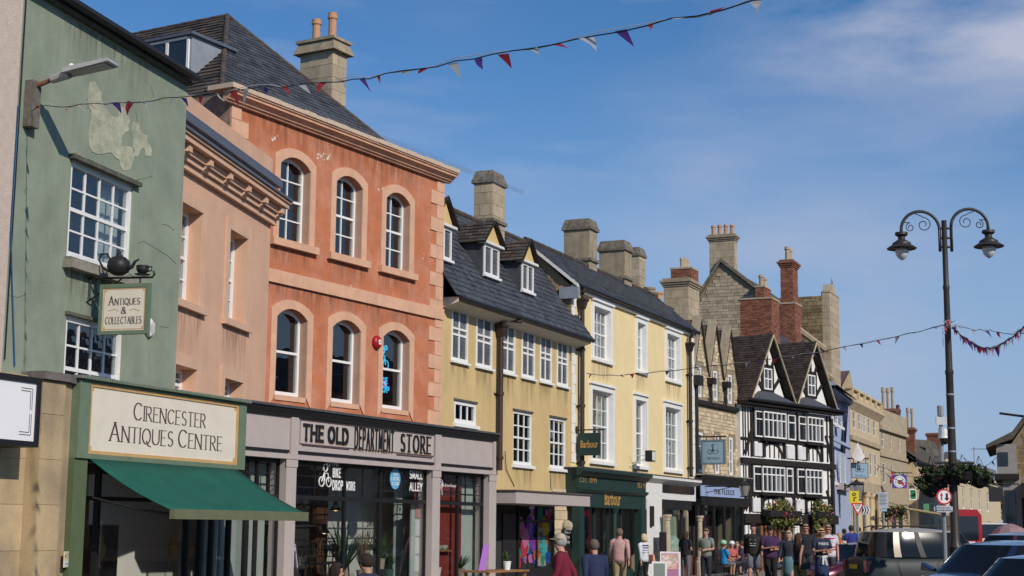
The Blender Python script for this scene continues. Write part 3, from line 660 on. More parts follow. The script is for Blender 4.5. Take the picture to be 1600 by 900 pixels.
tp.tube([(0,ty+.13,tz+.22),(0,ty+.20,tz+.33),(0,ty+.30,tz+.33),(0,ty+.33,tz+.24),(0,ty+.26,tz+.12),(0,ty+.16,tz+.06)], .017, 6); tp.build('teapot', M['iron'], hs, smooth=True)
cy = G.qx(223,438,ub)[0]; cp = MB(); cp.lathe([(.10,0),(.12,.012),(.05,.02),(.06,.03),(.09,.07),(.095,.14),(.085,.14),(.05,.06)], 14, (0,cy,.02)); cp.tube([(0,cy-.09,.14),(0,cy-.15,.14),(0,cy-.15,.08),(0,cy-.08,.07)], .012, 6); cp.build('cup_and_saucer', M['iron'], hs)
# alarm box
au, az = G.q(230,512); al = MB(); al.lathe([(.0,.0),(.135,.0),(.15,.03),(.145,.07),(.10,.085),(0,.09)], 6)
ab = thing('alarm_box', 'round white alarm box on the green wall beside the hanging sign', 'alarm box', G.world(au, -.001, az), G.root.rotation_euler.z)
o = al.build('casing', mat('white_plastic', (.75,.73,.68), .5, .05), ab, rot=(R(90),R(30),0)); MB().lathe([(0,0),(.07,0),(.07,.006),(0,.006)], 12).build('badge', mat('pale_badge', (.55,.54,.5), .5, .05), ab, loc=(0,-.088,0), rot=(R(90),0,0))
# neighbour at the far left edge
Nb = Fac.__new__(Fac); Nb.A = G.world(uL-3.2,-.06,0); Nb.d = G.d; Nb.nin = G.nin
Nb.root = thing('cream_house', 'cream roughcast house at the extreme left edge of the row', 'house', Nb.A, G.root.rotation_euler.z)
MB().box(0, 3.2-.004, 0, 6, 3.4, 11).build('wall', mat('roughcast', (.62,.50,.42), .95, .1, 8, .9, fine=40), Nb.root)
# =====================================================================================
# ANTIQUES SHOP FRONT
# =====================================================================================
Sh = Fac('antiques_shopfront', P(123,586,3.8), P(383,626,3.8), 'green framed CIRENCESTER ANTIQUES CENTRE shopfront with open green awning', 'shopfront')
ln = Sh.len; zt = 3.8; zb = Sh.q(121,717)[1]; 
zb = (zb+Sh.q(379,733)[1])/2
i0, i1, iz0, iz1 = Sh.rect(143,604,366,722); 
mb = MB(); mb.box(0, ln, .02, 1.5, zb, zt-.05); mb.build('fascia_box', M['sigreen'], Sh.root)
fr = MB(); fr.box(0, i0-.05, -.04, .019, zb, zt-.05); fr.box(i1+.05, ln, -.04, .019, zb, zt-.05); fr.box(i0-.05, i1+.05, -.04, .019, iz1+.05, zt-.05); fr.box(i0-.05, i1+.05, -.04, .019, zb, iz0-.05)
fr.build('fascia_frame', M['sigreen'], Sh.root)
gb = MB(); t = .05
gb.box(i0-t, i0, -.025, .018, iz0-t, iz1+t); gb.box(i1, i1+t, -.025, .018, iz0-t, iz1+t); gb.box(i0, i1, -.025, .018, iz1, iz1+t); gb.box(i0, i1, -.025, .018, iz0-t, iz0)
for xx in (i0, i1-.06):
    for zz in (iz0, iz1-.06): gb.box(xx, xx+.06, -.008, .01, zz, zz+.06)
gb.build('gilt_frame', M['gold'], Sh.root)
MB().box(i0, i1, -.005, .017, iz0, iz1).build('sign_panel', M['signcream'], Sh.root)
H_ = iz1-iz0
def px_w(f, x0, x1, y, off=0): return abs(f.q(x1,y,off)[0]-f.q(x0,y,off)[0])
u = [Sh.q(208,640)[0], Sh.q(321,650)[0], Sh.q(170,680)[0], Sh.q(346,692)[0]]
put(stroke_text('CIRENCESTER', H_*.29, .115, .035, .075, .12, width=u[1]-u[0], small=.86), 'lettering', M['letter'], Sh.root, (u[0]+u[1])/2, -.010, iz0+H_*.70)
put(stroke_text('ANTIQUES CENTRE', H_*.31, .115, .035, .075, .12, width=u[3]-u[2], small=.84), 'lettering', M['letter'], Sh.root, (u[2]+u[3])/2, -.010, iz0+H_*.33)
MB().box(-.06, ln+.05, -.10, 1.5, zt-.045, zt).build('lead_capping', mat('old_lead', (.22,.22,.20), .7, .25, 8, .5, stain=.3), Sh.root)
# rope like drip edge
dm = MB()
for i in range(int(ln/.06)): dm.box(i*.06, i*.06+.035, -.115, -.10, zt-.05, zt-.015)
dm.build('drip_edge', M['sigreen'], Sh.root)
pu0, pu1 = Sh.q(112,800)[0], Sh.q(133,800)[0]
Sh.box('pilaster', mat('olive_paint', (.10,.135,.07), .6, .1, 5, .1), pu0, pu1, .0, .35, 0, zb-.001)
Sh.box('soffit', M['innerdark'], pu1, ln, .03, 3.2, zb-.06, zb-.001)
gl_ = M['shopglass']
mu = [Sh.q(x, 850, .3)[0] for x in (150, 291, 312, 330, 357, 384)]
fm = MB()
for a in mu: fm.box(a-.03, a+.03, .27, .36, .45, zb-.06)
fm.box(pu1, ln, .27, .36, .38, .45); fm.box(pu1, ln, .272, .358, zb-.58, zb-.52); fo = fm.build('shop_window', M['blackpaint'], Sh.root)
for i in range(len(mu)-1):
    pane(fo, mu[i]+.03, mu[i+1]-.03, .31, .45, zb-.58, gl_); pane(fo, mu[i]+.03, mu[i+1]-.03, .31, zb-.52, zb-.06, gl_)
Sh.box('stall_riser', M['sigreen'], pu1, ln, .25, .37, 0, .38)
MB().box(pu1, ln, 3.3, 3.4, 0, zb-.06).build('inner_wall', M['innerdark'], Sh.root)
pl_ = mat('pale_panel', (.48,.50,.44), .8, .06, 2, 0)
MB().box(mu[3]+.1, mu[4]-.04, .5, .56, .4, zb-.2).box(mu[4]+.06, mu[5], .5, .56, .4, zb-.2).build('display_panel', pl_, Sh.root)
# antiques in the window: cabinet, picture, lamp, figures
def cabinet(par, x, y, z, w, h):
    o = MB().box(x, x+w, y, y+.35, z, z+h).build('cabinet', M['wood'], par); m_ = MB()
    for k in range(3): m_.box(x+.04, x+w-.04, y-.02, y-.001, z+.05+k*h/3, z+h/3-.03+k*h/3)
    m_.build('drawer_front', mat('dark_wood', (.12,.05,.025), .5, .2, 6, .1), o)
cabinet(Sh.root, mu[0]+.3, 1.2, 0, .9, 1.35); cabinet(Sh.root, mu[0]+1.6, 1.6, 0, .8, 1.7)
MB().box(mu[0]+.25, mu[0]+.75, 1.0, 1.03, 1.5, 2.1).build('picture', mat('old_picture', (.25,.2,.14), .7, .5, 6, 0), Sh.root)
for x in (mu[0]+.5, mu[1]+.1, mu[2]+.1): MB().lathe([(.05,0),(.02,.08),(.09,.2),(.10,.32),(.05,.4),(.06,.48),(0,.5)], 12, (x,.6,.45+.6)).build('figurine', mat('ochre_figurine', (.45,.25,.08), .5, .2, 8, 0), Sh.root)
# awning
ua, za = Sh.q(140,727,-.05); ub_, _ = Sh.q(371,742,-.05); ya, zo = Sh.qx(268,800,ua); uo, zo2 = Sh.q(478,800,ya); zo = (zo+zo2)/2
za = zb+.0
aw = thing('awning', 'sloping dark green canvas awning over the antiques shop window', 'awning', Sh.world(ua, 0, 0), Sh.root.rotation_euler.z)
mb = MB(); n = 16; k2 = 5
for i in range(n):
    for j in range(k2):
        def pt(a, b):
            x = (ub_-ua)*a*(1-b)+(uo-ua)*a*b; return (x, -.05+(ya+.05)*b, za+(zo-za)*b-.06*sin(pi*b)+.010*sin(a*7.3+b*2)*b+.006*sin(a*19+1)*b*(1-b)*2)
        mb.quad(pt(i/n,j/k2), pt(i/n,(j+1)/k2), pt((i+1)/n,(j+1)/k2), pt((i+1)/n,j/k2))
cv = mb.build('canopy_cloth', M['awning'], aw, smooth=True); bm = bmesh.new(); bm.from_mesh(cv.data); bmesh.ops.remove_doubles(bm, verts=bm.verts, dist=.001); bm.to_mesh(cv.data); bm.free(); sm = cv.modifiers.new('s', 'SOLIDIFY'); sm.thickness = .012
MB().box(0, uo-ua, ya-.05, ya+.03, zo-.12, zo+.02).build('front_bar', M['awnbar'], aw)
for x in (.15, uo-ua-.35): MB().tube([(x*.9,-.02,zb-.55),(x,ya*.55,(zb+zo)/2-.35),(x,ya+.02,zo-.06)], .022, 6).build('folding_arm', M['iron'], aw)
# stone pier and the shop at the far left
st = mat('sandy_ashlar', (.50,.37,.215), .92, .12, 1.4, .25, tint=True, col2=(.26,.20,.14), c2amt=.65, c2scale=.8, streak=.35, staincol=(.22,.17,.12)); M['sandy'] = st
ps = Fac.__new__(Fac); ps.A = Sh.A; ps.d = Sh.d; ps.nin = Sh.nin
x0 = Sh.q(60,700)[0]; x1 = Sh.q(96,700)[0]; x2 = pu0-.002; xl = x0-3.2
ps.root = thing('stone_pier', 'sandy stone shop pier between the white sign and the green pilaster', 'wall', Sh.world(xl,0,0), Sh.root.rotation_euler.z)
def blk(x0, x1, y, zt_, nm='pier'):
    mb = MB(); mb.box(x0-xl, x1-xl, y+.01, .8, 0, zt_)
    o = mb.build(nm, M['sandy'], ps.root)
    bb = []
    z = .1; i = 0
    while z < zt_-.05:
        z1 = min(zt_, z+.62)
        ws = [(x0,x1)] if x1-x0 < 1.2 else ([(x0,x0+(x1-x0)*.45),(x0+(x1-x0)*.45,x1)] if i%2 else [(x0,x0+(x1-x0)*.3),(x0+(x1-x0)*.3,x0+(x1-x0)*.75),(x0+(x1-x0)*.75,x1)])
        for a, b in ws: MB().box(a-xl+.003, b-xl-.003, y, y+.0095, z+.003, z1-.003, t=random.uniform(.88,1.08)).build('stone_block', M['sandy'], o)
        z = z1; i += 1
blk(xl, x0, .20, 3.72); blk(x0+.001, x1-.001, -.02, 3.66)
mb = MB(); mb.prism([(x1-xl,-.01),(x2-xl,.10),(x2-xl,.8),(x1-xl,.8)], 'z', 0, 3.66); mb.build('pier_return', M['sandy'], ps.root)
MB().prism([(x0-xl-.04,-.08),(x1-xl+.02,-.08),(x2-xl+.03,.03),(x2-xl+.03,.8),(x0-xl-.04,.8)], 'z', 3.67, 3.78).build('pier_cap', mat('lead_cap', (.16,.14,.13), .7, .2, 6, .3), ps.root)
su0, su1, sz0, sz1 = Sh.rect(-60,583,52,690,-.35)
ws = thing('white_fascia_sign', 'blank white sign in a black frame, cut by the left edge of the photo', 'sign', Sh.world(su0,-.35,0), Sh.root.rotation_euler.z)
MB().box(0, su1-su0, 0, .5, sz0, sz1).build('sign_panel', mat('sign_white', (.80,.79,.80), .5, .02), ws)
fr = MB(); t = .075; W_ = su1-su0; fr.box(-t, W_+t, -.03, .5, sz1+.001, sz1+t); fr.box(-t, W_+t, -.03, .5, sz0-t, sz0-.001); fr.box(W_+.001, W_+t, -.03, .5, sz0, sz1); fr.build('sign_frame', M['blackpaint'], ws)
ll = MB()
for k in (0, .035):
    ll.box(W_-.30, W_-.07-k, -.003, -.0005, sz1-.085-k, sz1-.075-k); ll.box(W_-.075-k, W_-.065-k, -.003, -.0005, sz1-.36, sz1-.086-k)
    ll.box(W_-.30, W_-.07-k, -.003, -.0005, sz0+.075+k, sz0+.085+k); ll.box(W_-.075-k, W_-.065-k, -.003, -.0005, sz0+.086+k, sz0+.36)
ll.build('corner_line', M['letter'], ws)
nu, nz = Sh.q(98,875,.04); np_ = thing('parking_notice', 'small loading notice plate on the stone pier', 'sign', Sh.world(nu,.0,nz), Sh.root.rotation_euler.z+math.atan2(.11, x2-x1))
MB().box(-.095,.095,-.02,-.005,-.10,.12).build('plate', mat('plate_yellow', (.70,.62,.42), .5, .03), np_)
MB().box(-.085,.085,-.022,-.0201,-.092,-.01).build('plate_panel', mat('plate_white', (.7,.74,.78), .5, .03), np_)
put(font_text('No loading', .032), 'lettering', mat('blue_print', (.04,.12,.4), .5, 0, bump=0), np_, .0, -.024, -.05); put(font_text('Restricted\nzone', .03), 'lettering', M['letter'], np_, .03, -.022, .06)
MB().lathe([(0,0),(.02,0),(.02,.003),(0,.003)], 10).build('symbol', mat('blue_print2', (.10,.05,.3), .5, 0, bump=0), np_, loc=(-.065,-.0205,.05), rot=(R(90),0,0))
# =====================================================================================
# PEACH HOUSE
# =====================================================================================
Pe = Fac('peach_house', P(290,228,8.44), P(424,318,8.44), 'narrow peach rendered house with a heavy bracketed cornice', 'house')
ln = Pe.len; u0 = -2.2; setb = .33
top_ = 8.44
def pr(x0,y0,x1,y1): return Pe.rect(x0,y0,x1,y1)
W2 = pr(358,363,381,509); W2 = (W2[0], W2[1], Pe.q(380,508)[1], Pe.q(383,372)[1])
w_ = W2[1]-W2[0]; rgt = Pe.q(313,400)[0]; W1 = (rgt-w_*1.0, rgt, W2[2], W2[3])
zf1 = Pe.q(302,577)[1]; W3 = (W1[0], W1[1], 3.9, zf1); W4 = (W2[0], W2[1], 3.9, zf1)
hs_ = [W1, W2, W3, W4]
Pe.wall([(u0,3.45),(ln,3.45),(ln,9.4),(u0,9.4)], [rp(r) for r in hs_], M['peach'], reveal=setb+.05, thick=.45)
Pe.shell(u0, ln, 7, 9.3, M['peach'], (3.6, 6.0), inner=2.2, im=M['innerdark'], ym=.45, zb=3.45)
for r in hs_:
    Pe.window(r, 2, 4, back=setb-.06, fw=.075, bar=.025, curtain=(0,.4,M['curtain']) if r in (W1,W2) else None)
    a = .2; mb = MB(); t = -.035
    mb.box(r[0]-a, r[0], t, -.001, r[2], r[3]); mb.box(r[1], r[1]+a, t, -.001, r[2], r[3]); mb.box(r[0]-a, r[1]+a, t, -.001, r[3], r[3]+.22)
    mb.build('window_surround', M['peachtrim'], Pe.root)
    if r in (W1, W2): Pe.box('window_sill', M['peachtrim'], r[0]-.25, r[1]+.25, -.10, setb-.08, r[2]-.13, r[2]-.002)
for r in (W1,W2): streaks(Pe, r[0]-.25, r[1]+.25, r[2]-.13, 1.2)
# cornice
zc = (Pe.q(288,208,-.42)[1]+Pe.q(430,287,-.42)[1])/2; zp = (Pe.q(290,188,-.1)[1]+Pe.q(425,270,-.1)[1])/2
ce = ln+.13; mb = MB(); uw = u0; u0 = Pe.loc(G.world(uR,0,0)).x+.12
mb.box(u0, ln+.05, -.06, -.001, top_-.09, top_); mb.box(u0, ln+.03, -.04, -.001, top_-.02-.14, top_-.092)
mb.box(u0, ln+.08, -.10, -.001, zc-.52, zc-.40); mb.box(u0, ln+.12, -.16, -.001, zc-.40, zc-.30)
mb.box(u0, ce-.02, -.36, -.001, zc-.16, zc-.06); mb.box(u0, ce, -.40, -.001, zc-.06, zc-.012); mb.box(u0, ln+.1, -.22, -.001, zc-.298, zc-.16)
mb.build('cornice', M['peachtrim'], Pe.root)
k = 0; x = ln-.12
while x > u0:
    MB().prism([(-.24,zc-.30),(-.20,zc-.36),(-.12,zc-.42),(-.101,zc-.44),(-.101,zc-.30)], 'x', x-.06, x+.06).box(x-.08,x+.08,-.31,-.221,zc-.298,zc-.162).build('cornice_bracket', M['peachtrim'], Pe.root); x -= 1.08
Pe.box('cornice_flashing', M['bluegrey'], u0, ce+.02, -.44, -.001, zc-.011, zc+.04)
Pe.box('parapet', M['peachtrim'], u0, ln+.04, -.08, .25, zc+.051, zp-.06)
Pe.box('gutter', M['bluegrey'], u0, ln+.12, -.20, -.081, zp-.14, zp); 
MB().tube([(u0,-.14,zp+.03),(ln+.12,-.14,zp+.03)], .035, 8).build('gutter_roll', M['bluegrey'], Pe.root)
slates(Pe.root, 'roof', (u0,.0,zp-.03), (ln-.2,.0,zp-.03), (ln-1.2,3.0,zp+1.7), (u0,3.0,zp+1.7), .3, .24, M['stoneslate'])
# =====================================================================================
# ORANGE HOUSE
# =====================================================================================
zo_ = 10.72
Or = Fac('orange_house', P(362,163,zo_), P(693,285,zo_), 'tall terracotta orange house with arched sash windows and a slate hipped roof', 'house')
ln = Or.len
def awin(l, t, r, b, arch): q = Or.rect(l, t, r, b); return q
tops = [(438,236,481,386),(525,271,563,408),(603,296,638,424)]
lows = [(432,478,476,622),(519,497,560,634),(598,511,637,640)]
def fix(lst):
    rs = [Or.rect(*a) for a in lst]; z0 = sum(r[2] for r in rs)/3; z1 = sum(r[3] for r in rs)/3; return [(r[0], r[1], z0, z1) for r in rs]
TW = fix(tops); LW = fix(lows); ar = .22
holes = [rp(r, ar) for r in TW+LW]
Or.wall([(0,3.45),(ln,3.45),(ln,zo_+.3),(0,zo_+.3)], holes, M['orange'], reveal=.32, thick=.4)
Or.shell(0, ln, 9.2, zo_+.2, M['orange'], (4.0, 7.2), inner=2.6, im=M['innerdark'], ym=.4, zb=3.45)
for r in TW+LW:
  for rv in (MB(),):
    rv.box(r[0]-.001, r[0]+.012, -.02, .25, r[2], r[3]-ar); rv.box(r[1]-.012, r[1]+.001, -.02, .25, r[2], r[3]-ar)
    rv.build('reveal_lining', mat('reveal_render', (.46,.30,.22), .9, .08, 3, .1), Or.root)
for i, r in enumerate(TW): 
    Or.window(r, 2, 4, back=.2, fw=.07, bar=.03, arch=ar)
    o = grow(r, .2, .2, 0, .2); strip_arch(o, ar+.03, r, ar, -.035, -.001).build('window_surround', M['orangetrim'], Or.root)
    mb = MB(); mb.box(r[0]-.28, r[1]+.28, -.13, .18, r[2]-.17, r[2]-.005); mb.build('window_sill', M['orangetrim'], Or.root)
for i, r in enumerate(LW):
    w = Or.window(r, 1, 2, back=.2, fw=.08, arch=ar, g=M['glass'])
    o = grow(r, .2, .2, .25, .2); strip_arch(o, ar+.03, r, ar, -.035, -.001).build('window_surround', M['orangetrim'], Or.root)
    Or.box('window_sill', M['orangetrim'], r[0], r[1], -.03, .17, r[2]-.12, r[2]-.005)
    o = Or.box('keystone', M['orangetrim'], (r[0]+r[1])/2-.035, (r[0]+r[1])/2-.029, -.037, -.0355, r[3]+.0, r[3]+.2)
    o.data.materials[0] = M['mortar']; o.name = 'joint'
zs = (Or.q(420,425)[1]+Or.q(688,478)[1])/2
Or.box('string_course', M['orangetrim'], 0, ln+.03, -.07, -.001, zs-.29, zs)
for r in TW: streaks(Or, r[0]-.3, r[1]+.3, r[2]-.17, .75)
streaks(Or, .1, ln-.7, zs-.29, .7); streaks(Or, .1, ln-.7, zo_, .9)
rf_ = random.Random(11); fl = MB()
for cx_, cy_, n_ in ((503,243,8),(511,246,6),(591,293,4),(430,215,3),(655,400,3),(545,450,3)):
    for _ in range(n_):
        u_, z_ = Or.q(cx_+rf_.uniform(-8,8), cy_+rf_.uniform(-4,4)); a_ = rf_.uniform(.015,.05); fl.poly([(u_+a_*cos(k*1.05)*rf_.uniform(.5,1.3),-.004,z_+a_*sin(k*1.05)*rf_.uniform(.4,1)) for k in range(6)])
fl.build('flaked_paint', mat('flake_white', (.66,.58,.50), .9, .1), Or.root, kind='stuff')
# quoins, each a block
qz = 4.3; i = 0
while qz < zo_-.05:
    hh = min(.36, zo_-qz)
    if not (zs-.29-.36 < qz < zs): pass
    w = .62 if i % 2 == 0 else .34
    a, b = qz+.006, qz+hh-.006
    if a < zs and b > zs-.29:
        if a < zs-.29: b = zs-.292
        elif b > zs: a = zs+.002
        else: a = b
    if b-a > .05:
        MB().box(ln-w, ln+.012, -.03, -.001, a, b).build('quoin', M['orangetrim'], Or.root)
        if qz > 8.6: MB().box(-.012, w*.9, -.03, -.001, a, b).build('quoin', M['orangetrim'], Or.root)
    qz += .36; i += 1
# left return wall, weathered
Or.box('return_wall', mat('weathered_return', (.30,.20,.15), .95, .3, 5, .5, stain=.5), -.03, -.001, .0, 5.2, 8.5, zo_+.25)
# cornice and coping
zk = (Or.q(372,132,-.38)[1]+Or.q(718,263,-.38)[1])/2; mb = MB(); zz = zo_; H5 = zk-.102-zz
prof = [(-.001,0),(-.10,0),(-.10,.16),(-.16,.20),(-.16,.30),(-.20,.42),(-.22,.52),(-.29,.60),(-.29,.78),(-.33,.86),(-.33,1.0),(-.001,1.0)]
mb.prism([(a, zz+b*H5) for a, b in prof], 'x', -.30, ln+.22); o = mb.build('cornice', mat('cornice_stone', (.62,.36,.235), .88, .16, 3, .25, streak=.3, staincol=(.34,.2,.14), stain=.15), Or.root)
n = 22; seg = (ln+.66)/n
for i in range(n): 
    a = -.40+i*seg; d = random.uniform(0,.012); MB().box(a+.004, a+seg-.004, -.355-d, .35, zk-.10, zk+random.uniform(-.012,.008)).build('coping_stone', M['coping'], Or.root)
# pigeon spikes
sp = MB()
for i in range(160):
    x = .8+i*.072; 
    for k in (-1,1): sp.tube([(x,-.34,zk),(x+random.uniform(-.03,.03),-.34+k*.04,zk+.13)], .0028, 3, cap=False)
sp.build('bird_spikes', M['lead'], Or.root, kind='stuff')
# hipped roof: apex measured from its image position above the middle of the front
um = ln*.50; ay, azp = Or.qx(355,25,um)
zb_ = zk-.15; fy = .45
ridge_y, ridge_z = Or.qx(200,56,um)
ap = (um, ay, azp); bk = (um, ay+7.0, azp)
FL, FR = (.15,fy,zb_), (ln-.15,fy,zb_); BLk = (.15, ay+7.5, zb_); BR = (ln-.15, ay+7.5, zb_)
slates(Or.root, 'front_roof_slope', FL, FR, ap, ap, .32, .22, M['slate'])
slates(Or.root, 'left_roof_slope', BLk, FL, ap, bk, .32, .22, M['slatemoss'], lift=.03)
rq = MB(); rq.quad(FR, BR, bk, ap, .9); rq.build('right_roof_slope', M['slate'], Or.root)
for a, b in ((FL,ap),(FR,ap),(ap,bk)):
    a, b = Vector(a), Vector(b); k = int((b-a).length/.5); 
    for i in range(k):
        p, q = a.lerp(b, i/k), a.lerp(b, (i+1)/k+.003); MB().tube([p+Vector((0,0,.0)), q+Vector((0,0,.012))], .062, 8).build('ridge_tile', M['slatemoss'], Or.root)
# dormer in the left slope: lead cheek, small window
def onleft(px, py):      # point where a pixel's ray meets the left slope
    a, b, c = (Or.world(*FL), Or.world(*BLk), Or.world(*ap)); n_ = (b-a).cross(c-a); r = ray(px,py); t = (a-CP).dot(n_)/r.dot(n_); p = CP+r*t; return Or.loc(p)
d0 = onleft(345,78); d1 = onleft(300,122); 
ztp = d0.z; zlo = d1.z-.15
dx = d1.x; dm = MB()
yF = d1.y-.0; wD = 1.9
# box dormer facing the side street: window face towards -x, cheek towards the street
xs_ = d1.x-.05; 
dm.prism([(xs_,zlo),(d0.x+.3,ztp),(xs_,ztp)], 'y', yF, yF+wD); dm.build('dormer', M['lead'], Or.root)
MB().box(xs_-.12, d0.x+.35, yF-.1, yF+wD+.1, ztp, ztp+.07).build('dormer_roof', M['bluegrey'], Or.root)
dw = MB(); xx = xs_-.03
for (a,b,c,d) in ((yF+.05,yF+.11,zlo+.05,ztp-.02),(yF+wD-.11,yF+wD-.05,zlo+.05,ztp-.02),(yF+.05,yF+wD-.05,ztp-.08,ztp-.021),(yF+.05,yF+wD-.05,zlo+.05,zlo+.12),(yF+wD*.36,yF+wD*.4,zlo+.1,ztp-.05),(yF+wD*.66,yF+wD*.7,zlo+.1,ztp-.05)): dw.box(xx-.03,xx+.02,a,b,c,d)
dwo = dw.build('dormer_window', M['white'], Or.root); MB().box(xx-.005,xx+.01,yF+.1,yF+wD-.1,zlo+.1,ztp-.08).build('pane', M['farglass'], dwo)
chimney(Or, 520, 78, 180, 470, 542, 3.6, M['limestone'], 'ashlar', pots=2, cap='flare', band=False, zdown=2.5, poth=.75)
# alarm bell and roof-level sign details
bu, bz = Or.q(587,535); be = thing('alarm_bell', 'round red alarm bell with a white centre on the orange wall', 'alarm bell', Or.world(bu,-.001,bz), Or.root.rotation_euler.z)
MB().lathe([(0,0),(.16,0),(.17,.02),(.16,.07),(.12,.11),(.07,.125),(0,.13)], 20).build('bell', mat('red_bell', (.38,.015,.02), .35, .05), be, rot=(R(90),0,0), smooth=True)
MB().lathe([(0,0),(.065,0),(.065,.006),(0,.006)], 16).build('bell_badge', M['white'], be, loc=(.0,-.129,0), rot=(R(90),0,0)); MB().lathe([(0,0),(.02,0),(.02,.008),(0,.008)], 10).build('bell_stud', M['blackpaint'], be, loc=(0,-.131,0), rot=(R(90),0,0))
# neon sign in the right lower window
neon = mat('neon_cyan', (.03,.50,.75), .5, 0, bump=0, emit=1.1); r = LW[2]
nn = thing('neon_bike_sign', 'cyan neon bicycle over the words BIKE DROP in the orange house window', 'neon sign', Or.world(r[0],.30,r[2]), Or.root.rotation_euler.z)
cx = .42; zt_ = r[3]-r[2]; nb = MB()
def ring(mb, x, z, rad, th=.016, n=14, y=0): mb.tube([(x+rad*cos(2*pi*i/n), y, z+rad*sin(2*pi*i/n)) for i in range(n+1)], th, 5, cap=False)
ring(nb, cx-.14, zt_-.85, .12); ring(nb, cx+.17, zt_-.85, .12); ring(nb, cx+.02, zt_-.50, .09); nb.tube([(cx-.14,0,zt_-.85),(cx-.05,0,zt_-.62),(cx+.12,0,zt_-.62),(cx+.17,0,zt_-.85)], .016, 5); nb.tube([(cx-.05,0,zt_-.6),(cx+.05,0,zt_-.85),(cx+.14,0,zt_-.66)], .016, 5); ring(nb, cx+.17, zt_-.42, .05)
nb.build('bicycle_outline', neon, nn)
for tx, z, h in (('THE', zt_-1.07, .07), ('BIKE', zt_-1.24, .17), ('DROP', zt_-1.46, .17)): put(stroke_text(tx, h, .24, .2, 0, .14), 'lettering', neon, nn, cx+(-.15 if tx=='THE' else .02), 0, z)
no_ = thing('open_sign', 'small pink and blue neon OPEN sign low in the orange house window', 'neon sign', Or.world(r[0],.32,r[2]), Or.root.rotation_euler.z)
ob = MB(); z = .52; ob.tube([(cx-.25,0,z),(cx+.25,0,z),(cx+.25,0,z+.24),(cx-.25,0,z+.24),(cx-.25,0,z)], .012, 5); ob.build('neon_border', mat('neon_blue', (.12,.2,.9), .5, 0, bump=0, emit=1.0), no_)
put(stroke_text('OPEN', .14, .2, .16, 0, .14), 'lettering', mat('neon_pink', (.8,.55,.75), .5, 0, bump=0, emit=1.0), no_, cx, 0, z+.12)
Or.box('paper_notice', M['white'], LW[1][0]+.15, LW[1][0]+.5, .33, .335, LW[1][2]+1.55, LW[1][2]+2.0)
# =====================================================================================
# DEPARTMENT STORE SHOP FRONT (single storey, in front of the peach, orange and ochre houses)
# =====================================================================================
St = Fac('department_store_shopfront', P(383,627,4.1), P(772,678,4.1), 'long taupe and black shopfront lettered THE OLD DEPARTMENT STORE', 'shopfront')
ln = St.len; zt = 4.1
zf1 = zt-.20; zf0 = (St.q(382,702)[1]+St.q(768,727)[1])/2; zl0 = (St.q(382,718)[1]+St.q(765,737)[1])/2; ztr = (St.q(460,782)[1]+St.q(760,783)[1])/2
mb = MB(); mb.prism([(-.001,zf1),(-.05,zf1),(-.06,zf1+.06),(-.11,zf1+.13),(-.11,zt-.03),(-.001,zt-.03)], 'x', -.5, ln+.12); mb.build('cornice', M['blackpaint'], St.root)
St.box('lead_roof', mat('old_lead2', (.07,.07,.075), .8, .3, 6, .5), -.5, ln+.14, -.15, 2.2, zt-.029, zt+.02)
fascia = MB().box(-.5, ln, .0, .4, zl0, zt-.03).build('fascia', M['taupe'], St.root)
ul = [St.q(x,690)[0] for x in (452,463,678,687)]
for a, b in ((ul[0],ul[1]),(ul[2],ul[3]),(ln-.1,ln+.03)): MB().box(a, b, -.05, -.001, zl0, zf1-.001).build('console', M['taupe'], St.root)
mb = MB()
for a, b in ((-.4,ul[0]-.05),(ul[1]+.05,ul[2]-.05),(ul[3]+.05,ln-.15)): mb.box(a, b, -.045, -.001, zf0-.06, zf0)
mb.build('black_moulding', M['blackpaint'], St.root)  # black strip along the bottom of the fascia
St.box('lintel_moulding', M['taupe'], -.5, ln+.02, -.07, -.001, zl0, zl0+.10)
tu0, tu1, tz0, tz1 = St.rect(468,656,677,713)
# name board
MB().box(tu0, tu1, -.020, -.001, tz0, tz1).build('name_board', mat('taupe_board', (.47,.41,.375), .6, .05), St.root)
tx = lambda x, y=690: St.q(x,y)[0]; zc_ = (tz0+tz1)/2; hh = tz1-tz0
shm = mat('letter_shadow_brown', (.36,.22,.11), .6, .05, bump=0)
for t, a, b, h, T, th, se, sp in (('THE OLD', 471, 543, .37, .26, .19, .03, .10), ('DEPARTMENT', 552, 614, .50, .27, .11, 0, .16), ('STORE', 624, 672, .42, .24, .08, .10, .14)):
    xa, xb = tx(a), tx(b); mbx = stroke_text(t, h, T, th, se, sp, width=xb-xa); put(mbx, 'lettering', M['blackpaint'], St.root, (xa+xb)/2, -.034, zc_)
    mb2 = MB(); mb2.v = list(mbx.v); mb2.f = list(mbx.f); mb2.t = list(mbx.t); put(mb2, 'letter_shade', shm, St.root, (xa+xb)/2+.022, -.0225, zc_-.022)
mb = MB()
for a, b, z in ((471,545,.26),(471,545,-.26),(619,675,.28),(619,675,-.28)):
    mb.box(tx(a), tx(b), -.024, -.0201, zc_+z-.012, zc_+z+.012)
for a,b,c,d in ((tu0,tu1,tz1-.012,tz1),(tu0,tu1,tz0,tz0+.012),(tu0,tu0+.012,tz0+.012,tz1-.012),(tu1-.012,tu1,tz0+.012,tz1-.012)): mb.box(a,b,-.024,-.0201,c,d)
mb.build('ruled_line', M['letter'], St.root)
P_ = lambda x: St.q(x, 800)[0]
pil = [(P_(443),P_(459)),(P_(673),P_(685)),(P_(762),P_(773))]
for a, b in pil: MB().box(a, b, -.04, .35, 0, zl0-.001).box(a-.02, b+.02, -.055, -.041, zl0-.16, zl0-.001).build('pilaster', M['taupe'], St.root)
dkred = mat('dark_red_frame', (.05,.014,.012), .5, .1)
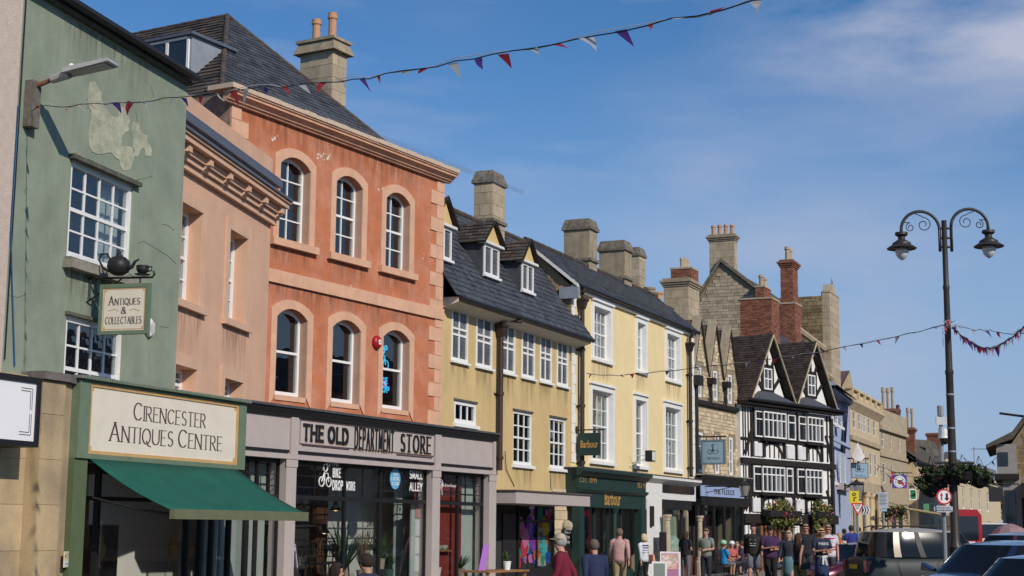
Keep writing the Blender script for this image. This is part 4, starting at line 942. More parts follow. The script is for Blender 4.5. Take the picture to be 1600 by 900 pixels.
def bay(a, b, mull, mt, cross=(), y=.12, fm=M['blackpaint']):
    mb = MB(); zz0 = .5
    xs = [a]+[P_(m) for m in mull]+[b]
    for i, x in enumerate(xs): mb.box(x-(.03 if i else 0), x+(.03 if i < len(xs)-1 else 0), y, y+.08, zz0, zl0-.001)
    mb.box(a, b, y+.001, y+.079, ztr-.05, ztr+.04); mb.box(a, b, y+.001, y+.079, zz0-.06, zz0); mb.box(a, b, y+.002, y+.078, zl0-.08, zl0-.002)
    for m in mt: mb.box(P_(m)-.010, P_(m)+.010, y+.02, y+.05, ztr+.04, zl0-.08)
    mb.box(a+.001, b-.001, y+.022, y+.048, ztr+.20, ztr+.222); mb.box(a+.001, b-.001, y+.022, y+.048, zl0-.32, zl0-.30)
    o = mb.build('shop_window', fm, St.root)
    for i in range(len(xs)-1): pane(o, xs[i]+.03, xs[i+1]-.03, y+.035, zz0, ztr-.05, M['shopglass']); pane(o, xs[i]+.03, xs[i+1]-.03, y+.035, ztr+.04, zl0-.08, M['shopglass'])
    MB().box(a, b, y-.02, y+.1, 0, zz0-.061).build('stall_riser', M['taupe'], St.root)
bay(-.2, pil[0][0], (410,), (396,428))
bay(pil[0][1], pil[1][0], (547,602), (500,575,608,640,660))
bay(pil[1][1], pil[2][0], (723,), (735,748))
mint = mat('mint_panel', (.50,.56,.50), .85, .05, 2, 0); redw = mat('deep_red_wall', (.26,.035,.022), .8, .1, 2, 0)
MB().box(P_(530), ln, 1.75, 1.85, 0, 3.44).box(-.45, P_(530), 3.4, 3.5, 0, 3.44).build('back_wall', M['innerlight'], St.root); MB().box(-.45,ln,.41,3.5,3.445,3.5).build('ceiling', M['innerlight'], St.root); MB().box(ln-.1,ln-.02,.36,3.39,0,3.44).build('side_wall', M['innerlight'], St.root)
MB().box(-.45, ln, .2, 3.39, .0, .03).build('shop_floor', M['wood'], St.root); MB().box(-.44,P_(410)-.03,.45,.5,.1,ztr-.05).box(P_(416),pil[0][0],.45,.5,.1,zl0-.1).build('window_backboard', pl_, St.root)
MB().box(P_(573), P_(590), 1.3, 1.7, .03, zl0-.1).build('dark_column', mat('brown_column', (.09,.04,.02), .7, .2), St.root)
MB().box(P_(467), P_(545), 1.0, 1.05, .03, zl0-.05).build('dark_interior_sheet', M['innerdark'], St.root)  # dark sheet stands in for the unlit part of the interior
Po = lambda x, o: St.q(x,800,o)[0]
MB().box(Po(618,.9), Po(646,.9), .9, .95, .1, zl0-.2).build('added_pale_sheet', mint, St.root); MB().box(Po(642,.34), Po(672,.34), .32, .36, .5, ztr-.06).build('menu_board', mint, St.root)  # mint sheet behind the glass added to brighten the interior
for k in range(4):
    z = ztr-.36-k*.42; MB().box(Po(650,.3), Po(663,.3), .300, .304, z, z+.34).box(Po(650,.3)-.02, Po(663,.3)+.02, .306, .312, z-.02, z+.36).build('menu_sheet', M['white'] if k else mat('pink_poster', (.6,.3,.3), .6, .2), St.root)
MB().box(pil[1][1]-.4, Po(721,.4), .40, .45, .45, zl0-.1).build('red_panel', redw, St.root)
MB().box(Po(721,.45)+.01, ln-.12, .46, .50, .45, zl0-.1).build('mint_panel', mint, St.root)
# window stickers
put(stroke_text('THE', .10, .24, .18, 0, .15), 'window_lettering', M['white'], St.root, P_(528), .10, ztr+.74)
put(stroke_text('BIKE', .22, .24, .18, 0, .12, width=P_(537)-P_(524.5)), 'window_lettering', M['white'], St.root, P_(530.7), .10, ztr+.55); put(stroke_text('DROP', .22, .24, .18, 0, .12, width=P_(541)-P_(524.5)), 'window_lettering', M['white'], St.root, P_(532.7), .10, ztr+.28)
put(stroke_text('WORKS', .20, .24, .18, 0, .12, width=P_(560)-P_(546)), 'window_lettering', M['white'], St.root, P_(553), .10, ztr+.28)
lg = MB(); c = P_(513); z = ztr+.42
for dx, dz, r_ in ((-.14,-.08,.10),(.14,-.08,.10),(0,.22,.08),(.12,.30,.05)): ring(lg, c+dx, z+dz, r_, .014)
lg.tube([(c-.14,0,z-.08),(c-.05,0,z+.1),(c+.1,0,z+.1),(c+.14,0,z-.08)], .014, 5); lg.tube([(c-.02,0,z-.05),(c-.04,0,z+.12)], .014, 5); lg.build('bicycle_logo', M['white'], St.root, loc=(0,.10,0))
stk = MB().lathe([(0,0),(.24,0),(.24,.004),(0,.004)], 20).build('round_sticker', mat('sky_blue_sticker', (.12,.38,.62), .5, .05), St.root, loc=(P_(623),.112,ztr+.5), rot=(R(90),0,0))
for t, z in (('THE', .10), ('LOCAL', 0), ('CLUB', -.11)): put(stroke_text(t, .08, .2, .12, 0, .14), 'sticker_lettering', M['white'], St.root, P_(623), .105, ztr+.5+z)
for i, t in enumerate(('SMALL', 'ALLEY')): put(stroke_text(t, .20, .2, .16, 0, .12, width=.62), 'window_lettering', M['white'], St.root, P_(655), .10, ztr+.62-.28*i)
put(font_text('The Brow Beauty', .11), 'window_lettering', M['white'], St.root, P_(706), .10, ztr+.42); lg = MB(); ring(lg, P_(694), ztr+.45, .10, .008); ring(lg, P_(694), ztr+.45, .05, .008); lg.tube([(P_(694)-.04,0,ztr+.35),(P_(694)-.07,0,ztr+.18)],.008,4); lg.tube([(P_(694)+.04,0,ztr+.35),(P_(694)+.07,0,ztr+.18)],.008,4); lg.build('rosette_logo', M['white'], St.root, loc=(0,.10,0))
# pendant lamps, shelf
for x in (561, 562):
    u_ = P_(x); zz_ = 2.05 if x == 561 else 1.55
    pl = thing('pendant_lamp', 'black pendant lamp with a warm bulb in the store window, '+('upper of two' if x == 561 else 'lower of two'), 'lamp', St.world(u_, .6+(x-561)*.3, zz_))
    MB().lathe([(.04,.2),(.05,.12),(.14,0),(.13,0),(.04,.11)], 14).tube([(0,0,.2),(0,0,zl0-zz_-.02)], .006, 4).build('lamp_shade', M['iron'], pl); MB().lathe([(0,-.02),(.05,.0),(.05,.05),(0,.07)], 10).build('bulb', mat('warm_bulb', (1,.62,.25), .5, 0, bump=0, emit=2.0), pl)
MB().box(pil[1][1]+.05, P_(722), .25, .5, 1.12, 1.15).build('shelf', M['wood'], St.root)
# plants
leafm = [mat('leaf_dark', (.035,.075,.022), .6, .3, 6, .1), mat('leaf_mid', (.07,.13,.035), .6, .3, 6, .1), mat('leaf_dry', (.20,.13,.05), .8, .3, 6, .1)]
def spiky(name, label, loc, h, n, m, potm=None, wd_=.03, droop=.5, ph=.22, pr_=.12, group=None):
    t = thing(name, label, 'plant', loc, 0, group); mb = MB()
    for i in range(n):
        a = random.uniform(0, 2*pi); l = h*random.uniform(.6, 1); k = random.uniform(.25, 1)*droop; pts = []
        for j in range(5): s_ = j/4; pts.append(Vector((cos(a)*l*k*s_, sin(a)*l*k*s_, ph+l*(s_-.45*k*s_*s_*s_))))
        w = Vector((-sin(a), cos(a), 0))*wd_
        for j in range(4): f0, f1 = 1-(j/4)**2, 1-((j+1)/4)**2; mb.quad(pts[j]-w*f0, pts[j]+w*f0, pts[j+1]+w*f1, pts[j+1]-w*f1)
    mb.build('leaves', m, t, kind='stuff')
    MB().lathe([(pr_*.75,0),(pr_,ph),(pr_*1.05,ph),(pr_*1.05,ph+.02),(pr_*.9,ph+.02),(pr_*.85,ph-.03)], 14).build('plant_pot', potm or M['potbuff'], t)
    return t
spiky('palm_plant', 'tall spiky palm in the middle of the store window', St.world(P_(588),.8,.5), 1.4, 46, leafm[0], wd_=.028, droop=.9)
spiky('dried_grass', 'bushy brown dried grass beside the tall palm', St.world(P_(600),.55,.5), 1.15, 130, leafm[2], wd_=.006, droop=.5)
spiky('fern_plant', 'green bushy plant on the cane table in the store window', St.world(P_(622),.45,.75), .75, 60, leafm[1], wd_=.02, droop=.9)
spiky('aloe_plant', 'small spiky plant in a round green pot in the store window', St.world(P_(638),.5,.5), .6, 26, leafm[0], droop=.8, potm=mat('green_pot', (.05,.12,.09), .4, .1))
spiky('pot_plant', 'small white potted plant low in front of the red panel', St.world(P_(706),.4,.5), .42, 18, leafm[1], potm=M['white'])
spiky('pot_plant', 'spiky low plant in front of the mint panel', St.world(P_(740),.35,.45), .55, 40, leafm[1], wd_=.018, droop=1.1)
for k in range(4):
    o = MB().lathe([(.06,0),(.10,.05),(.11,.12),(.10,.12),(.05,.04)], 12).build('bowl', mat('bowl_glaze%d' % (k%2), ((.35,.4,.36),(.5,.45,.35))[k%2], .4, .1), None, loc=St.world(P_(690+k*8),.36,1.151)); tag(o, ('pale green','cream','grey green','buff')[k]+' bowl on the shelf by the red panel, '+('first','second','third','last')[k]+' from the left', 'bowl', 'bowls on the shelf')
# cafe furniture and bicycle inside
def chair(loc, rz, label, m=M['iron'], group='black wire chairs in the store window', h=.95):
    t = thing('chair', label, 'chair', loc, rz, group); MB().box(-.2,.2,-.2,.2,.44,.47).build('seat', m, t)
    for sx in (-.18,.18):
        for sy in (-.18,.18): MB().tube([(sx,sy,.44),(sx*1.1,sy*1.1,0)], .014, 6).build('leg', m, t)
    b = MB()
    for sx in (-.18,.18): b.tube([(sx,.19,.46),(sx,.24,h)], .014, 6)
    for z in (.6,.75,h-.03): b.tube([(-.18,.2+.05*(z-.46)/.5,z),(.18,.2+.05*(z-.46)/.5,z)], .012, 6)
    for sx in (-.08,0,.08): b.tube([(sx,.215,.6),(sx,.235,h-.03)], .008, 5)
    b.build('backrest', m, t); return t
for i, (x, y, rz) in enumerate(((556,.9,.3),(571,.7,2.4),(590,1.1,-.5),(535,.6,1.2))): chair(St.world(P_(x),y,.45), rz, 'black metal cafe chair in the store window, '+('left of the lamps','beneath the lamps','beside the palm','next to the bicycle')[i])
bc = thing('bicycle', 'white framed racing bicycle standing inside the store window', 'bicycle', St.world(P_(478), .5, .5), St.root.rotation_euler.z)
for x, nm in ((-.5,''),(.5,'')):
    wv = MB(); ring(wv, x, .34, .33, .016, 24); o = wv.build('wheel', M['iron'], bc); sp_ = MB()
    for k in range(12): sp_.tube([(x,0,.34),(x+.32*cos(k*pi/6),0,.34+.32*sin(k*pi/6))], .002, 3, cap=False)
    sp_.build('spokes', M['lead'], o)
MB().tube([(-.5,0,.34),(-.15,0,.8),(.38,0,.82),(.5,0,.34)], .016, 6).tube([(-.15,0,.8),(-.05,0,.3),(.38,0,.74)], .018, 6).tube([(-.5,0,.34),(-.05,0,.3)], .012, 6).build('frame', M['white'], bc)
MB().tube([(.38,0,.82),(.40,0,.92),(.46,-.2,.92),(.55,-.2,.88),(.5,-.2,.80)], .013, 6).tube([(.40,0,.92),(.46,.2,.92),(.55,.2,.88)], .013, 6).build('handlebar', M['iron'], bc)
MB().hexa([(-.28,-.07,.88),(.0,-.02,.88),(.0,.02,.88),(-.28,.07,.88),(-.28,-.07,.92),(.0,-.02,.92),(.0,.02,.92),(-.28,.07,.92)]).tube([(-.15,0,.8),(-.16,0,.89)], .012, 6).build('saddle', M['iron'], bc)
# =====================================================================================
# OCHRE HOUSE
# =====================================================================================
Ye = Fac('ochre_house', P(693,476,7.5), P(894,538,7.5), 'low ochre yellow house with three gabled dormers and leaded windows', 'house')
ln = Ye.len; ze = 7.5
def fixz(f, lst):
    rs = [f.rect(*a) for a in lst]; k = len(rs); z0 = sum(r[2] for r in rs)/k; z1 = sum(r[3] for r in rs)/k; return [(r[0], r[1], z0, z1) for r in rs]
UW = fixz(Ye, [(705.5,479,730,572.5),(744,491,768,580.5),(783,503,804,584),(815,513,835,591),(843.5,523,861.5,599),(870,531,887,604.5)])
LWn = fixz(Ye, [(802,641,831,729),(859,651,884,733)]); SW = [Ye.rect(710,625,744,666)]
uS = Ye.loc(St.world(St.len,0,0)).x+.05
Ye.wall([(uS,0),(ln,0),(ln,ze+.1),(-.3,ze+.1),(-.3,3.45),(uS,3.45)], [rp(grow(r,-.004)) for r in UW+LWn+SW], M['ochre'], reveal=.15, thick=.35)
Ye.shell(-.3, ln, 8.6, ze, M['ochre'], (3.6,), inner=2.4, im=M['innerdark'], ym=.35, zb=3.45)
leadm = mat('leaded_glazing', (.075,.075,.07), .25, .35, 3, 0, spec=.7)
def diag(w, r, y, z0f, z1f, cols=2):
    mb = MB(); u0,u1,z0,z1 = r; a0, a1 = z0+(z1-z0)*z0f+.04, z0+(z1-z0)*z1f-.04
    for c in range(cols):
        x0 = u0+.07+(u1-u0-.1)*c/cols; x1 = x0+(u1-u0-.1)/cols-.04; w_ = x1-x0; n = int((a1-a0)/.13)
        for i in range(-3, n+1):
            for s_ in (1,-1):
                xa, xb = (x0,x1) if s_ > 0 else (x1,x0); za = a0+i*.13; zb = za+w_*1.2
                t0 = max(0, (a0-za)/(zb-za)); t1 = min(1, (a1-za)/(zb-za))
                if t1 > t0+.05: mb.tube([(xa+(xb-xa)*t0,y,za+(zb-za)*t0),(xa+(xb-xa)*t1,y,za+(zb-za)*t1)], .005, 3, cap=False)
    mb.build('lead_lattice', M['lead'], w, kind='stuff')
for r in UW:
    w = Ye.window(r, 2, 2, back=-.0, fw=.075, bar=.06, meet=False, depth=.06, g=leadm); MB().box(r[0]-.05,r[1]+.05,-.10,-.021,r[2]-.06,r[2]).build('sill', M['white'], w)
    MB().box(r[0]+.07,r[1]-.07,-.005,.045,r[2]+(r[3]-r[2])*.60,r[2]+(r[3]-r[2])*.64).build('transom', M['white'], w)
    diag(w, r, .022, .62, 1); lb = MB()
    for k in range(1,5): lb.tube([(r[0]+.08,.02,r[2]+.08+k*.2),(r[1]-.08,.02,r[2]+.08+k*.2)], .005, 3, cap=False)
    for f_ in (.27,.73): lb.tube([(r[0]+(r[1]-r[0])*f_,.02,r[2]+.09),(r[0]+(r[1]-r[0])*f_,.02,r[2]+(r[3]-r[2])*.6)], .005, 3, cap=False)
    lb.build('lead_bars', M['lead'], w)
for r in LWn: Ye.window(r, 3, 4, back=.04, fw=.08, bar=.035, meet=True, sill=True)
Ye.window(SW[0], 3, 1, back=.03, fw=.10, bar=.05, meet=False, sill=True)
for r in LWn+SW: Ye.box('lintel', lst, r[0]-.05, r[1]+.02, -.04, -.001, r[3], r[3]+.05)
for r in UW+LWn+SW: streaks(Ye, r[0]-.06, r[1]+.06, r[2]-.08, 1.0)
for i_, r in enumerate(UW+LWn):
    if i_ in (1,4,6): Ye.box('curtain', M['curtain'] if i_ != 4 else mat('red_curtain', (.25,.05,.04), .9), r[0]+.05, r[0]+(r[1]-r[0])*.35, .36, .38, r[2], r[3])
    if i_ in (2,7): Ye.box('roller_blind', M['curtain'], r[0]+.05, r[1]-.05, .36, .38, r[2]+(r[3]-r[2])*.62, r[3])
# eaves
ev = -.55
gz = (Ye.q(703,458,ev)[1]+Ye.q(908,523,ev)[1])/2
zsof = ze+.02
MB().prism([(ev+.06,gz-.14),(-.001,ze-.10),(-.001,gz+.0),(ev+.06,gz-.02)], 'x', -.1, ln+.4).build('eaves_soffit', mat('cream_soffit', (.62,.57,.48), .7, .08), Ye.root)
MB().tube([(-.1,ev,gz-.05),(ln+.45,ev,gz-.05)], .07, 8).build('gutter', M['iron'], Ye.root)
ry, rz_ = Ye.qx(830,384,ln+.3)
slates(Ye.root, 'roof_slope', (-.35,ev,gz), (ln+.45,ev,gz), (ln+.3,ry,rz_), (-.35,ry,rz_), .30, .20, M['slate'])
MB().quad((-.35,ry,rz_),(ln,ry,rz_),(ln,2*ry+.5,gz),(-.35,2*ry+.5,gz)).build('back_roof_slope', M['slate'], Ye.root)
for k in range(24):
    x = -.3+k*(ln+.3)/24; MB().tube([(x,ry,rz_+.02),(x+(ln+.3)/24-.012,ry,rz_+.035)], .09, 8).build('ridge_tile', M['slatemoss'], Ye.root)
tilt = (rz_-gz)/(ry-ev)
# dormers
def dormer(f, l, t, r, b, apx, apy, face_m, off, side_m, rm):
    off = -.5
    while f.q(l, b, off)[1] < gz+tilt*(off-ev)+.03 and False: off += .02
    best = min((abs(f.q((l+r)/2, b, o_*.02)[1]-.06-(gz+tilt*(o_*.02-ev))), o_*.02) for o_ in range(-20, 200)); off = best[1]
    u0,u1,z0,z1 = f.rect(l,t,r,b,off); d = MB(); zr = f.q(apx,apy,off)[1]; um_ = (u0+u1)/2
    yb = lambda z: (z-gz)/tilt+ev
    e = .07
    # cheeks
    root = MB().box(u0-e+.041, u1+e-.041, off+.06, yb(z1)+.1, z1+.0, z1+.05).build('dormer', side_m, f.root)
    for ua_ in (u0-e, u1+e-.04): MB().prism([(off,z0-.1),(off,z1+.05),(yb(z1+.05)+.1,z1+.05)], 'x', ua_, ua_+.04).build('dormer_cheek', side_m, root)
    g_ = MB(); g_.prism([(u0-e-.04,z1+.05),(u1+e+.04,z1+.05),(um_,zr-.04)], 'y', off-.02, off+.1); g_.build('dormer_gable', face_m, root)
    MB().box(u0-e-.10, u1+e+.10, off-.12, off+.12, z1+.02, z1+.09).build('dormer_cornice', M['oldwhite'], root)
    for s_ in (-1, 1):
        ue = um_+s_*(u1-u0)/2+s_*(e+.16); yy = yb(z1)+.1; yr = yb(zr)
        if s_ < 0: slates(root, 'dormer_roof_slope', (ue,yb(z1+.03),z1+.03),(ue,off-.14,z1+.03),(um_,off-.10,zr),(um_,yb(zr),zr), .25,.17,rm,lift=.03)
        else: slates(root, 'dormer_roof_slope', (ue,off-.14,z1+.03),(ue,yb(z1+.03),z1+.03),(um_,yb(zr),zr),(um_,off-.10,zr), .25,.17,rm,lift=.03)
        MB().tube([(ue+s_*.01,off-.15,z1+.02),(um_,off-.13,zr+.02)], .03, 5).build('verge', M['blackbeam'], root)
    # window
    w = MB(); y = off-.03; t_ = .06
    w.box(u0,u0+t_,y,y+.08,z0,z1); w.box(u1-t_,u1,y,y+.08,z0,z1); w.box(u0+t_,u1-t_,y,y+.08,z1-t_,z1); w.box(u0+t_,u1-t_,y,y+.08,z0,z0+t_); w.box(um_-.035,um_+.035,y,y+.08,z0+t_,z1-t_); w.box(u0-.06,u1+.06,y-.06,y+.08,z0-.07,z0-.001)
    wo_ = w.build('window', M['white'], root)
    # keep the hierarchy at three levels: panes belong to the dormer
    for a,b_ in ((u0+t_,um_-.035),(um_+.035,u1-t_)): pane(root,a,b_,y+.04,z0+t_,z1-t_,leadm)
    lb = MB()
    for k in range(1,6): lb.tube([(u0+t_,y+.035,z0+t_+(z1-z0-2*t_)*k/6),(u1-t_,y+.035,z0+t_+(z1-z0-2*t_)*k/6)],.004,3,cap=False)
    for a in ((u0+um_)/2+.01,(u1+um_)/2-.01): lb.tube([(a,y+.035,z0+t_),(a,y+.035,z1-t_)],.004,3,cap=False)
    lb.build('lead_bars', M['lead'], root)
dface = mat('ochre_gable', (.62,.46,.20), .9, .08)
dormer(Ye, 756,381,778.5,436, 773,349, dface, .75, M['slate'], M['slatemoss'])
dormer(Ye, 815,410,832.5,459, 828,377, dface, .75, M['slate'], M['slatemoss'])
dormer(Ye, 681,350,704,408, 693,308, dface, .75, M['slate'], M['slatemoss'])
pipe(Ye, 783, 520, 735, off=-.14, r=.075, top=(Ye.q(783,520,-.14)[0]+.45, ev, gz-.05))
cbl = MB(); a = Ye.q(786,705); b = Ye.q(803,760); cbl.tube([(a[0],-.06,a[1]),(a[0]+.15,-.04,a[1]-.5),(b[0],-.02,b[1])], .012, 5); a=Ye.q(859,733); b=Ye.q(860,765); cbl.tube([(a[0],-.02,a[1]-.1),(b[0],-.02,b[1])],.008,4); cbl.build('cable', M['iron'], Ye.root)
chimney(Ye, 770, 284, 352, 741, 789, ry-.3, M['limestone'], 'ashlar', cap='heavy', zdown=2.2)
# canopy
CZ = 2.70; c0 = P(806,765,CZ); cu, cyv = Ye.loc(c0).x, Ye.loc(c0).y
cR = Ye.q(922,768,cyv)[0]; cL = Ye.q(772,766,cyv)[0]
ca = thing('shop_canopy', 'flat taupe canopy projecting over the pavement below the ochre house', 'canopy', Ye.world(cu,cyv,0), Ye.root.rotation_euler.z)
cz1 = CZ; cz0 = CZ-21*Ye.world(cu,cyv,0).y/2430
w_ = cR-cu
MB().box(0,w_,0,-cyv-.02,cz0,cz1-.04).build('canopy_fascia', M['taupe'], ca); MB().box(-.04,w_+.04,-.04,-cyv-.02,cz1-.039,cz1).build('canopy_capping', mat('brown_lead', (.09,.07,.06), .7, .2), ca)
# shop beneath: stone wall, dark sheet for the shaded entrance, colourful window, door
sb_ = Ye; y_ = -.05
xa, xb, xc, xd = [Ye.q(x,820)[0] for x in (806,861,884,903)]
Ye.box('shop_surround', M['blackpaint'], xa-.12, xb+.05, -.12, -.002, 0, .55); Ye.box('shop_lintel', M['blackpaint'], uS, xb+.05, -.12, -.002, cz0+.021, cz1)
cw_ = MB(); zz1 = cz0+.02
for x in (xa-.03, (xa+xb)/2, xb-.03): cw_.box(x-.03,x+.03,-.12,-.06,.55,zz1)
cw_.box(xa-.06,xb,-.119,-.061,1.88,1.93)
cwo = cw_.build('shop_window', M['blackpaint'], Ye.root); pane(cwo, xa,(xa+xb)/2-.03,-.09,.55,1.88,M['shopglass']); pane(cwo,(xa+xb)/2+.03,xb-.06,-.09,.55,1.88,M['shopglass']); pane(cwo,xa,xb-.06,-.09,1.93,zz1,M['shopglass'])
Ye.box('window_backing', M['innerdark'], xa-.1, xb, -.03, -.002, .5, zz1)
cols = [(.75,.18,.04),(.9,.55,.02),(.05,.38,.22),(.35,.08,.55),(.85,.25,.5),(.02,.10,.45),(.75,.05,.10),(.1,.55,.55)]
rr = random.Random(5)
pm = [mat('poster_colour_%d' % i, c, .5, .03, bump=0) for i, c in enumerate(cols)]
for i in range(60):
    cx_, cz_ = rr.uniform(xa+.05, xb-.2), rr.uniform(.6, zz1-.1); k = rr.randint(5, 9); a0 = rr.random()*6; rx, rz2 = rr.uniform(.12,.55), rr.uniform(.12,.42)
    pts = [(min(xb-.06,max(xa,cx_+rx*cos(a0+2*pi*j/k)*rr.uniform(.5,1))), -.045-.0004*i, min(zz1-.04,max(.56,cz_+rz2*sin(a0+2*pi*j/k)*rr.uniform(.5,1)))) for j in range(k)][::1]
    mb = MB(); mb.poly(pts); mb.build('window_print', pm[rr.randint(0,7)], Ye.root)
x_ = (xa+xb)/2+.25; mb = MB(); mb.poly([(x_-.25,-.063,.6),(x_+.55,-.063,.6),(x_+.32,-.063,1.68),(x_-.05,-.063,1.75)]); mb.build('window_print', mat('poster_pale', (.65,.50,.40), .6, .04, bump=0), Ye.root)
for t, z in (('MORE', 1.52), ('THAN', 1.32), ('GOOD', 1.05)): put(stroke_text(t, .15, .22, .12, 0, .12, width=.34), 'window_print_lettering', M['letter'], Ye.root, x_+.14, -.066, z)
Ye.box('dark_doorway_sheet', M['innerdark'], uS+.01, xa-.13, -.04, -.002, 0, 2.5); Ye.box('door', mat('black_door', (.02,.02,.022), .3, .1), xa-1.1, xa-.2, -.09, -.041, 0, 2.1)  # flat dark sheet on the wall stands in for the shaded entrance
blocks(Ye.root, 'shop_stonework', (xb+.06,-.01,0), (1,0,0), (0,0,1), ln-xb-.1, 2.9, .45, .28, M['limepale'])
bs = thing('black_board_sign', 'small black board with white writing on the stone wall under the canopy', 'sign', Ye.world(Ye.q(881,840)[0], -.1, Ye.q(881,857)[1]), Ye.root.rotation_euler.z)
MB().box(-.34,.34,-.05,0,0,.62).build('board', M['blackpaint'], bs)
for k, t in enumerate(('Cheese on', 'Toast', 'Today')): put(font_text(t, .13), 'lettering', M['white'], bs, -.05, -.053, .50-.15*k)
MB().lathe([(0,0),(.16,.0),(.20,.12),(.18,.22),(.06,.3),(0,.31)], 8).build('sconce', mat('pale_stone_shell', (.4,.34,.25), .8, .1), Ye.root, loc=(Ye.q(880,823)[0],-.12,Ye.q(880,823)[1]-.1))
# =====================================================================================
# PALE YELLOW HOUSE
# =====================================================================================
Ba = Fac('pale_yellow_house', P(893,447,9.36), P(1083,522,9.36), 'pale yellow three storey house with white window surrounds above the dark green shop', 'house')
ln = Ba.len; ze = 9.36
def fw(a): return Ba.rect(*a)
tw = fixz(Ba, [(927,484,953,568),(995,502,1008,582),(1041,516,1061,594)]); lw = fixz(Ba, [(924,608,956,727),(992,625,1009,728),(1038.5,634,1063,733)])
for L_ in (tw, lw):
    wa = (L_[0][1]-L_[0][0]+L_[2][1]-L_[2][0])/2
Ba.wall([(0,3.4),(ln,3.4),(ln,ze),(0,ze)], [rp(r) for r in tw+lw], M['cream'], reveal=.28, thick=.35)
Ba.shell(0, ln, 9, ze, M['limestone'], (3.4, 6.6), inner=2.4, im=M['innerdark'], ym=.35, zb=3.4)
for i, r in enumerate(tw+lw):
    nar = i in (1,4); Ba.window(r, 2 if nar else 4, 4, back=.16, fw=.075, bar=.028, curtain=(.0,.42,M['curtain']) if not nar else (0,.9,M['curtain']))
    if not nar:
        w = Ba.box('curtain', M['curtain'], r[1]-(r[1]-r[0])*.3, r[1]-.05, .36, .38, r[2], r[3])
    a = .17; mb = MB(); y = -.05
    mb.box(r[0]-a, r[0], y, -.001, r[2]-.02, r[3]); mb.box(r[1], r[1]+a, y, -.001, r[2]-.02, r[3]); mb.box(r[0]-a, r[1]+a, y, -.001, r[3], r[3]+a)
    mb.box(r[0]-a-.05, r[1]+a+.05, -.12, -.001, r[3]+a+.001, r[3]+a+.07); mb.box(r[0]-.01, r[1]+.01, -.001, .15, r[3]-.02, r[3]+.001) if False else None
    mb.build('window_surround', M['white'], Ba.root)
    MB().box(r[0]+.001,r[0]+.012,0,.14,r[2]+.001,r[3]-.001).box(r[1]-.012,r[1]-.001,0,.14,r[2]+.001,r[3]-.001).box(r[0]+.013,r[1]-.013,0,.14,r[3]-.012,r[3]-.001).build('reveal_lining', M['white'], Ba.root)
    Ba.box('window_sill', M['white'], r[0]-a-.03, r[1]+a+.03, -.11, .13, r[2]-.12, r[2]-.021)
for r in tw+lw[:2]: streaks(Ba, r[0]-.2, r[1]+.2, r[2]-.12, 1.2)
qz = 3.75; i = 0
while qz < ze-.15:
    w = .34 if i%2 == 0 else .22; zz1 = min(qz+.31, ze-.12)
    MB().box(-.012, w, -.035, -.001, qz+.006, zz1-.006).build('quoin', M['quoinwhite'], Ba.root); MB().box(ln-w, ln+.012, -.035, -.001, qz+.006, zz1-.006).build('quoin', M['quoinwhite'], Ba.root); qz += .31; i += 1
Ba.box('eaves_board', M['white'], -.05, ln+.05, -.12, -.001, ze-.12, ze+.03)
MB().tube([(-.1,-.22,ze+.04),(ln+.1,-.22,ze+.04)], .075, 8).build('gutter', M['iron'], Ba.root)
ry, rz_ = Ba.qx(786,352,0.0); ry2, rz2_ = Ba.qx(1056,483,ln)
ry = (ry+ry2)/2 if abs(ry-ry2) < 2 else ry
rz_ = (Ba.q(786,352,ry)[1]+Ba.q(1056,483,ry)[1])/2
print('barbour ridge', ry, ry2, rz_, rz2_, ln)
slates(Ba.root, 'roof_slope', (-.15,-.25,ze+.06), (ln+.15,-.25,ze+.06), (ln+.15,ry,rz_), (-.15,ry,rz_), .32, .21, M['slate'])
MB().quad((-.1,ry,rz_-.02),(ln+.1,ry,rz_-.02),(ln+.1,2*ry,ze),(-.1,2*ry,ze)).build('back_roof_slope', M['slate'], Ba.root)
for k in range(26):
    x = -.15+k*(ln+.3)/26; MB().tube([(x,ry,rz_+.02),(x+(ln+.3)/26-.012,ry,rz_+.035)], .09, 8).build('ridge_tile', M['slatemoss'], Ba.root)
# snow guard sheets near the eaves
tl = (rz_-ze)/(ry+.25)
for k in range(7):
    x = 1.2+k*1.42; MB().hexa([(x,.25,ze+.5*tl+.05),(x+1.38,.25,ze+.5*tl+.05),(x+1.38,.28,ze+.5*tl+.05),(x,.28,ze+.5*tl+.05),(x,.12,ze+.5*tl+.33),(x+1.38,.12,ze+.5*tl+.33),(x+1.38,.15,ze+.5*tl+.33),(x,.15,ze+.5*tl+.33)]).build('snow_guard', mat('guard_sheet', (.10,.11,.12), .55, .15), Ba.root)
# gable end towards the camera: rubble stone with white verge
gb = MB(); gb.prism([(-.0,ze-2.4),(0,ze-.0),(ry,rz_-.12),(2*ry,ze),(2*ry,ze-2.4)], 'x', -.02, .15); gb.build('gable_wall', M['mortar'], Ba.root)
clip = lambda q, r: (r < (2.4-.1 + (rz_-.12-ze)*(1-abs((2*ry-q)-ry)/ry)))
blocks(Ba.root, 'gable_stonework', (-.021,2*ry,ze-2.4), (0,-1,0), (0,0,1), 2*ry, 2.4+rz_-ze, .34, .13, M['rubble'], clip=clip, proud=.03, irregular=.3, tv=.4)
MB().hexa([(-.20,-.28,ze-.06),(-.02,-.28,ze-.06),(-.02,ry,rz_-.14),(-.20,ry,rz_-.14),(-.20,-.28,ze+.05),(-.02,-.28,ze+.05),(-.02,ry,rz_-.03),(-.20,ry,rz_-.03)]).build('verge_board', M['oldwhite'], Ba.root)
MB().box(-.19,-.03,-.3,.35,ze-.42,ze-.05).build('verge_box', M['lead'], Ba.root)
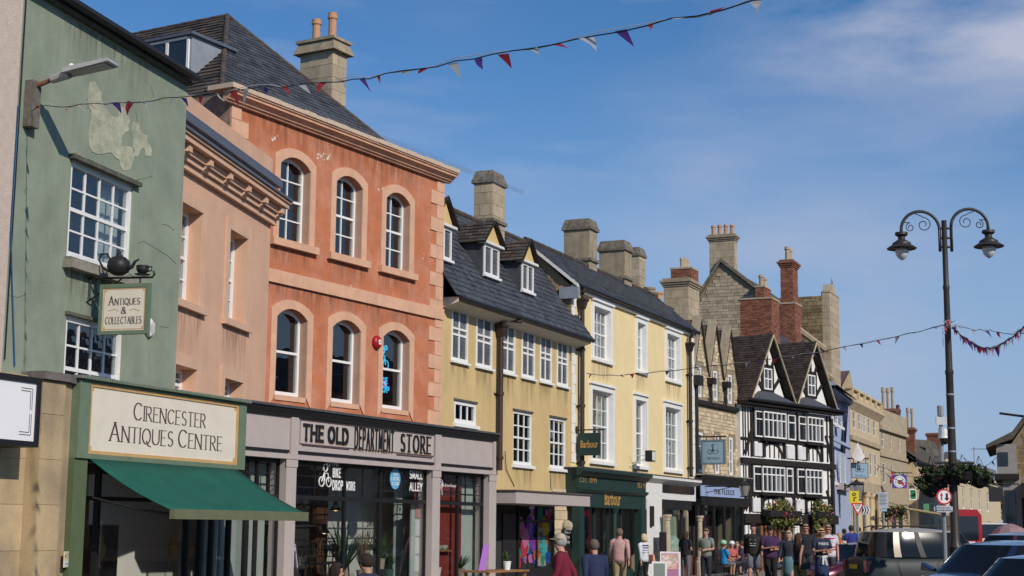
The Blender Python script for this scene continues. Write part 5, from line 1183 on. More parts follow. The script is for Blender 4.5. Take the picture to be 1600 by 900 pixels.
pipe(Ba, 910, 478, 740, off=-.16, r=.075, m=M['brownpipe'], top=(Ba.q(910,478,-.16)[0]-.1, -.25, ze)); pipe(Ba, 1078, 545, 745, off=-.14, r=.075, m=M['iron'], top=(Ba.q(1078,545,-.14)[0], -.25, ze))
chimney(Ba, 921, 357, 412, 881, 933, ry-.1, M['chimrender'], cap='heavy', zdown=1.5)
chimney(Ba, 976, 390, 440, 936, 987, ry-.1, M['chimrender'], cap='heavy', zdown=1.5)
chimney(Ba, 999, 399, 458, 978, 1008, ry+2.0, M['limestone'], 'ashlar', cap='heavy', zdown=2.5)
for i, (x, y) in enumerate(((1015,470),(1027,477))):
    u_, z_ = Ba.q(x,y,ry+.3); MB().lathe([(.24,-1.2),(.24,0),(.20,.06),(.21,.42),(.25,.46),(.25,.54),(.16,.54)], 12).build('chimney_pot', M['chimrender'] if i == 0 else M['pot'], Ba.root, loc=(u_,ry+.3,z_))
# dark green shopfront
BsA = Ba.world(Ba.q(903,760,-.4)[0]-.0,-.4,0); BsB = Ba.world(Ba.q(1009,760,-.4)[0],-.4,0)
Bs = Fac('green_shopfront', BsA, BsB, 'dark green shopfront lettered Barbour in gold below the pale yellow house', 'shopfront')
ln2 = Bs.len; zt = (Bs.q(905,730)[1]+Bs.q(1005,739)[1])/2; zc1 = (Bs.q(905,765)[1]+Bs.q(1005,768)[1])/2; zs0 = (Bs.q(905,793)[1]+Bs.q(1005,795)[1])/2; dg = M['dkgreen']
MB().box(0,ln2,0,.9,zs0,zt-.05).build('fascia', dg, Bs.root)
MB().prism([(-.001,zt-.30),(-.08,zt-.28),(-.20,zt-.16),(-.26,zt-.14),(-.26,zt-.05),(-.001,zt-.05)],'x',-.12,ln2).build('cornice', dg, Bs.root)
Bs.box('lead_roof', mat('old_lead2', (.07,.07,.075)), -.12, ln2, -.27, .9, zt-.049, zt-.01)
MB().prism([(-.001,zc1-.14),(-.05,zc1-.12),(-.14,zc1-.03),(-.14,zc1+.02),(-.001,zc1+.02)],'x',-.02,ln2-.1).build('lower_cornice', dg, Bs.root)
pq = lambda x: Bs.q(x,830)[0]
for a, b in ((903,910),(1000,1008)): MB().box(pq(a),pq(b),-.06,.2,0,zs0-.001).build('pilaster', dg, Bs.root)
fm = MB()
for x in (915, 924, 941, 962, 982): fm.box(pq(x)-.04,pq(x)+.04,.25,.34,0,zs0-.001)
fm.box(pq(910),pq(1000),.251,.339,0,.35)
fo = fm.build('shop_window', dg, Bs.root); xs = [pq(x) for x in (910,915,924,941,962,982,1000)]
for i in range(6): pane(fo, xs[i]+.03, xs[i+1]-.03, .29, .35, zs0, M['shopglass'])
MB().box(pq(910)-.1,ln2+.1,2.2,2.3,0,zs0).build('inner_wall', M['innerdark'], Bs.root)
MB().lathe([(.16,0),(.12,.12),(.10,.25),(.085,2.2),(.13,2.3),(.17,2.38),(0,2.4)], 14).build('iron_column', dg, Bs.root, loc=(pq(962),.05,0))
goldm = mat('gilt_letter', (.46,.27,.08), .45, .05, bump=0)
put(font_text('Barbour', .62, .012, width=pq(969)-pq(944)), 'lettering', goldm, Bs.root, (pq(944)+pq(969))/2, -.012, (zs0+zc1)/2-.0); 
put(stroke_text('EST. 1894', .26, .13, .05, .04, .12), 'lettering', goldm, Bs.root, Bs.q(919,752)[0], -.012, zc1+.32); put(stroke_text('NO 9', .24, .13, .05, .04, .12), 'lettering', goldm, Bs.root, Bs.q(1001,758)[0], -.012, zc1+.27)
# hanging square sign
hb = thing('hanging_shop_sign', 'dark green square board lettered Barbour hanging over the green shop', 'sign', Ba.world(Ba.q(899,675)[0], 0, Ba.q(899,672,-.0)[1]), Ba.root.rotation_euler.z)
ub = 0; base = Ba.loc(hb.location)
def sq(px,py): y,z = Ba.qx(px,py,base.x); return y-base.y, z-base.z
a = sq(904,674); b = sq(938,678); c_ = sq(904,708); yb_ = sq(944,674)
MB().tube([(0,0,0),(0,yb_[0],0)], .025, 6).tube([(0,-.05,-.12),(0,-.05,.12)], .03, 6).build('bracket', M['brownpipe'], hb)
wbb = a[0]-b[0]; hbb = a[1]-c_[1]; MB().box(-.03,.03,b[0],a[0],-.12-hbb,-.10).build('sign_board', dg, hb)
for yy in (.25,.75): MB().tube([(0,b[0]+wbb*yy,0),(0,b[0]+wbb*yy,-.1)], .015, 5).build('hanger', M['iron'], hb)
put(font_text('Barbour', .32, .006, width=wbb*.8), 'lettering', goldm, hb, -.034, b[0]+wbb/2, -.12-hbb*.5, (0,0,-pi/2))
# wall flood lamp on arm
fu, fz = Ba.q(983,728); yy_, z_ = Ba.qx(1016,714,fu+.2); fl = thing('projecting_light', 'small grey light box on a thin arm over the green shop', 'light fitting', Ba.world(fu,0,fz), Ba.root.rotation_euler.z)
MB().tube([(0,0,0),(.2,yy_,z_-fz)], .015, 5).tube([(0,0,z_-fz+.05),(.2,yy_,z_-fz+.05)], .01, 5).build('arm', M['oldwhite'], fl); MB().box(.0,.4,yy_-.12,yy_+.12,z_-fz-.16,z_-fz+.22).build('light_box', M['blackpaint'], fl); MB().box(.05,.35,yy_-.13,yy_-.121,z_-fz-.12,z_-fz+.18).build('diffuser', M['oldwhite'], fl)
# white shopfront beside it
Ws = Fac('white_shopfront', Ba.world(Ba.q(1009,760,-.4)[0]+.002,-.4,0), Ba.world(Ba.q(1087,760,-.4)[0],-.4,0), 'white shopfront with stone columns and a dark name board beside the green shop', 'shopfront')
l3 = Ws.len; wq = lambda x, y=790: Ws.q(x,y)[0]; zt = zt-.02; zb1 = (Ws.q(1040,770)[1]+Ws.q(1080,772)[1])/2
MB().prism([(-.001,zt-.25),(-.08,zt-.22),(-.22,zt-.12),(-.22,zt-.03),(-.001,zt-.03)],'x',.02,l3+.1).build('cornice', M['oldwhite'], Ws.root); MB().box(.02,l3,0,.9,zb1-.25,zt-.03).build('fascia', M['oldwhite'], Ws.root); Ws.box('lead_roof', mat('old_lead2', (.07,.07,.075)), .02, l3+.1, -.23, .9, zt-.029, zt+.01)
MB().box(wq(1035),wq(1084),-.04,-.001,zb1,zt-.28).build('name_board', M['blackpaint'], Ws.root); put(stroke_text('TROUVAILLE', .30, .14, .06, .05, .12, width=(wq(1076)-wq(1044))), 'lettering', mat('brown_letter', (.10,.055,.03), .5, 0, bump=0), Ws.root, (wq(1044)+wq(1076))/2, -.044, (zb1+zt-.28)/2)
MB().box(.02,wq(1033),-.03,.4,0,zb1-.251).build('white_pier', M['oldwhite'], Ws.root); MB().box(.3,.55,-.12,-.031,1.8,2.5).build('meter_box', M['iron'], Ws.root)
colst = mat('column_stone', (.46,.38,.27), .9, .15, 4, .3, stain=.3)
for x in (1030, 1081): MB().lathe([(.19,0),(.19,.5),(.15,.55),(.15,.62),(.115,.68),(.095,2.0),(.13,2.04),(.115,2.08),(.16,2.16),(.16,2.22)], 16).build('column', colst, Ws.root, loc=(wq(x),-.30,0))
Ws.box('blind_box', M['blackpaint'], wq(1035), wq(1080), -.02, .12, zb1-.60, zb1-.252)
fm = MB(); fm.box(wq(1037),wq(1039.5),.1,.2,.85,zb1-.6); fm.box(wq(1069.5),wq(1072),.1,.2,.85,zb1-.6); fm.box(wq(1037),wq(1072),.099,.201,.75,.85); fo = fm.build('shop_window', M['iron'], Ws.root); pane(fo, wq(1039.5),wq(1069.5),.15,.85,zb1-.6,M['shopglass'])
MB().box(wq(1036),wq(1073),.35,.38,.8,zb1-.6).build('display_back', mat('sage_backboard', (.32,.42,.28), .8, .06, bump=0), Ws.root)
MB().box(wq(1035),wq(1084),-.02,.2,0,.75).build('stall_riser', mat('red_wood', (.16,.05,.03), .6, .15), Ws.root); MB().box(wq(1072),l3,.7,.8,0,zb1).build('dark_doorway_sheet', M['innerdark'], Ws.root)  # dark slab stands in for the shade inside the entrance
ch_ = mat('celadon', (.42,.58,.47), .4, .08)
for i in range(14):
    x = wq(1038.5)+.12+(wq(1070)-wq(1038.5)-.25)*i/13; o = MB().lathe([(0,0),(.17,0),(.19,.02),(.17,.035),(0,.02)], 14).build('plate', ch_, None, loc=Ws.world(x,.28-.003*(i%2),1.06+.12*(i%3)), rot=(R(80),R(random.uniform(-12,12)),Ws.root.rotation_euler.z+R(-25))); tag(o, 'pale green plate standing among others in the white shop window', 'plate', 'green plates in the white shop window')
# =====================================================================================
# STONE GABLED HOUSE (light blue shop sign)
# =====================================================================================
zf = 5.3
Fl = Fac('stone_gabled_house', Ba.world(Ba.len+.02, .05, 0), PD(1153,700,65.2), 'narrow stone house with three small steep gables beside the timbered house', 'house')
ln = Fl.len; zb1 = (Fl.q(1086,630)[1]+Fl.q(1157,646)[1])/2
fz0 = (Fl.q(1087,742)[1]+Fl.q(1160,750)[1])/2
print('fleece', ln, zb1, fz0)
hW = fixz(Fl, [(1090,572,1096,620),(1114.5,578,1121,627),(1137.5,586,1144,632)]); hL = fixz(Fl, [(1090,675,1098.5,738),(1117,681,1124,741),(1139,682,1145.5,743)])
zev = Fl.q(1110,590)[1]
g3 = ln/3; za = (Fl.q(1090,496)[1]+Fl.q(1113,506)[1]+Fl.q(1136,515)[1])/3
outer = [(0,3.4),(ln,3.4),(ln,zev)]
for k in (2,1,0): outer += [((k+.5)*g3, za)] + ([(k*g3, zev)] if k else [(0,zev)])
Fl.wall(outer, [rp(r) for r in hW+hL], M['mortar'], reveal=.15, thick=.3)
def clipf(q, r):
    for w in hW+hL:
        if w[0]-.04 < q < w[1]+.04 and w[2]-.04 < r < w[3]+.04: return False
    if r > zev:
        t = (q % g3)/g3; return r < zev+(za-zev)*(1-abs(t-.5)*2)-.03
    return r > 3.4 and not (zb1-.02 < r < zb1+.2)
blocks(Fl.root, 'stonework', (0,0,0), (1,0,0), (0,0,1), ln, za, .30, .15, M['limepale'], clip=clipf, proud=.02, irregular=.2, tv=.25)
Fl.box('string_beam', M['blackbeam'], 0, ln, -.14, -.021, zb1, zb1+.17)
Fl.shell(0, ln, 8, zev, M['limestone'], (), inner=None)
for r in hW+hL: Fl.window(r, 1, 3, back=.02, fw=.09, bar=.04, g=M['curtglass'], meet=False)
for k in range(3):
    a, b, c = (k*g3,zev), ((k+.5)*g3,za), ((k+1)*g3,zev)
    mb = MB()
    for (p, q_) in ((a,b),(b,c)):
        mb.hexa([(p[0],-.07,p[1]),(q_[0],-.07,q_[1]),(q_[0],.3,q_[1]),(p[0],.3,p[1]),(p[0],-.07,p[1]+.16),(q_[0],-.07,q_[1]+.16),(q_[0],.3,q_[1]+.16),(p[0],.3,p[1]+.16)])
    mb.build('gable_coping', M['limestone'], Fl.root)
    slates(Fl.root, 'roof_slope', (a[0],5,a[1]),(a[0],-.1,a[1]),(b[0],-.1,b[1]),(b[0],5,b[1]), .3,.22, M['stoneslate']); slates(Fl.root, 'roof_slope', (c[0],-.1,c[1]),(c[0],5,c[1]),(b[0],5,b[1]),(b[0],-.1,b[1]), .3,.22, M['stoneslate'])
    if k: 
        MB().tube([(a[0],-.12,zb1+.1),(a[0],-.12,zev-.3)], .06, 8).box(a[0]-.2,a[0]+.2,-.3,-.02,zev-.3,zev-.05).build('downpipe', M['iron'], Fl.root)
MB().tube([(.08,-.14,0.1),(.08,-.14,zev-.2)], .07, 8).box(-.15,.3,-.35,-.02,zev-.5,zev-.1).build('downpipe', M['iron'], Fl.root)
# its shop
wv = lambda x, y=770, off=-.35: Fl.q(x,y,off)[0]
Fs = Fac('dark_shopfront', Fl.world(0.05,-.35,0), Fl.world(ln+.1,-.35,0), 'black shopfront with a light blue name board, next to the timbered house', 'shopfront'); l4 = Fs.len
z0b = (Fs.q(1095,776)[1]+Fs.q(1160,778)[1])/2; z1b = Fs.q(1095,758)[1]; bz = z0b
MB().box(-.1,l4,0,.5,bz-.35,fz0-.1).prism([(-.001,fz0-.4),(-.25,fz0-.1),(-.25,fz0),(-.001,fz0)],'x',-.1,l4+.1).build('fascia', M['blackpaint'], Fs.root)
Fs.box('lead_roof', mat('old_lead3', (.25,.22,.18), .9, .3, 6, .5), -.1, l4+.1, -.27, .6, fz0+.001, fz0+.05)
MB().box(Fs.q(1094,768)[0],Fs.q(1161,768)[0],-.05,-.001,bz,z1b).build('name_board', mat('pale_blue_board', (.30,.38,.58), .6, .04), Fs.root)
put(stroke_text('THE FLEECE', (z1b-bz)*.45, .2, .1, .04, .1, width=Fs.q(1146,768)[0]-Fs.q(1113,768)[0]), 'lettering', M['blackpaint'], Fs.root, Fs.q(1130,768)[0], -.056, (z1b+bz)/2)
fm = MB(); xs = [Fs.q(x,840)[0] for x in (1092,1102,1118,1134,1150,1163)]
for x in xs: fm.box(x-.07,x+.07,.02,.12,0,bz-.36)
fm.box(xs[0],xs[-1],.021,.119,.0,.5); fo = fm.build('shop_window', M['blackpaint'], Fs.root)
for i in range(5): pane(fo, xs[i]+.07, xs[i+1]-.07, .07, .5, bz-.36, M['shopglass'])
MB().box(0,l4,1.2,1.3,0,bz).build('inner_wall', M['innerdark'], Fs.root)
def lantern(loc, label, s_=1.0, rz=0, arm=.5):
    t = thing('wall_lantern', label, 'lantern', loc, rz)
    MB().tube([(0,0,0),(0,-arm,0)], .018*s_, 5).tube([(0,0,-.25),(0,-arm*.7,-.02)], .012*s_, 5).build('bracket', M['iron'], t)
    MB().lathe([(.16*s_,.02),(.17*s_,.08),(.05*s_,.2),(.03*s_,.26),(0,.3)], 4, (0,-arm,0)).tube([(.15*s_,-arm,.03),(.09*s_,-arm,-.3*s_)], .01,4).tube([(-.15*s_,-arm,.03),(-.09*s_,-arm,-.3*s_)], .01,4).tube([(0,-arm+.15*s_,.03),(0,-arm+.09*s_,-.3*s_)], .01,4).tube([(0,-arm-.15*s_,.03),(0,-arm-.09*s_,-.3*s_)], .01,4).box(-.1*s_,.1*s_,-arm-.1*s_,-arm+.1*s_,-.32*s_,-.29*s_).build('lantern_frame', M['iron'], t)
    MB().hexa([(-.08*s_,-arm-.08*s_,-.28*s_),(.08*s_,-arm-.08*s_,-.28*s_),(.08*s_,-arm+.08*s_,-.28*s_),(-.08*s_,-arm+.08*s_,-.28*s_),(-.13*s_,-arm-.13*s_,.01),(.13*s_,-arm-.13*s_,.01),(.13*s_,-arm+.13*s_,.01),(-.13*s_,-arm+.13*s_,.01)]).build('glass', mat('lantern_glass', (.35,.33,.30), .1, .1), t); return t
u_, z_ = Fs.q(1100,764); lantern(Fs.world(u_,-.05,z_+.1), 'black lantern in front of the pale blue name board', 1.3, Fs.root.rotation_euler.z, 1.6)
hs2 = mat('sign_blue', (.27,.40,.50), .6, .06)
def sq_sign(f, l, t, r, b, label, off_px, text, logo=True, m=hs2, armz=.12):
    """a board hanging at right angles to the wall"""
    u_, z_ = f.q(off_px, t-6); y0_, z1_ = f.qx(l, t, u_); y1_, _ = f.qx(r, t, u_); _, z0_ = f.qx((l+r)/2, b, u_)
    o = thing('hanging_sign', label, 'sign', f.world(u_,0,0), f.root.rotation_euler.z)
    ya, yb = max(y0_,y1_), min(y0_,y1_)
    MB().box(-.03,.03,yb,ya,z0_,z1_).build('sign_board', m, o); fr = MB(); t_ = .07
    fr.box(-.045,.045,yb-t_,yb,z0_-t_,z1_+t_); fr.box(-.045,.045,ya,ya+t_,z0_-t_,z1_+t_); fr.box(-.045,.045,yb,ya,z1_,z1_+t_); fr.box(-.045,.045,yb,ya,z0_-t_,z0_); fr.build('sign_frame', mat('sign_frame_grey', (.16,.20,.24), .6, .1), o)
    MB().tube([(0,.02,z1_+armz+t_),(0,yb-.1,z1_+armz+t_)], .035, 5).build('bracket', mat('rusty_bracket', (.10,.04,.03), .8, .2), o)
    for y in (yb+.15, ya-.15): MB().tube([(0,y,z1_+t_),(0,y,z1_+armz+t_)], .02, 4).build('hanger', M['iron'], o)
    cy, cz, w = (ya+yb)/2, (z0_+z1_)/2, ya-yb
    if logo:      # hanging fleece emblem with a cord
        lg = MB(); lg.lathe([(0,0),(.05*w,.02*w),(.03*w,.10*w),(.015*w,.2*w),(0,.22*w)], 8, (0,0,0)); ring(lg, 0, .28*w, .05*w, .01*w)
        for s_ in (-1,1): lg.tube([(0,0,.05*w),(s_*.10*w,0,.03*w),(s_*.2*w,0,.10*w),(s_*.26*w,0,.02*w),(s_*.2*w,0,-.08*w),(s_*.08*w,0,-.1*w),(0,0,-.06*w)], .009*w, 4)
        lg.build('fleece_emblem', M['iron'], o, loc=(-.036,cy,cz+.02*w), rot=(0,0,-pi/2))
    if text: put(stroke_text(text, .10*w, .16, .08, .03, .2, width=w*.6), 'lettering', M['letter'], o, -.034, cy, z0_+.2*(z1_-z0_), (0,0,-pi/2))
    return o
sq_sign(Fl, 1098, 690, 1131, 723, 'light blue square sign with a fleece emblem hanging over the dark shopfront', 1089, 'THE FLEECE')
# =====================================================================================
# TIMBERED HOUSE
# =====================================================================================
A = PD(1157,700,64.9); A.z = 0
zE = 7.0
def onrayd(px, py, z): return P(px,py,z)
dA = A.y; zE = 1.7+(825.5+3-632)/2430*dA
Bt = P(1298,650,zE)
Ti = Fac('timbered_house', A, Bt, 'black and white timbered house with two steep tiled gables and bay windows', 'house')
ln = Ti.len; print('timber', A, Bt, ln, zE)
wt = mat('white_plaster', (.80,.78,.74), .85, .06, 3, .2, stain=.1, staincol=(.5,.48,.42)); bb_ = M['blackbeam']
MB().box(0,ln,.0,9,0,zE).build('wall', wt, Ti.root)
def T(px,py,off=0): return Ti.q(px,py,off)
def beam(pts, w, name='timber', y=-.05, m=None):
    """one timber along a line of (u,z)"""
    mb = MB()
    for i in range(len(pts)-1):
        a, b = Vector((pts[i][0],0,pts[i][1])), Vector((pts[i+1][0],0,pts[i+1][1])); d = (b-a).normalized(); n_ = Vector((-d.z,0,d.x))*(w/2)
        c = [a-n_, b-n_, b+n_, a+n_]; mb.hexa([(c[0].x,y,c[0].z),(c[1].x,y,c[1].z),(c[1].x,-.001,c[1].z),(c[0].x,-.001,c[0].z),(c[3].x,y,c[3].z),(c[2].x,y,c[2].z),(c[2].x,-.001,c[2].z),(c[3].x,-.001,c[3].z)])
    return mb.build(name, m or bb_, Ti.root)
zJ = (T(1165,715)[1]+T(1290,733)[1])/2   # jetty beam
zS = (T(1162,803)[1]+T(1290,812)[1])/2   # shop beam
print('z', zE, zJ, zS)
for z, h_, o_ in ((zJ,.24,-.16),(zS-.1,.40,-.22)): MB().box(-.05,ln+.12,o_,-.001,z-h_/2,z+h_/2).build('bressummer', bb_, Ti.root)
MB().box(-.2,ln+.35,-.50,-.001,zE+.02,zE+.17).build('eaves_beam', bb_, Ti.root)
MB().tube([(-.2,-.6,zE+.2),(ln+.4,-.6,zE+.2)], .07, 6).build('gutter', M['iron'], Ti.root)
# upright studs
for (z0,z1) in ((zJ+.2, zE-.05), (zS+.2, zJ-.2)):
    for px in (1161,1164.5,1169,1173,1177): u_ = T(px,690)[0]; beam([(u_,z0),(u_,z1)], .09 if px != 1177 else .14, y=-.02)
    beam([(T(1163,0+690)[0], z0+.1),(T(1178,690)[0], z1-.6)], .17, y=-.06)
    for px in (1244.5,1256,1292,1297): u_ = T(px,690)[0]; beam([(u_,z0),(u_,z1)], .12, y=-.03)
    beam([(T(1289,690)[0],z1-.9),(T(1294,690)[0],z1-1.4),(T(1297,690)[0],z0)], .14, y=-.06)
# bays: each a shallow projecting box of windows with panelled base
def bay_win(par, f, r, cols, y0, trans=.68, side=None, m=M['white'], dark=True):
    u0,u1,z0,z1 = r; mb = MB(); t_ = .06; zt_ = z0+(z1-z0)*trans
    mb.box(u0,u0+t_,y0,y0+.09,z0,z1); mb.box(u1-t_,u1,y0,y0+.09,z0,z1); mb.box(u0+t_,u1-t_,y0,y0+.09,z1-t_,z1); mb.box(u0+t_,u1-t_,y0,y0+.09,z0,z0+t_); mb.box(u0+t_,u1-t_,y0,y0+.09,zt_-.025,zt_+.025)
    for k in range(1,cols): x = u0+t_/2+(u1-u0-t_)*k/cols; mb.box(x-.028,x+.028,y0,y0+.09,z0+t_,zt_-.025); mb.box(x-.02,x+.02,y0,y0+.09,zt_+.025,z1-t_)
    o = mb.build('window', m, par)
    for k in range(cols):
        xa = u0+t_/2+(u1-u0-t_)*k/cols+.028; xb = u0+t_/2+(u1-u0-t_)*(k+1)/cols-.028; g_ = M['curtglass'] if (k*7+int(u0*3))%5 == 0 else M['farglass']
        pane(o,xa,xb,y0+.05,z0+t_,zt_-.025,g_); pane(o,xa,xb,y0+.05,zt_+.025,z1-t_,M['farglass'])
    return o
for fl, (y_l, top, bot) in enumerate(((-.35,(1194,643.5),(1222,685)),(-.35,(1192,728),(1220,770)))):
    specs = ([(1180,642,1192,683,1),(1194,643,1229,686,5),(1231,649,1243,690,1),(1248,649,1260,690.5,1),(1263,651,1288,694,4)] if fl == 0 else
             [(1177.5,729,1189.5,769.5,1),(1192,728,1227,770,5),(1229,731,1239,771,1),(1246,732,1258,772,1),(1260,733,1286,774,4)])
    rs = fixz(Ti, [s_[:4] for s_ in specs])
    rs = [(Ti.q(s_[0],s_[3],-.2 if s_[4] > 1 else -.1)[0], Ti.q(s_[2],s_[3],-.2 if s_[4] > 1 else -.1)[0], r[2], r[3]) for s_, r in zip(specs, rs)]
    z0, z1 = rs[0][2], rs[0][3]; zb_ = (zJ+.2) if fl == 0 else (zS+.17)
    for r, s_ in zip(rs, specs):
        if s_[4] > 1:
            bm_ = MB(); bm_.box(r[0]-.03,r[1]+.03,-.16,-.001,z0-.06,z1+.04); bm_.build('bay', bb_, Ti.root)
            bay_win(Ti.root, Ti, r, s_[4], -.22)
            MB().box(r[0]-.06,r[1]+.06,-.25,-.001,z0-.14,z0-.061).build('sill_beam', bb_, Ti.root)
        else:
            MB().box(r[0]-.03,r[1]+.03,-.09,-.001,z0-.05,z1+.04).build('window_backing', bb_, Ti.root); bay_win(Ti.root, Ti, r, 1, -.14)
    # panels under the windows: curved braces and studs
    hp = z0-.2-zb_; 
    for r, s_ in zip(rs, specs):
        mid = (r[0]+r[1])/2
        if s_[4] > 1:
            for sgn in (-1,1):
                pts = [(mid+sgn*(.05+(r[1]-r[0])*.42*math.sin(k/6*pi/2)), zb_+hp*(math.cos(k/6*pi/2))) for k in range(7)]
                beam(pts, .12, y=-.05)
            for k in range(0, s_[4]+1): x = r[0]+(r[1]-r[0])*k/s_[4]; beam([(x,zb_),(x,z0-.15)], .055, y=-.04)
            for x in (r[0]-.12,r[1]+.12): beam([(x,zb_),(x,z1)], .13, y=-.055)
        else:
            MB().box(r[0]+.0,r[1]-.02,-.075,-.001,zb_+.02,z0-.25).build('plaster_panel', mat('grey_plaster', (.66,.66,.64), .9, .1, 4, .2), Ti.root)
            for x in (r[0]-.16,r[1]+.14): beam([(x,zb_),(x,z1)], .15, y=-.057)
    beam([(0,z0-.11),(ln,z0-.11)], .11, y=-.053)
# gables
gm = []
for gi, (fx0, fx1, ax, ay_) in enumerate(((1170,1234,1199,532),(1241,1299,1265.5,543))):
    off = -.25; ua_ = T(fx0,632,off)[0]; ub_ = T(fx1,640,off)[0]
    um_, za_ = T(ax,ay_,off); um_ = (ua_+ub_)/2; zg = zE+.16
    gm.append((ua_,ub_,um_,za_))
    MB().prism([(ua_+.0,zg-.1),(ub_-.0,zg-.1),(um_,za_+.05)],'y',off+.12,off+.3).build('gable_wall', wt, Ti.root)
    bfun = lambda z: (z-zg)/(za_-zg)
    def GB(pts, w): 
        mb = MB()
        for i in range(len(pts)-1):
            a, b = Vector((pts[i][0],0,pts[i][1])), Vector((pts[i+1][0],0,pts[i+1][1])); d = (b-a).normalized(); n_ = Vector((-d.z,0,d.x))*(w/2); c = [a-n_,b-n_,b+n_,a+n_]; y0_, y1_ = off+.06, off+.119
            mb.hexa([(c[0].x,y0_,c[0].z),(c[1].x,y0_,c[1].z),(c[1].x,y1_,c[1].z),(c[0].x,y1_,c[0].z),(c[3].x,y0_,c[3].z),(c[2].x,y0_,c[2].z),(c[2].x,y1_,c[2].z),(c[3].x,y1_,c[3].z)])
        mb.build('timber', bb_, Ti.root)
    w_ = ub_-ua_; h_ = za_-zg
    wz0, wz1 = zg+h_*.22, zg+h_*.56; ww = w_*.10
    GB([(um_,wz1),(um_,za_-.4)], .12); GB([(um_-ww-.1,wz1+.02),(um_-w_*.17,wz1+.35)], .14); GB([(um_+ww,wz1),(um_+w_*.16,wz1+.4)], .14)
    GB([(um_-ww-.07,wz0),(um_-w_*.30,wz0+h_*.20)], .15); GB([(um_+ww+.07,wz0),(um_+w_*.30,wz0+h_*.20)], .15); GB([(ua_+.4,zg+.07),(ub_-.4,zg+.07)], .14)
    GB([(um_-ww-.1,wz0-.1),(um_-ww-.1,wz1+.1)], .16); GB([(um_+ww+.1,wz0-.1),(um_+ww+.1,wz1+.1)], .16); GB([(um_-ww,wz1+.08),(um_+ww,wz1+.08)], .16); GB([(um_-ww,wz0-.06),(um_+ww,wz0-.06)], .14)
    bay_win(Ti.root, Ti, (um_-ww,um_+ww,wz0,wz1), 2, off+.04, trans=.5)
    # barge boards under a pale verge
    for sgn in (-1,1):
        xe = um_+sgn*(w_/2+.12); ze_ = zg-.02
        MB().hexa([(xe,off-.24,ze_),(um_,off-.24,za_+.12),(um_,off+.119,za_+.12),(xe,off+.119,ze_),(xe,off-.24,ze_+.13),(um_,off-.24,za_+.27),(um_,off+.119,za_+.27),(xe,off+.119,ze_+.13)]).build('barge_board', bb_, Ti.root)
    for sgn in (-1,1):
        xe = um_+sgn*(w_/2+.25); MB().tube([(xe-sgn*.13,off-.25,zg+.08),(um_,off-.25,za_+.22)], .045, 5).build('pale_verge', M['limestone'], Ti.root)
        yb_ = 8
        if sgn < 0: slates(Ti.root, 'tiled_slope', (xe,yb_,zg+.02),(xe,off-.22,zg+.02),(um_,off-.22,za_+.3),(um_,yb_,za_+.3), .22,.13,M['tile'],lift=.02,tv=.4)
        else: slates(Ti.root, 'tiled_slope', (xe,off-.22,zg+.02),(xe,yb_,zg+.02),(um_,yb_,za_+.3),(um_,off-.22,za_+.3), .3,.2,M['tile'],lift=.02)
    # small hipped lead roof over the bay
    bx0, bx1 = (T(1180,640,-.4)[0],T(1243,645,-.4)[0]) if gi == 0 else (T(1250,648,-.4)[0],T(1300,655,-.4)[0])
    zz0 = zE+.2; mb = MB(); mb.hexa([(bx0,-.62,zz0),(bx1,-.62,zz0),(bx1,-.12,zz0),(bx0,-.12,zz0),(bx0+.7,-.26,zz0+.45),(bx1-1.6,-.26,zz0+.45),(bx1-1.6,-.12,zz0+.45),(bx0+.7,-.12,zz0+.45)]); mb.build('bay_roof', mat('dark_lead_roof', (.07,.075,.085), .6, .2, 5, .2), Ti.root)
# ground floor
xs = [T(x,830,-.1)[0] for x in (1160,1166,1172,1178,1190,1197,1204,1211,1218,1226,1233,1243,1247,1256,1262,1270,1278,1288,1296)]
wbr = mat('brown_joinery', (.22,.10,.045), .6, .2, 6, .1)
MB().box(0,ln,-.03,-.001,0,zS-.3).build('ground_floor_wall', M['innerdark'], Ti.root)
for k, x in enumerate(xs):
    wht = k in (1,2,11,12); MB().box(x-.09,x+.09,-.12,-.031,0,zS-.38).build('post', wt if wht else (wbr if k%3 else bb_), Ti.root)
for k in range(3,10): 
    if xs[k+1]-xs[k] > .3: MB().box(xs[k]+.1,xs[k+1]-.1,-.07,-.031,.8,zS-.5).build('pane', M['farglass'], Ti.root); MB().box(xs[k]+.1,xs[k+1]-.1,-.09,-.031,.1,.75).build('door_panel', wbr, Ti.root)
pipe(Ti, 1299, 655, 880, off=-.1, r=.08, m=M['iron'], hopper=False)
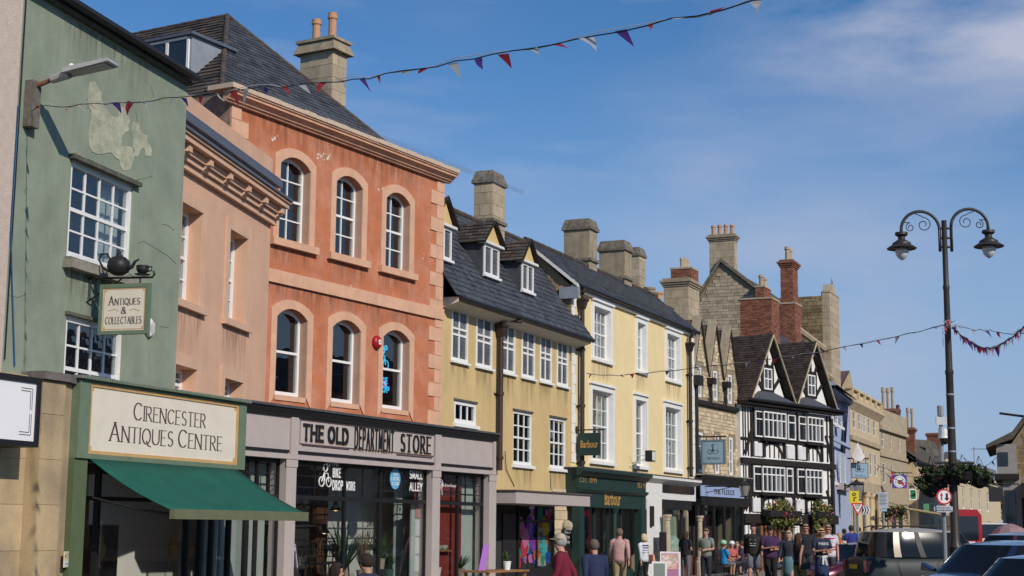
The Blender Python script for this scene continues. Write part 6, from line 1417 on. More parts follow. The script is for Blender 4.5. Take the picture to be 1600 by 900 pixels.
# window boxes with flowers
leaf_m = mat('flower_foliage', (.13,.14,.04), .7, .35, 4, .1, tint=True)
petals = [mat('petal_red', (.6,.02,.03), .6, .1, bump=0), mat('petal_white', (.75,.7,.65), .6, .1, bump=0), mat('petal_pink', (.6,.15,.3), .6, .1, bump=0), mat('petal_yellow', (.7,.6,.2), .6, .1, bump=0)]
def foliage(parent, name, c, rx, ry_, rz2, n, m, size=.05, hang=0, rnd=None):
    rnd = rnd or random.Random(3); mb = MB(); cl = [(rnd.uniform(-1,1), rnd.uniform(-.8,.8), rnd.uniform(-1,1), rnd.uniform(.25,.55)) for _ in range(12)]
    for i in range(n):
        q_ = cl[rnd.randrange(12)]; v = Vector((rnd.gauss(0,1),rnd.gauss(0,1),rnd.gauss(0,1))).normalized()*q_[3]*rnd.random()**.4
        p = Vector((c[0]+(q_[0]*.8+v.x)*rx, c[1]+(q_[1]*.8+v.y)*ry_, c[2]+(q_[2]*.7+v.z)*rz2 - hang*rnd.random()**3))
        a = Vector((rnd.gauss(0,1),rnd.gauss(0,1),rnd.gauss(0,1))).normalized(); b = a.cross(Vector((rnd.gauss(0,1),rnd.gauss(0,1),rnd.gauss(0,1)))).normalized(); s_ = size*rnd.uniform(.6,1.3)
        mb.quad(p-a*s_, p-b*s_*.5, p+a*s_, p+b*s_*.5, rnd.uniform(.5,1.6))
    return mb.build(name, m, parent, kind='stuff')
def planter(loc, rz, label, w, d, h, n, sz=.09, hang=.5, trough=True, seed=3, cat='window box', name='window_box', cols_=(0,1,2,3), nf=38, group=None):
    t = thing(name, label, cat, loc, rz, group); rn = random.Random(seed)
    if trough: MB().box(-w/2,w/2,-d/2,d/2,0,.25).build('trough', M['iron'], t)
    foliage(t, 'foliage', (0,0,.3), w*.5, d*.6, h, n, leaf_m, sz, hang, rn)
    for c_ in cols_: foliage(t, 'flowers', (0,-.05,.35), w*.52, d*.7, h*.95, nf, petals[c_], sz*.55, hang*.6, rn)
    return t
for (xa_, xb_, lb) in ((1198,1248,'long window box of mixed flowers on the timbered house, the left and wider of two'),(1273,1297,'short window box of mixed flowers on the timbered house, the right of two')):
    ua_, ub_ = T(xa_,800,-.55)[0], T(xb_,800,-.55)[0]; planter(Ti.world((ua_+ub_)/2,-.52,zS-.0), Ti.root.rotation_euler.z, lb, ub_-ua_, .4, .52, 900, .10, .45, seed=xa_)
# =====================================================================================
# BACKLAND: gables and stacks behind the stone and timbered houses
# =====================================================================================
def standalone(name, label, px, Y, cat='chimney'):
    p = PD(px, 600, Y); f = Fac.__new__(Fac); f.A = Vector((p.x,p.y,0)); f.d = Vector((.40,.9165,0)); f.nin = Vector((-f.d.y,f.d.x,0)); f.len = 5
    f.root = thing(name, label, cat, f.A, math.atan2(f.d.y,f.d.x)); return f
s1 = standalone('triple_flue_building', 'grey stone house end with a broad triple chimney behind the pale yellow roof', 1075, 66, 'house')
ch = chimney(s1, 1075, 446, 520, 1037, 1092, 0, M['limestone'], 'ashlar', cap='none', band=False, zdown=6, pots=0)
s1b = standalone('brick_stack_building', 'red brick chimney stack with five short pots behind the triple grey stack', 1080, 69, 'chimney')
chimney(s1b, 1080, 419, 520, 1048, 1091, 0, M['brick'], 'brick', cap='bare', band=False, zdown=6, pots=5, potm=M['potbuff'], poth=.5)
# great stone gable with the tall pale chimney
s2 = standalone('stone_gable_house', 'tall rubble gable wall with a pale chimney on its peak, behind the row', 1180, 78, 'house')
def gy(px,py,u=0): return s2.qx(px,py,u)
yl, zl_ = gy(1092,472); yr_, zr_ = gy(1182,462); ya_, za_ = gy(1127,411)
pts = [(yl+.3,2),(yl+.3,zl_-.2),(ya_,za_),(yr_-.3,zr_+.0),(yr_-.3,2)]
MB().prism(pts,'x',0,.4).build('gable_wall', M['mortar'], s2.root)
Wd = abs(yl-yr_)+.6
def clipg(q, r):
    y = (yl+.3)-q; z = r+4
    if y > ya_: return z < za_-(y-ya_)*(za_-zl_+.2)/(yl+.3-ya_)-.1
    return z < za_-(ya_-y)*(za_-zr_)/(ya_-yr_+.3)-.1
blocks(s2.root, 'stonework', (-.001,yl+.3,4), (0,-1,0), (0,0,1), yl-yr_+.6, za_-4, .34, .17, M['limestone'], clip=clipg, proud=.03, irregular=.2, tv=.22)
for a, b in (((yl+.45,zl_-.35),(ya_,za_+.05)),((ya_,za_+.05),(yr_-.5,zr_-.1))): MB().hexa([(-.15,a[0],a[1]),(-.15,b[0],b[1]),(.5,b[0],b[1]),(.5,a[0],a[1]),(-.15,a[0],a[1]+.2),(-.15,b[0],b[1]+.2),(.5,b[0],b[1]+.2),(.5,a[0],a[1]+.2)]).build('gable_coping', M['chimcap'], s2.root)
MB().quad((.2,ya_,za_),(9,ya_,za_),(9,yr_-.5,zr_),(.2,yr_-.5,zr_)).quad((.2,ya_,za_),(9,ya_,za_),(9,yl+.5,zl_),(.2,yl+.5,zl_)).build('roof_slope', M['stoneslate'], s2.root)
chimney(s2, 1147, 375, 420, 1108, 1151, s2.qx(1147,400,.05)[0], M['limestone'], 'ashlar', cap='none', band=False, zdown=1.5, pots=4, poth=.5)
s3 = standalone('double_brick_stack', 'broad red brick double chimney stack behind the first tiled gable', 1214, 72.5, 'chimney')
chimney(s3, 1205, 466, 545, 1156, 1217, 0, M['brick'], 'brick', cap='bare', band=False, zdown=3)
chimney(s3, 1194, 448, 464, 1180, 1204, 1.0, M['brick'], 'brick', cap='bare', band=False, zdown=.6, pots=2, potm=M['potbuff'], poth=.55)
s4 = standalone('tall_brick_chimney', 'tallest red brick chimney with two pots and a corbelled head', 1242, 76, 'chimney')
chimney(s4, 1238, 416, 480, 1219, 1246, 0, M['brick'], 'brick', cap='brick', band=False, zdown=2, pots=2, potm=M['potbuff'], poth=.7)
chimney(s4, 1242, 474, 522, 1215, 1252, -.3, M['brick'], 'brick', cap='bare', band=False, zdown=4)
# long rubble wall and parapet tower
s5 = standalone('church_parapet', 'dark rubble wall ending in a pale buttressed corner with a ring finial', 1285, 84, 'building')
y0_, z1_ = s5.qx(1246,464,0); y1_, _ = s5.qx(1284,464,0)
MB().box(0,.6,y1_,y0_+1.5,2,z1_).build('wall', M['mortard'], s5.root); blocks(s5.root,'stonework',(-.001,y0_+1.5,5),(0,-1,0),(0,0,1),y0_+1.5-y1_,z1_-5,.4,.2,M['rubble'],proud=.03,irregular=.3,tv=.35)
s5b = standalone('buttress_tower', 'weathered stone corner tower with shaped top at the end of the long wall', 1303, 80, 'building')
chimney(s5b, 1296, 456, 575, 1284, 1310, 0, M['limestone'], 'ashlar', cap='bare', band=False, zdown=6)
u0_, z_ = s5b.q(1296,455,0); MB().prism([(-.3,z_-.2),(.5,z_-.2),(.5,z_+.5),(.25,z_+.5),(.1,z_+.1),(-.3,z_+.0)],'y',0,.5).build('kneeler', M['limestone'], s5b.root)
u1_, z1_ = s5b.q(1300,452,.3); fn = MB(); fn.lathe([(.2,-.6),(.2,0),(.1,.08),(.06,.15)], 8, (u1_,.3,z1_)); ring(fn, 0, 0, .01, .001); o = fn.build('finial', M['limestone'], s5b.root); fn = MB(); ring(fn, u1_, z1_+.3, .15, .035, y=.3); fn.lathe([(.03,.42),(.05,.5),(.03,.6),(0,.68)], 8, (u1_,.3,z1_)).build('finial_ring', M['lead'], s5b.root)
# slate link roofs between
s6 = standalone('slate_link_roof', 'low dark slate roofs between the brick chimneys and the blue house', 1256, 74, 'roof')
def ptx(px,py,Y): return s6.loc(PD(px,py,Y))
slates(s6.root,'roof_slope', ptx(1213,560,72), ptx(1268,556,75), ptx(1252,522,77), ptx(1217,524,75), .5,.3, M['slate']); slates(s6.root,'lower_slope', ptx(1258,600,76), ptx(1296,610,80), ptx(1285,566,82), ptx(1258,548,78), .5,.3, M['stoneslate'])
for a, b in (((1248,515),(1292,548)),((1276,575),(1300,592))): MB().tube([ptx(a[0],a[1],76), ptx(b[0],b[1],80)], .16, 6).build('stone_verge', M['limestone'], s6.root)
MB().box(0,6,0,.3,5,9.5).build('wall', M['limestone'], s6.root)
# =====================================================================================
# BLUE HOUSE and the stone row beyond
# =====================================================================================
def row(name, label, px0, py0, px1, py1, Y0, m, off0=0, cat='house', Y1=None):
    """facade whose top edge runs between two pixels; the nearer end stands at distance Y0"""
    A = PD(px0, py0, Y0); z = A.z; Bp = P(px1, py1, z); f = Fac(name, A, Bp, label, cat); f.z = z; return f
Y0b = Bt.y+1.0
Bl = row('blue_house', 'periwinkle blue rendered house beyond the timbered house', 1296, 606, 1326, 628, Y0b, M['blueR'])
print('blue', Bl.len, Bl.z, Bl.A)
ln = Bl.len
def slots(f, lst, m_frame=None, g=M['farglass'], wall_m=None, sillm=None, back=.12, thick=.3, z=None, fr=.05, cols=2, rows=4, zt=None, ext=0):
    rs = []
    for grp in lst: rs += fixz(f, grp)
    f.wall([(-ext,0),(f.len,0),(f.len,zt or f.z),(-ext,zt or f.z)], [rp(r) for r in rs], wall_m, reveal=back+.1, thick=thick)
    for r in rs:
        f.window(r, cols, rows, back=back, fw=fr, bar=.03, g=g, m=m_frame)
        if sillm: f.box('window_sill', sillm, r[0]-.08, r[1]+.08, -.1, back, r[2]-.14, r[2]-.002)
    return rs
slots(Bl, [[(1299,646,1303,662),(1306,649,1309.5,664),(1313,652,1316.5,667)], [(1298,703,1301.5,753),(1304.5,703,1307.5,754),(1311,704,1314.5,756),(1318,706,1322,757)]], M['white'], wall_m=M['blueR'], sillm=M['white'], cols=1, rows=2, back=.03)
MB().box(0,ln,.31,8,0,Bl.z).build('flank_wall', M['blueR'], Bl.root)
Bl.box('string_course', M['blueR'], 0, ln, -.1, -.001, Bl.q(1305,689)[1]-.05, Bl.q(1305,689)[1]+.1); Bl.box('fascia', mat('navy_fascia', (.02,.03,.09), .5, .1), -.1, ln+.1, -.2, -.001, Bl.z-.1, Bl.z+.12)
slates(Bl.root, 'roof_slope', (-.3,-.4,Bl.z+.1),(ln+.2,-.4,Bl.z+.1),(ln+.2,3,Bl.z+2.2),(-.3,3,Bl.z+2.2), .4,.3, M['slate'])
MB().prism([(-.4,Bl.z+.1),(3,Bl.z+2.15),(8,Bl.z+.1)],'x',-.3,-.1).build('gable_wall', M['blueR'], Bl.root)
u_, z_ = Bl.q(1309,772); lt2 = lantern(Bl.world(u_,0,z_+.4), 'black double lantern on the blue house wall', 2.2, Bl.root.rotation_euler.z, .9); Bl.box('name_board', M['taupe'], *( [Bl.q(1308,775)[0]-.2, Bl.q(1322,775)[0], -.3, -.001, Bl.q(1310,785)[1]+.6, Bl.q(1310,768)[1]+.4] ))
St1 = row('classical_stone_house', 'pale classical stone house with balustraded parapet beyond the blue house', 1327, 624, 1373, 647, Bl.world(Bl.len,0,0).y+.6, M['limepale'])
print('classical', St1.len, St1.z, St1.A)
slots(St1, [[(1332,643,1337,671),(1341,647,1345,673),(1345.8,648,1348.6,675),(1349.5,649,1352.5,676),(1356,652,1360,680),(1364,655,1368.5,682)],[(1347,704,1352,740),(1358.5,707,1363,743),(1366,709,1370.5,745)]], M['oldwhite'], wall_m=M['limepale'], cols=1, rows=2, back=.03)
MB().box(0,St1.len,.31,8,0,St1.z+.3).build('flank_wall', M['limepale'], St1.root)
l5 = St1.len; zz = St1.z
MB().prism([(-.001,zz-.5),(-.12,zz-.35),(-.32,zz-.12),(-.32,zz),(-.001,zz)],'x',-.3,l5+.3).build('cornice', M['limepale'], St1.root)
MB().box(-.2,l5+.1,-.2,.2,zz+.001,zz+.12).box(-.2,l5+.1,-.2,.2,zz+.56,zz+.68).build('parapet_rail', M['limepale'], St1.root)
for k in range(6): x = -.1+(l5)*k/5; MB().box(x,x+.3,-.21,.21,zz+.121,zz+.559).build('parapet_pier', M['limepale'], St1.root)
for k in range(70):
    x = .3+(l5-.4)*k/69; MB().lathe([(.05,0),(.09,.15),(.05,.32),(.06,.44)], 6, (x,0,zz+.121)).build('baluster', M['limepale'], St1.root)
zs_ = St1.q(1350,690)[1]; MB().box(-.05,l5+.05,-.14,-.001,zs_-.15,zs_+.1).build('string_course', M['limestone'], St1.root)
zs_ = St1.q(1350,762)[1]; MB().box(-.05,l5+.05,-.35,-.001,zs_-.3,zs_+.25).build('shop_cornice', M['limestone'], St1.root)
for x in (.3,l5*.33,l5*.5,l5*.78,l5-.4): MB().lathe([(.24,0),(.24,.2),(.18,.3),(.16,zs_-.6),(.24,zs_-.45),(.26,zs_-.301)], 12, (x,-.2,0)).build('pilaster', M['limepale'], St1.root)
for x in (.9,l5*.55,l5*.8): MB().box(x-.5,x+.4,-.02,-.0005,.4,2.9).build('dark_opening_sheet', M['innerdark'], St1.root)  # dark sheets on the wall stand in for shaded openings
# small roof and gable standing over its left end
St0 = standalone('purple_slate_gable', 'small purple slate gable over the end of the blue house', 1322, St1.A.y+3, 'roof')
def p0(px,py,Y=St1.A.y+3): return St0.loc(PD(px,py,Y))
a_, b_, c_ = p0(1311,612), p0(1328,579), p0(1337,625); bk = Vector((0,5,0))
MB().poly([a_, c_, b_]).poly([a_+bk, b_+bk, c_+bk]).quad(b_, c_, c_+bk, b_+bk).build('gable_wall', M['limestone'], St0.root)
mb = MB(); mb.quad(p0(1306,598), a_+Vector((.4,0,-.3)), b_, p0(1312,581)); mb.build('roof_slope', mat('purple_slate', (.12,.075,.085), .8, .2, 3, .3), St0.root)
MB().box(-2,5,.5,5,0,8).build('wall', M['limestone'], St0.root)
St2 = row('lower_stone_house', 'lower curved stone house with a plain parapet, further along the row', 1373, 664, 1415, 678, St1.world(St1.len,0,0).y+.3, M['limestone'])
print('st2', St2.len, St2.z, St2.A)
slots(St2, [[(1377,674,1381,700),(1391,679,1394,704),(1404,682,1407,706)],[(1379,724,1384,757),(1392,726,1396,757),(1405,728,1408,757)]], M['oldwhite'], wall_m=M['limestone'], cols=1, rows=2, back=.03)
l6 = St2.len; zz = St2.z
blocks(St2.root,'stonework',(0,-.002,.2),(1,0,0),(0,0,1),l6,zz-.2,.6,.3,M['limepale'],clip=lambda q,r: False,proud=.02) if False else None
MB().box(0,l6,.31,8,0,zz).build('flank_wall', M['limestone'], St2.root); MB().box(-.05,l6+.05,-.2,-.001,zz-.25,zz-.02).box(-.05,l6+.05,-.1,.3,zz+.001,zz+1.0).build('parapet', M['limestone'], St2.root)
zs_ = St2.q(1393,714)[1]; MB().box(-.05,l6+.05,-.1,-.001,zs_-.1,zs_+.1).build('string_course', M['limestone'], St2.root)
for x in (1.5,4,6.3): MB().box(x-.7,x+.6,-.02,-.0005,.3,2.9).build('dark_opening_sheet', M['innerdark'], St2.root)  # no holes here; the shade of the openings is in the dark colour
sc = standalone('brick_ridge_stack', 'red brick stack with three tall pots above the lower stone house', 1400, St2.A.y+8, 'chimney'); chimney(sc, 1398, 647, 665, 1376, 1400, 0, M['brick'], 'brick', cap='none', band=False, zdown=5, pots=3, potm=M['potbuff'], poth=1.4)
MB().box(-2,3,.2,5,0,6).build('wall', M['limestone'], sc.root)
fg = standalone('roof_statue', 'small dark statue like figure on the parapet of the lower stone house', 1411, St2.world(St2.len,0,0).y, 'statue')
uz = fg.q(1411,664,0); MB().lathe([(.25,0),(.3,.1),(.12,.3),(.15,.6),(.22,.9),(.12,1.1),(.13,1.25),(0,1.35)], 8, (uz[0],.3,uz[1])).build('figure', mat('dark_terracotta', (.12,.07,.08), .9, .2), fg.root); MB().box(uz[0]-.25,uz[0]+.25,.05,.55,0,uz[1]).build('pier', M['limestone'], fg.root)
# cottages stepping down
Yc = St2.world(St2.len,0,0).y
Co = row('stone_cottage', 'stone cottage with a dark slate roof under the bunting beyond the lower stone house', 1416, 716, 1440, 730, Yc+.5, M['rubble'])
lc = Co.len; MB().box(0,lc,0,8,0,Co.z).build('wall', M['limestone'], Co.root); print('cottage', lc, Co.z)
slates(Co.root,'roof_slope',(-.2,-.4,Co.z),(lc+12,-.4,Co.z-.6),(lc+9,4,Co.z+2.6),(-.2,4,Co.z+3.0),.6,.4,M['slate'])
MB().box(lc,lc+12,0.02,8,0,Co.z-.6).build('rear_wing', M['limepale'], Co.root)
chimney(Co, 1412, 688, 715, 1404, 1416, 3.4, M['brick'], 'brick', cap='brick', band=False, zdown=2, pots=2, potm=M['potbuff'], poth=1.2) if False else None
sc2 = standalone('brick_chimney', 'red brick chimney with two pots beside the small statue', 1425, Yc+6, 'chimney'); chimney(sc2, 1428, 676, 705, 1415, 1430, 0, M['brick'], 'brick', cap='none', band=False, zdown=6, pots=2, potm=M['potbuff'], poth=1.3)
Hc = standalone('brown_roof_house', 'house with a brown stone roof and a broad brick chimney behind the cottages', 1450, Yc+25, 'house')
def h0(px,py,Y=Yc+25): return Hc.loc(PD(px,py,Y))
slates(Hc.root,'roof_slope', h0(1430,716), h0(1478,716,Yc+40), h0(1452,688,Yc+40), h0(1424,686), .9,.6, M['stoneslate']); slates(Hc.root,'roof_slope', h0(1448,712), h0(1472,712,Yc+33), h0(1460,690,Yc+33), h0(1445,690), .9,.6, M['stoneslate'])
MB().box(-6,14,.5,9,0,6).build('wall', M['limestone'], Hc.root); chimney(Hc, 1468, 682, 700, 1448, 1471, 3, M['brick'], 'brick', cap='none', band=False, zdown=5)
Hd = standalone('small_gabled_house', 'small gabled stone house just left of the tall lamp column', 1478, Yc+30, 'house')
def h1(px,py,Y=Yc+30): return Hd.loc(PD(px,py,Y))
slates(Hd.root,'roof_slope', h1(1472,716), h1(1484,716), h1(1484,706), h1(1476,706), .9,.6, M['slate']); MB().box(0,3,.3,5,0,h1(1478,716).z).poly([h1(1480,716),h1(1487,716),h1(1485,705)]).build('wall', M['limepale'], Hd.root)
# terrace closing the street
En = Fac('cream_terrace', PD(1434,760,Yc+2), PD(1562,752,Yc+62), 'long cream stone terrace closing the far end of the street', 'house'); en = En.len
ez = En.q(1450,752)[1]; ez = 6.2
wins = []
for i in range(9):
    px = 1441+i*12.5; a = En.q(px,775)[0]; b = En.q(px+4.5,775)[0]; wins.append((a,b,3.6,5.4)); wins.append((a,b,.6,2.7))
En.wall([(0,0),(en,0),(en,ez),(0,ez)], [rp(r) for r in wins], M['limepale'], reveal=.2)
for r in wins: En.window(r, 2, 2, back=.1, fw=.1, bar=.06, g=M['farglass'])
MB().box(0,en,.31,8,0,ez).build('flank_wall', M['limepale'], En.root); slates(En.root,'roof_slope',(-.3,-.4,ez),(en+.3,-.4,ez),(en-1,4,ez+3),(1,4,ez+3),.9,.6,M['stoneslate'])
Sf = standalone('curved_grey_roof_house', 'cream house with a curved grey roof at the far end of the street', 1545, Yc+70, 'house'); q0 = lambda x,y: Sf.loc(PD(x,y,Yc+70))
a_, b_, c_, d_ = q0(1528,745), q0(1560,753), q0(1556,735), q0(1530,726); MB().quad(a_,b_,c_,d_).build('roof_slope', mat('grey_roof', (.16,.17,.19), .8, .1), Sf.root); mb = MB(); mb.quad((a_.x,a_.y,0),(b_.x,b_.y,0),b_,a_); mb.quad((b_.x,b_.y,0),(b_.x+6,b_.y+4,0),(b_.x+6,b_.y+4,b_.z),b_); mb.build('wall', M['limepale'], Sf.root)
ae = thing('tv_aerial', 'thin television aerial above the far cream terrace', 'aerial', PD(1524,760,Yc+45)); zt_ = PD(1524,698,Yc+45).z-ae.location.z
MB().tube([(0,0,0),(0,0,zt_)], .05, 5).build('mast', M['lead'], ae); mb = MB().tube([(-.3,0,zt_-.2),(1.2,0,zt_-.2)], .04, 4)
for k in range(5): mb.tube([(.1+k*.25,-.3,zt_-.2),(.1+k*.25,.3,zt_-.2)], .03, 3)
mb.tube([(0,0,zt_-2.0),(1.0,0,zt_-2.0)], .04, 4).build('antenna', M['lead'], ae)
tr = thing('far_tree', 'dark russet tree mass beyond the far roofs', 'tree', PD(1553,800,230)); tr.location.z = 0
MB().tube([(0,0,0),(0,0,4)], [.3,.2], 6).build('trunk', M['wood'], tr); foliage(tr, 'crown', (0,0,7.5), 5, 4, 3.2, 2200, mat('russet_leaf', (.075,.05,.025), .8, .4, .5, 0, tint=True), .35)
for k_,(px,Y) in enumerate(((1505,260),(1540,270))):
    tr = thing('far_tree', ('green tree above the far terrace, left of the aerial','green tree above the far terrace, right of the aerial')[k_], 'tree', PD(px,800,Y)); tr.location.z = 0; MB().tube([(0,0,0),(0,0,4)], [.3,.2], 6).build('trunk', M['wood'], tr); foliage(tr,'crown',(0,0,6),6,4,3,1800,leaf_m,.4,rnd=random.Random(k_))
# =====================================================================================
# RIGHT SIDE: jettied corner house
# =====================================================================================
YR = 96
Rt = thing('corner_house', 'jettied corner house with a stone gable at the right edge of the photo', 'house', PD(1556,800,YR)); Rt.location.z = 0; ra = Rt.location; Rt.rotation_euler.z = -math.atan2(ra.x, ra.y)*1.05
def rq_(px,py,Y=YR): p = PD(px,py,Y)-ra; return p.x, p.z
x0, ze_ = rq_(1556,694); x1 = rq_(1586,700)[0]; zj = rq_(1570,743)[1]; xg = rq_(1582,665)[0]
pl2 = mat('grey_plaster2', (.30,.285,.27), .9, .1, 2, .1)
MB().box(x0,x1,0,12,zj,ze_).build('upper_wall', pl2, Rt); MB().box(x0+.3,x1+.2,.3,12,0,zj-.01).build('lower_wall', pl2, Rt)
MB().box(x0-.15,x1+.1,-.15,12,zj-.25,zj+.1).build('jetty_beam', bb_, Rt)
for px in (1559,1564,1569): a = rq_(px,700)[0]; MB().box(a,a+.18,-.06,-.001,zj+.6,ze_-.5).build('window_slot', M['farglass'], Rt); a += .3; MB().box(a,a+.18,.24,.299,.9,zj-.9).build('window_slot', M['farglass'], Rt)
xr, zr = rq_(1640,600); MB().prism([(x1-.3,ze_),(x1-.3,0),(xr+6,0),(xr+6,zr),(xr,zr)],'y',.5,12).build('gable_wall', M['mortar'], Rt)
blocks(Rt,'gable_stonework',(x1-.3,.499,zj-.5),(1,0,0),(0,0,1),8,6,.5,.22,M['rubble'],clip=lambda q,r:(zj-.5+r)<ze_+(q)*(zr-ze_)/(xr-x1+.3)-.1,proud=.03,irregular=.25)
MB().prism([(x0-.6,ze_-.05),(x1-.2,ze_+.75),(xr,zr+.3),(xr,zr+.05),(x1-.2,ze_+.3),(x0-.6,ze_-.25)],'y',-.4,12).build('roof', M['stoneslate'], Rt)
a, z_ = rq_(1590,742); MB().box(x1+.2,x1+7,-1.5,.4,zj-1.4,zj-.5).build('dark_balcony', bb_, Rt); 
for k in range(5): MB().box(x1+.3+k*.9,x1+.42+k*.9,-.2,.35,0,zj-1.4).build('post', bb_, Rt)
MB().box(x1+.3,x1+7,-.1,.45,0,zj-1.45).build('shade_dark_block', M['innerdark'], Rt)  # solid dark block; the shade of the shop is put into its colour
MB().tube([(x1-.9,-.2,ze_+1.9),(x1+.6,.2,ze_+1.7)], .08, 5).build('pole', M['iron'], Rt)
ds = thing('dark_hanging_sign', 'dark rectangular hanging sign on the corner house', 'sign', PD(1556,772,YR-4)); MB().box(-.42,.42,-.04,.04,-.45,.40).build('sign_board', M['blackpaint'], ds); MB().tube([(-.3,0,.6),(1.4,0,.6)], .04, 5).build('bracket', M['iron'], ds)
# =====================================================================================
# STREET FURNITURE
# =====================================================================================
lampm = mat('lamp_column_paint', (.045,.038,.036), .45, .15, 8, .05)
def seg_local(px0, px1, y, Y): return abs(PD(px1,y,Y).x-PD(px0,y,Y).x)
LY = 36.5; lb = PD(1491,800,LY); lz = PD(1477,345,LY).z
LP = thing('double_street_lamp', 'tall black double armed ornamental lamp column with a hanging basket ring', 'street lamp', (lb.x,lb.y,0), R(-3))
mb = MB(); mb.lathe([(.20,0),(.20,.3),(.14,.4),(.135,1.3),(.16,1.34),(.105,1.5),(.088,5.4),(.10,5.42),(.10,5.5),(.082,5.52),(.07,lz-1.7),(.08,lz-1.66),(.08,lz-1.6),(.066,lz-1.55),(.062,lz-.02),(.07,lz),(0,lz+.02)], 18); o = mb.build('column', lampm, LP); shade_auto(o, 40)
for z in (3.55,4.1,4.9): MB().lathe([(.095,z),(.102,z+.01),(.102,z+.035),(.095,z+.045)], 18).build('band_clip', M['lead'], LP)
def Lx(px, py): p = PD(px,py,LY); return p.x-lb.x, p.z
for sgn, (xe, ye, xt, yt, xi) in ((-1,(1409,362,1440,330,1468)),(1,(1543,360,1515,327,1486))):
    ex, ez = Lx(xe,ye); ix, iz = Lx(xi,360); tz = Lx(xt,yt)[1]; ca = (ex+ix)/2; ra_ = abs(ex-ix)/2
    pts = [(ix,0,Lx(xi,393)[1]),(ix,0,tz-ra_)]+[(ca+ (ix-ca)*cos(pi*k/16), 0, tz-ra_+ra_*sin(pi*k/16)) for k in range(17)]+[(ex,0,ez)]
    a = MB().tube(pts, .038, 8); cxm = 0
    for yy in (357,372,386): z = Lx(1477,yy)[1]; a.tube([(0,0,z),(ix,0,z)], .03, 6)
    arm = a.build('arm', lampm, LP, smooth=True)
    sc = MB()
    def spiral(cx, cz, r0, turns, dirn, a0, out):
        return [(cx+(r0*(1-.72*k/26))*cos(a0+dirn*turns*2*pi*k/26), 0, cz+(r0*(1-.72*k/26))*sin(a0+dirn*turns*2*pi*k/26)) for k in range(27)]
    R_ = ra_*.50; c1x = ca-sgn*ra_*.18; c1z = tz-ra_*.72
    sc.tube([(ca+sgn*ra_*.25,0,tz-.06),(ca,0,tz-.10)]+spiral(c1x, c1z, R_*.78, 1.35, -sgn*-1 if sgn>0 else -1, pi/2, 0), .012, 5)
    c2x = ca+sgn*ra_*.52; c2z = tz-ra_*.86; sc.tube([(ex-sgn*.05,0,tz-ra_*.6)]+spiral(c2x, c2z, R_*.5, 1.35, sgn*-1, pi/2, 0), .012, 5)
    sc.build('scroll', lampm, arm)
    hd = MB().lathe([(.03,.08),(.03,0),(.15,-.01),(.155,-.07),(.13,-.09),(.085,-.12),(.085,-.18),(.11,-.20),(.17,-.24),(.22,-.27),(.225,-.31),(.36,-.40),(.345,-.42),(.19,-.40)], 20, (ex,0,ez)); lh = hd.build('lamp_shade', lampm, LP); shade_auto(lh, 30)
    MB().lathe([(.16,-.40),(.165,-.48),(.14,-.58),(.08,-.65),(.02,-.69),(0,-.70)], 16, (ex,0,ez)).build('glass_bowl', mat('frosted_bowl', (.62,.66,.68), .15, .05, bump=0, spec=.6), lh, smooth=True)
# basket ring half way down
bz_ = Lx(1488,723)[1]; cr = MB(); cr.tube([(-.42,0,bz_),(.50,0,bz_)], .035, 6).tube([(0,-.5,bz_-.05),(0,.6,bz_-.05)], .035, 6); cr.build('basket_arm', lampm, LP)
dkleaf = mat('dark_foliage', (.035,.055,.018), .7, .4, 4, .1, tint=True)
for i, (dx, dy, dz, nm) in enumerate(((-.40,0,.02,'left'),(.62,.0,-.02,'right'),(.08,-.5,.08,'nearest'),(.15,.6,.05,'farthest'),(-.50,.1,-.24,'low outer left'))):
    t = thing('hanging_basket', nm+' hanging basket of trailing flowers on the lamp column', 'hanging basket', (lb.x+dx,lb.y+dy,bz_-.38+dz), 0, 'hanging baskets on the lamp column')
    MB().lathe([(.04,-.2),(.2,-.12),(.28,.05),(.27,.06)], 12).build('basket', M['iron'], t)
    for a in range(3): MB().tube([(.24*cos(a*2.1),.24*sin(a*2.1),.05),(0,0,.55-dz)], .006, 4).build('chain', M['iron'], t)
    rn = random.Random(i); foliage(t,'foliage',(0,0,.10),.36,.38,.19,650,dkleaf,.065,.10,rn)
    for c_, n in ((0,16),(2,14),(1,6)): foliage(t,'flowers',(0.03,-.05,.13),.38,.38,.24,n,petals[c_],.028,.2,rn)
# cctv column
CY = 78; cb_ = PD(1473,820,CY); t = thing('cctv_mast', 'slim grey camera mast left of the tall lamp column', 'camera mast', (cb_.x,cb_.y,0)); q_ = lambda px,py: (PD(px,py,CY).x-cb_.x, PD(px,py,CY).z)
MB().tube([(0,0,0),(q_(1471,700)[0],0,q_(1471,700)[1])], .11, 8).build('mast', mat('grey_galvanised', (.30,.31,.32), .5, .1, metal=.3), t)
x_, zt_ = q_(1469,634); z2 = q_(1469,650)[1]; MB().tube([(x_,0,q_(1469,700)[1]),(x_,0,z2)], .10, 8).tube([(x_,0,z2),(x_,0,zt_)], .16, 8).build('aerial_tube', mat('grey_galvanised', (.3,.3,.3)), t)
MB().box(x_-.28,x_+.3,-.2,-.1,q_(1469,664)[1],q_(1469,652)[1]).build('antenna_panel', mat('pale_grey_plastic', (.55,.56,.56), .5, .05), t)
xc_, zc2 = q_(1473,682); MB().lathe([(.28,.5),(.30,.1),(.32,0),(.2,0)], 14, (xc_+.05,-.1,zc2-.1)).build('camera_housing', M['white'], t); MB().lathe([(.24,0),(.22,-.15),(.12,-.28),(0,-.3)], 14, (xc_+.05,-.1,zc2-.12)).build('camera_dome', M['blackpaint'], t)
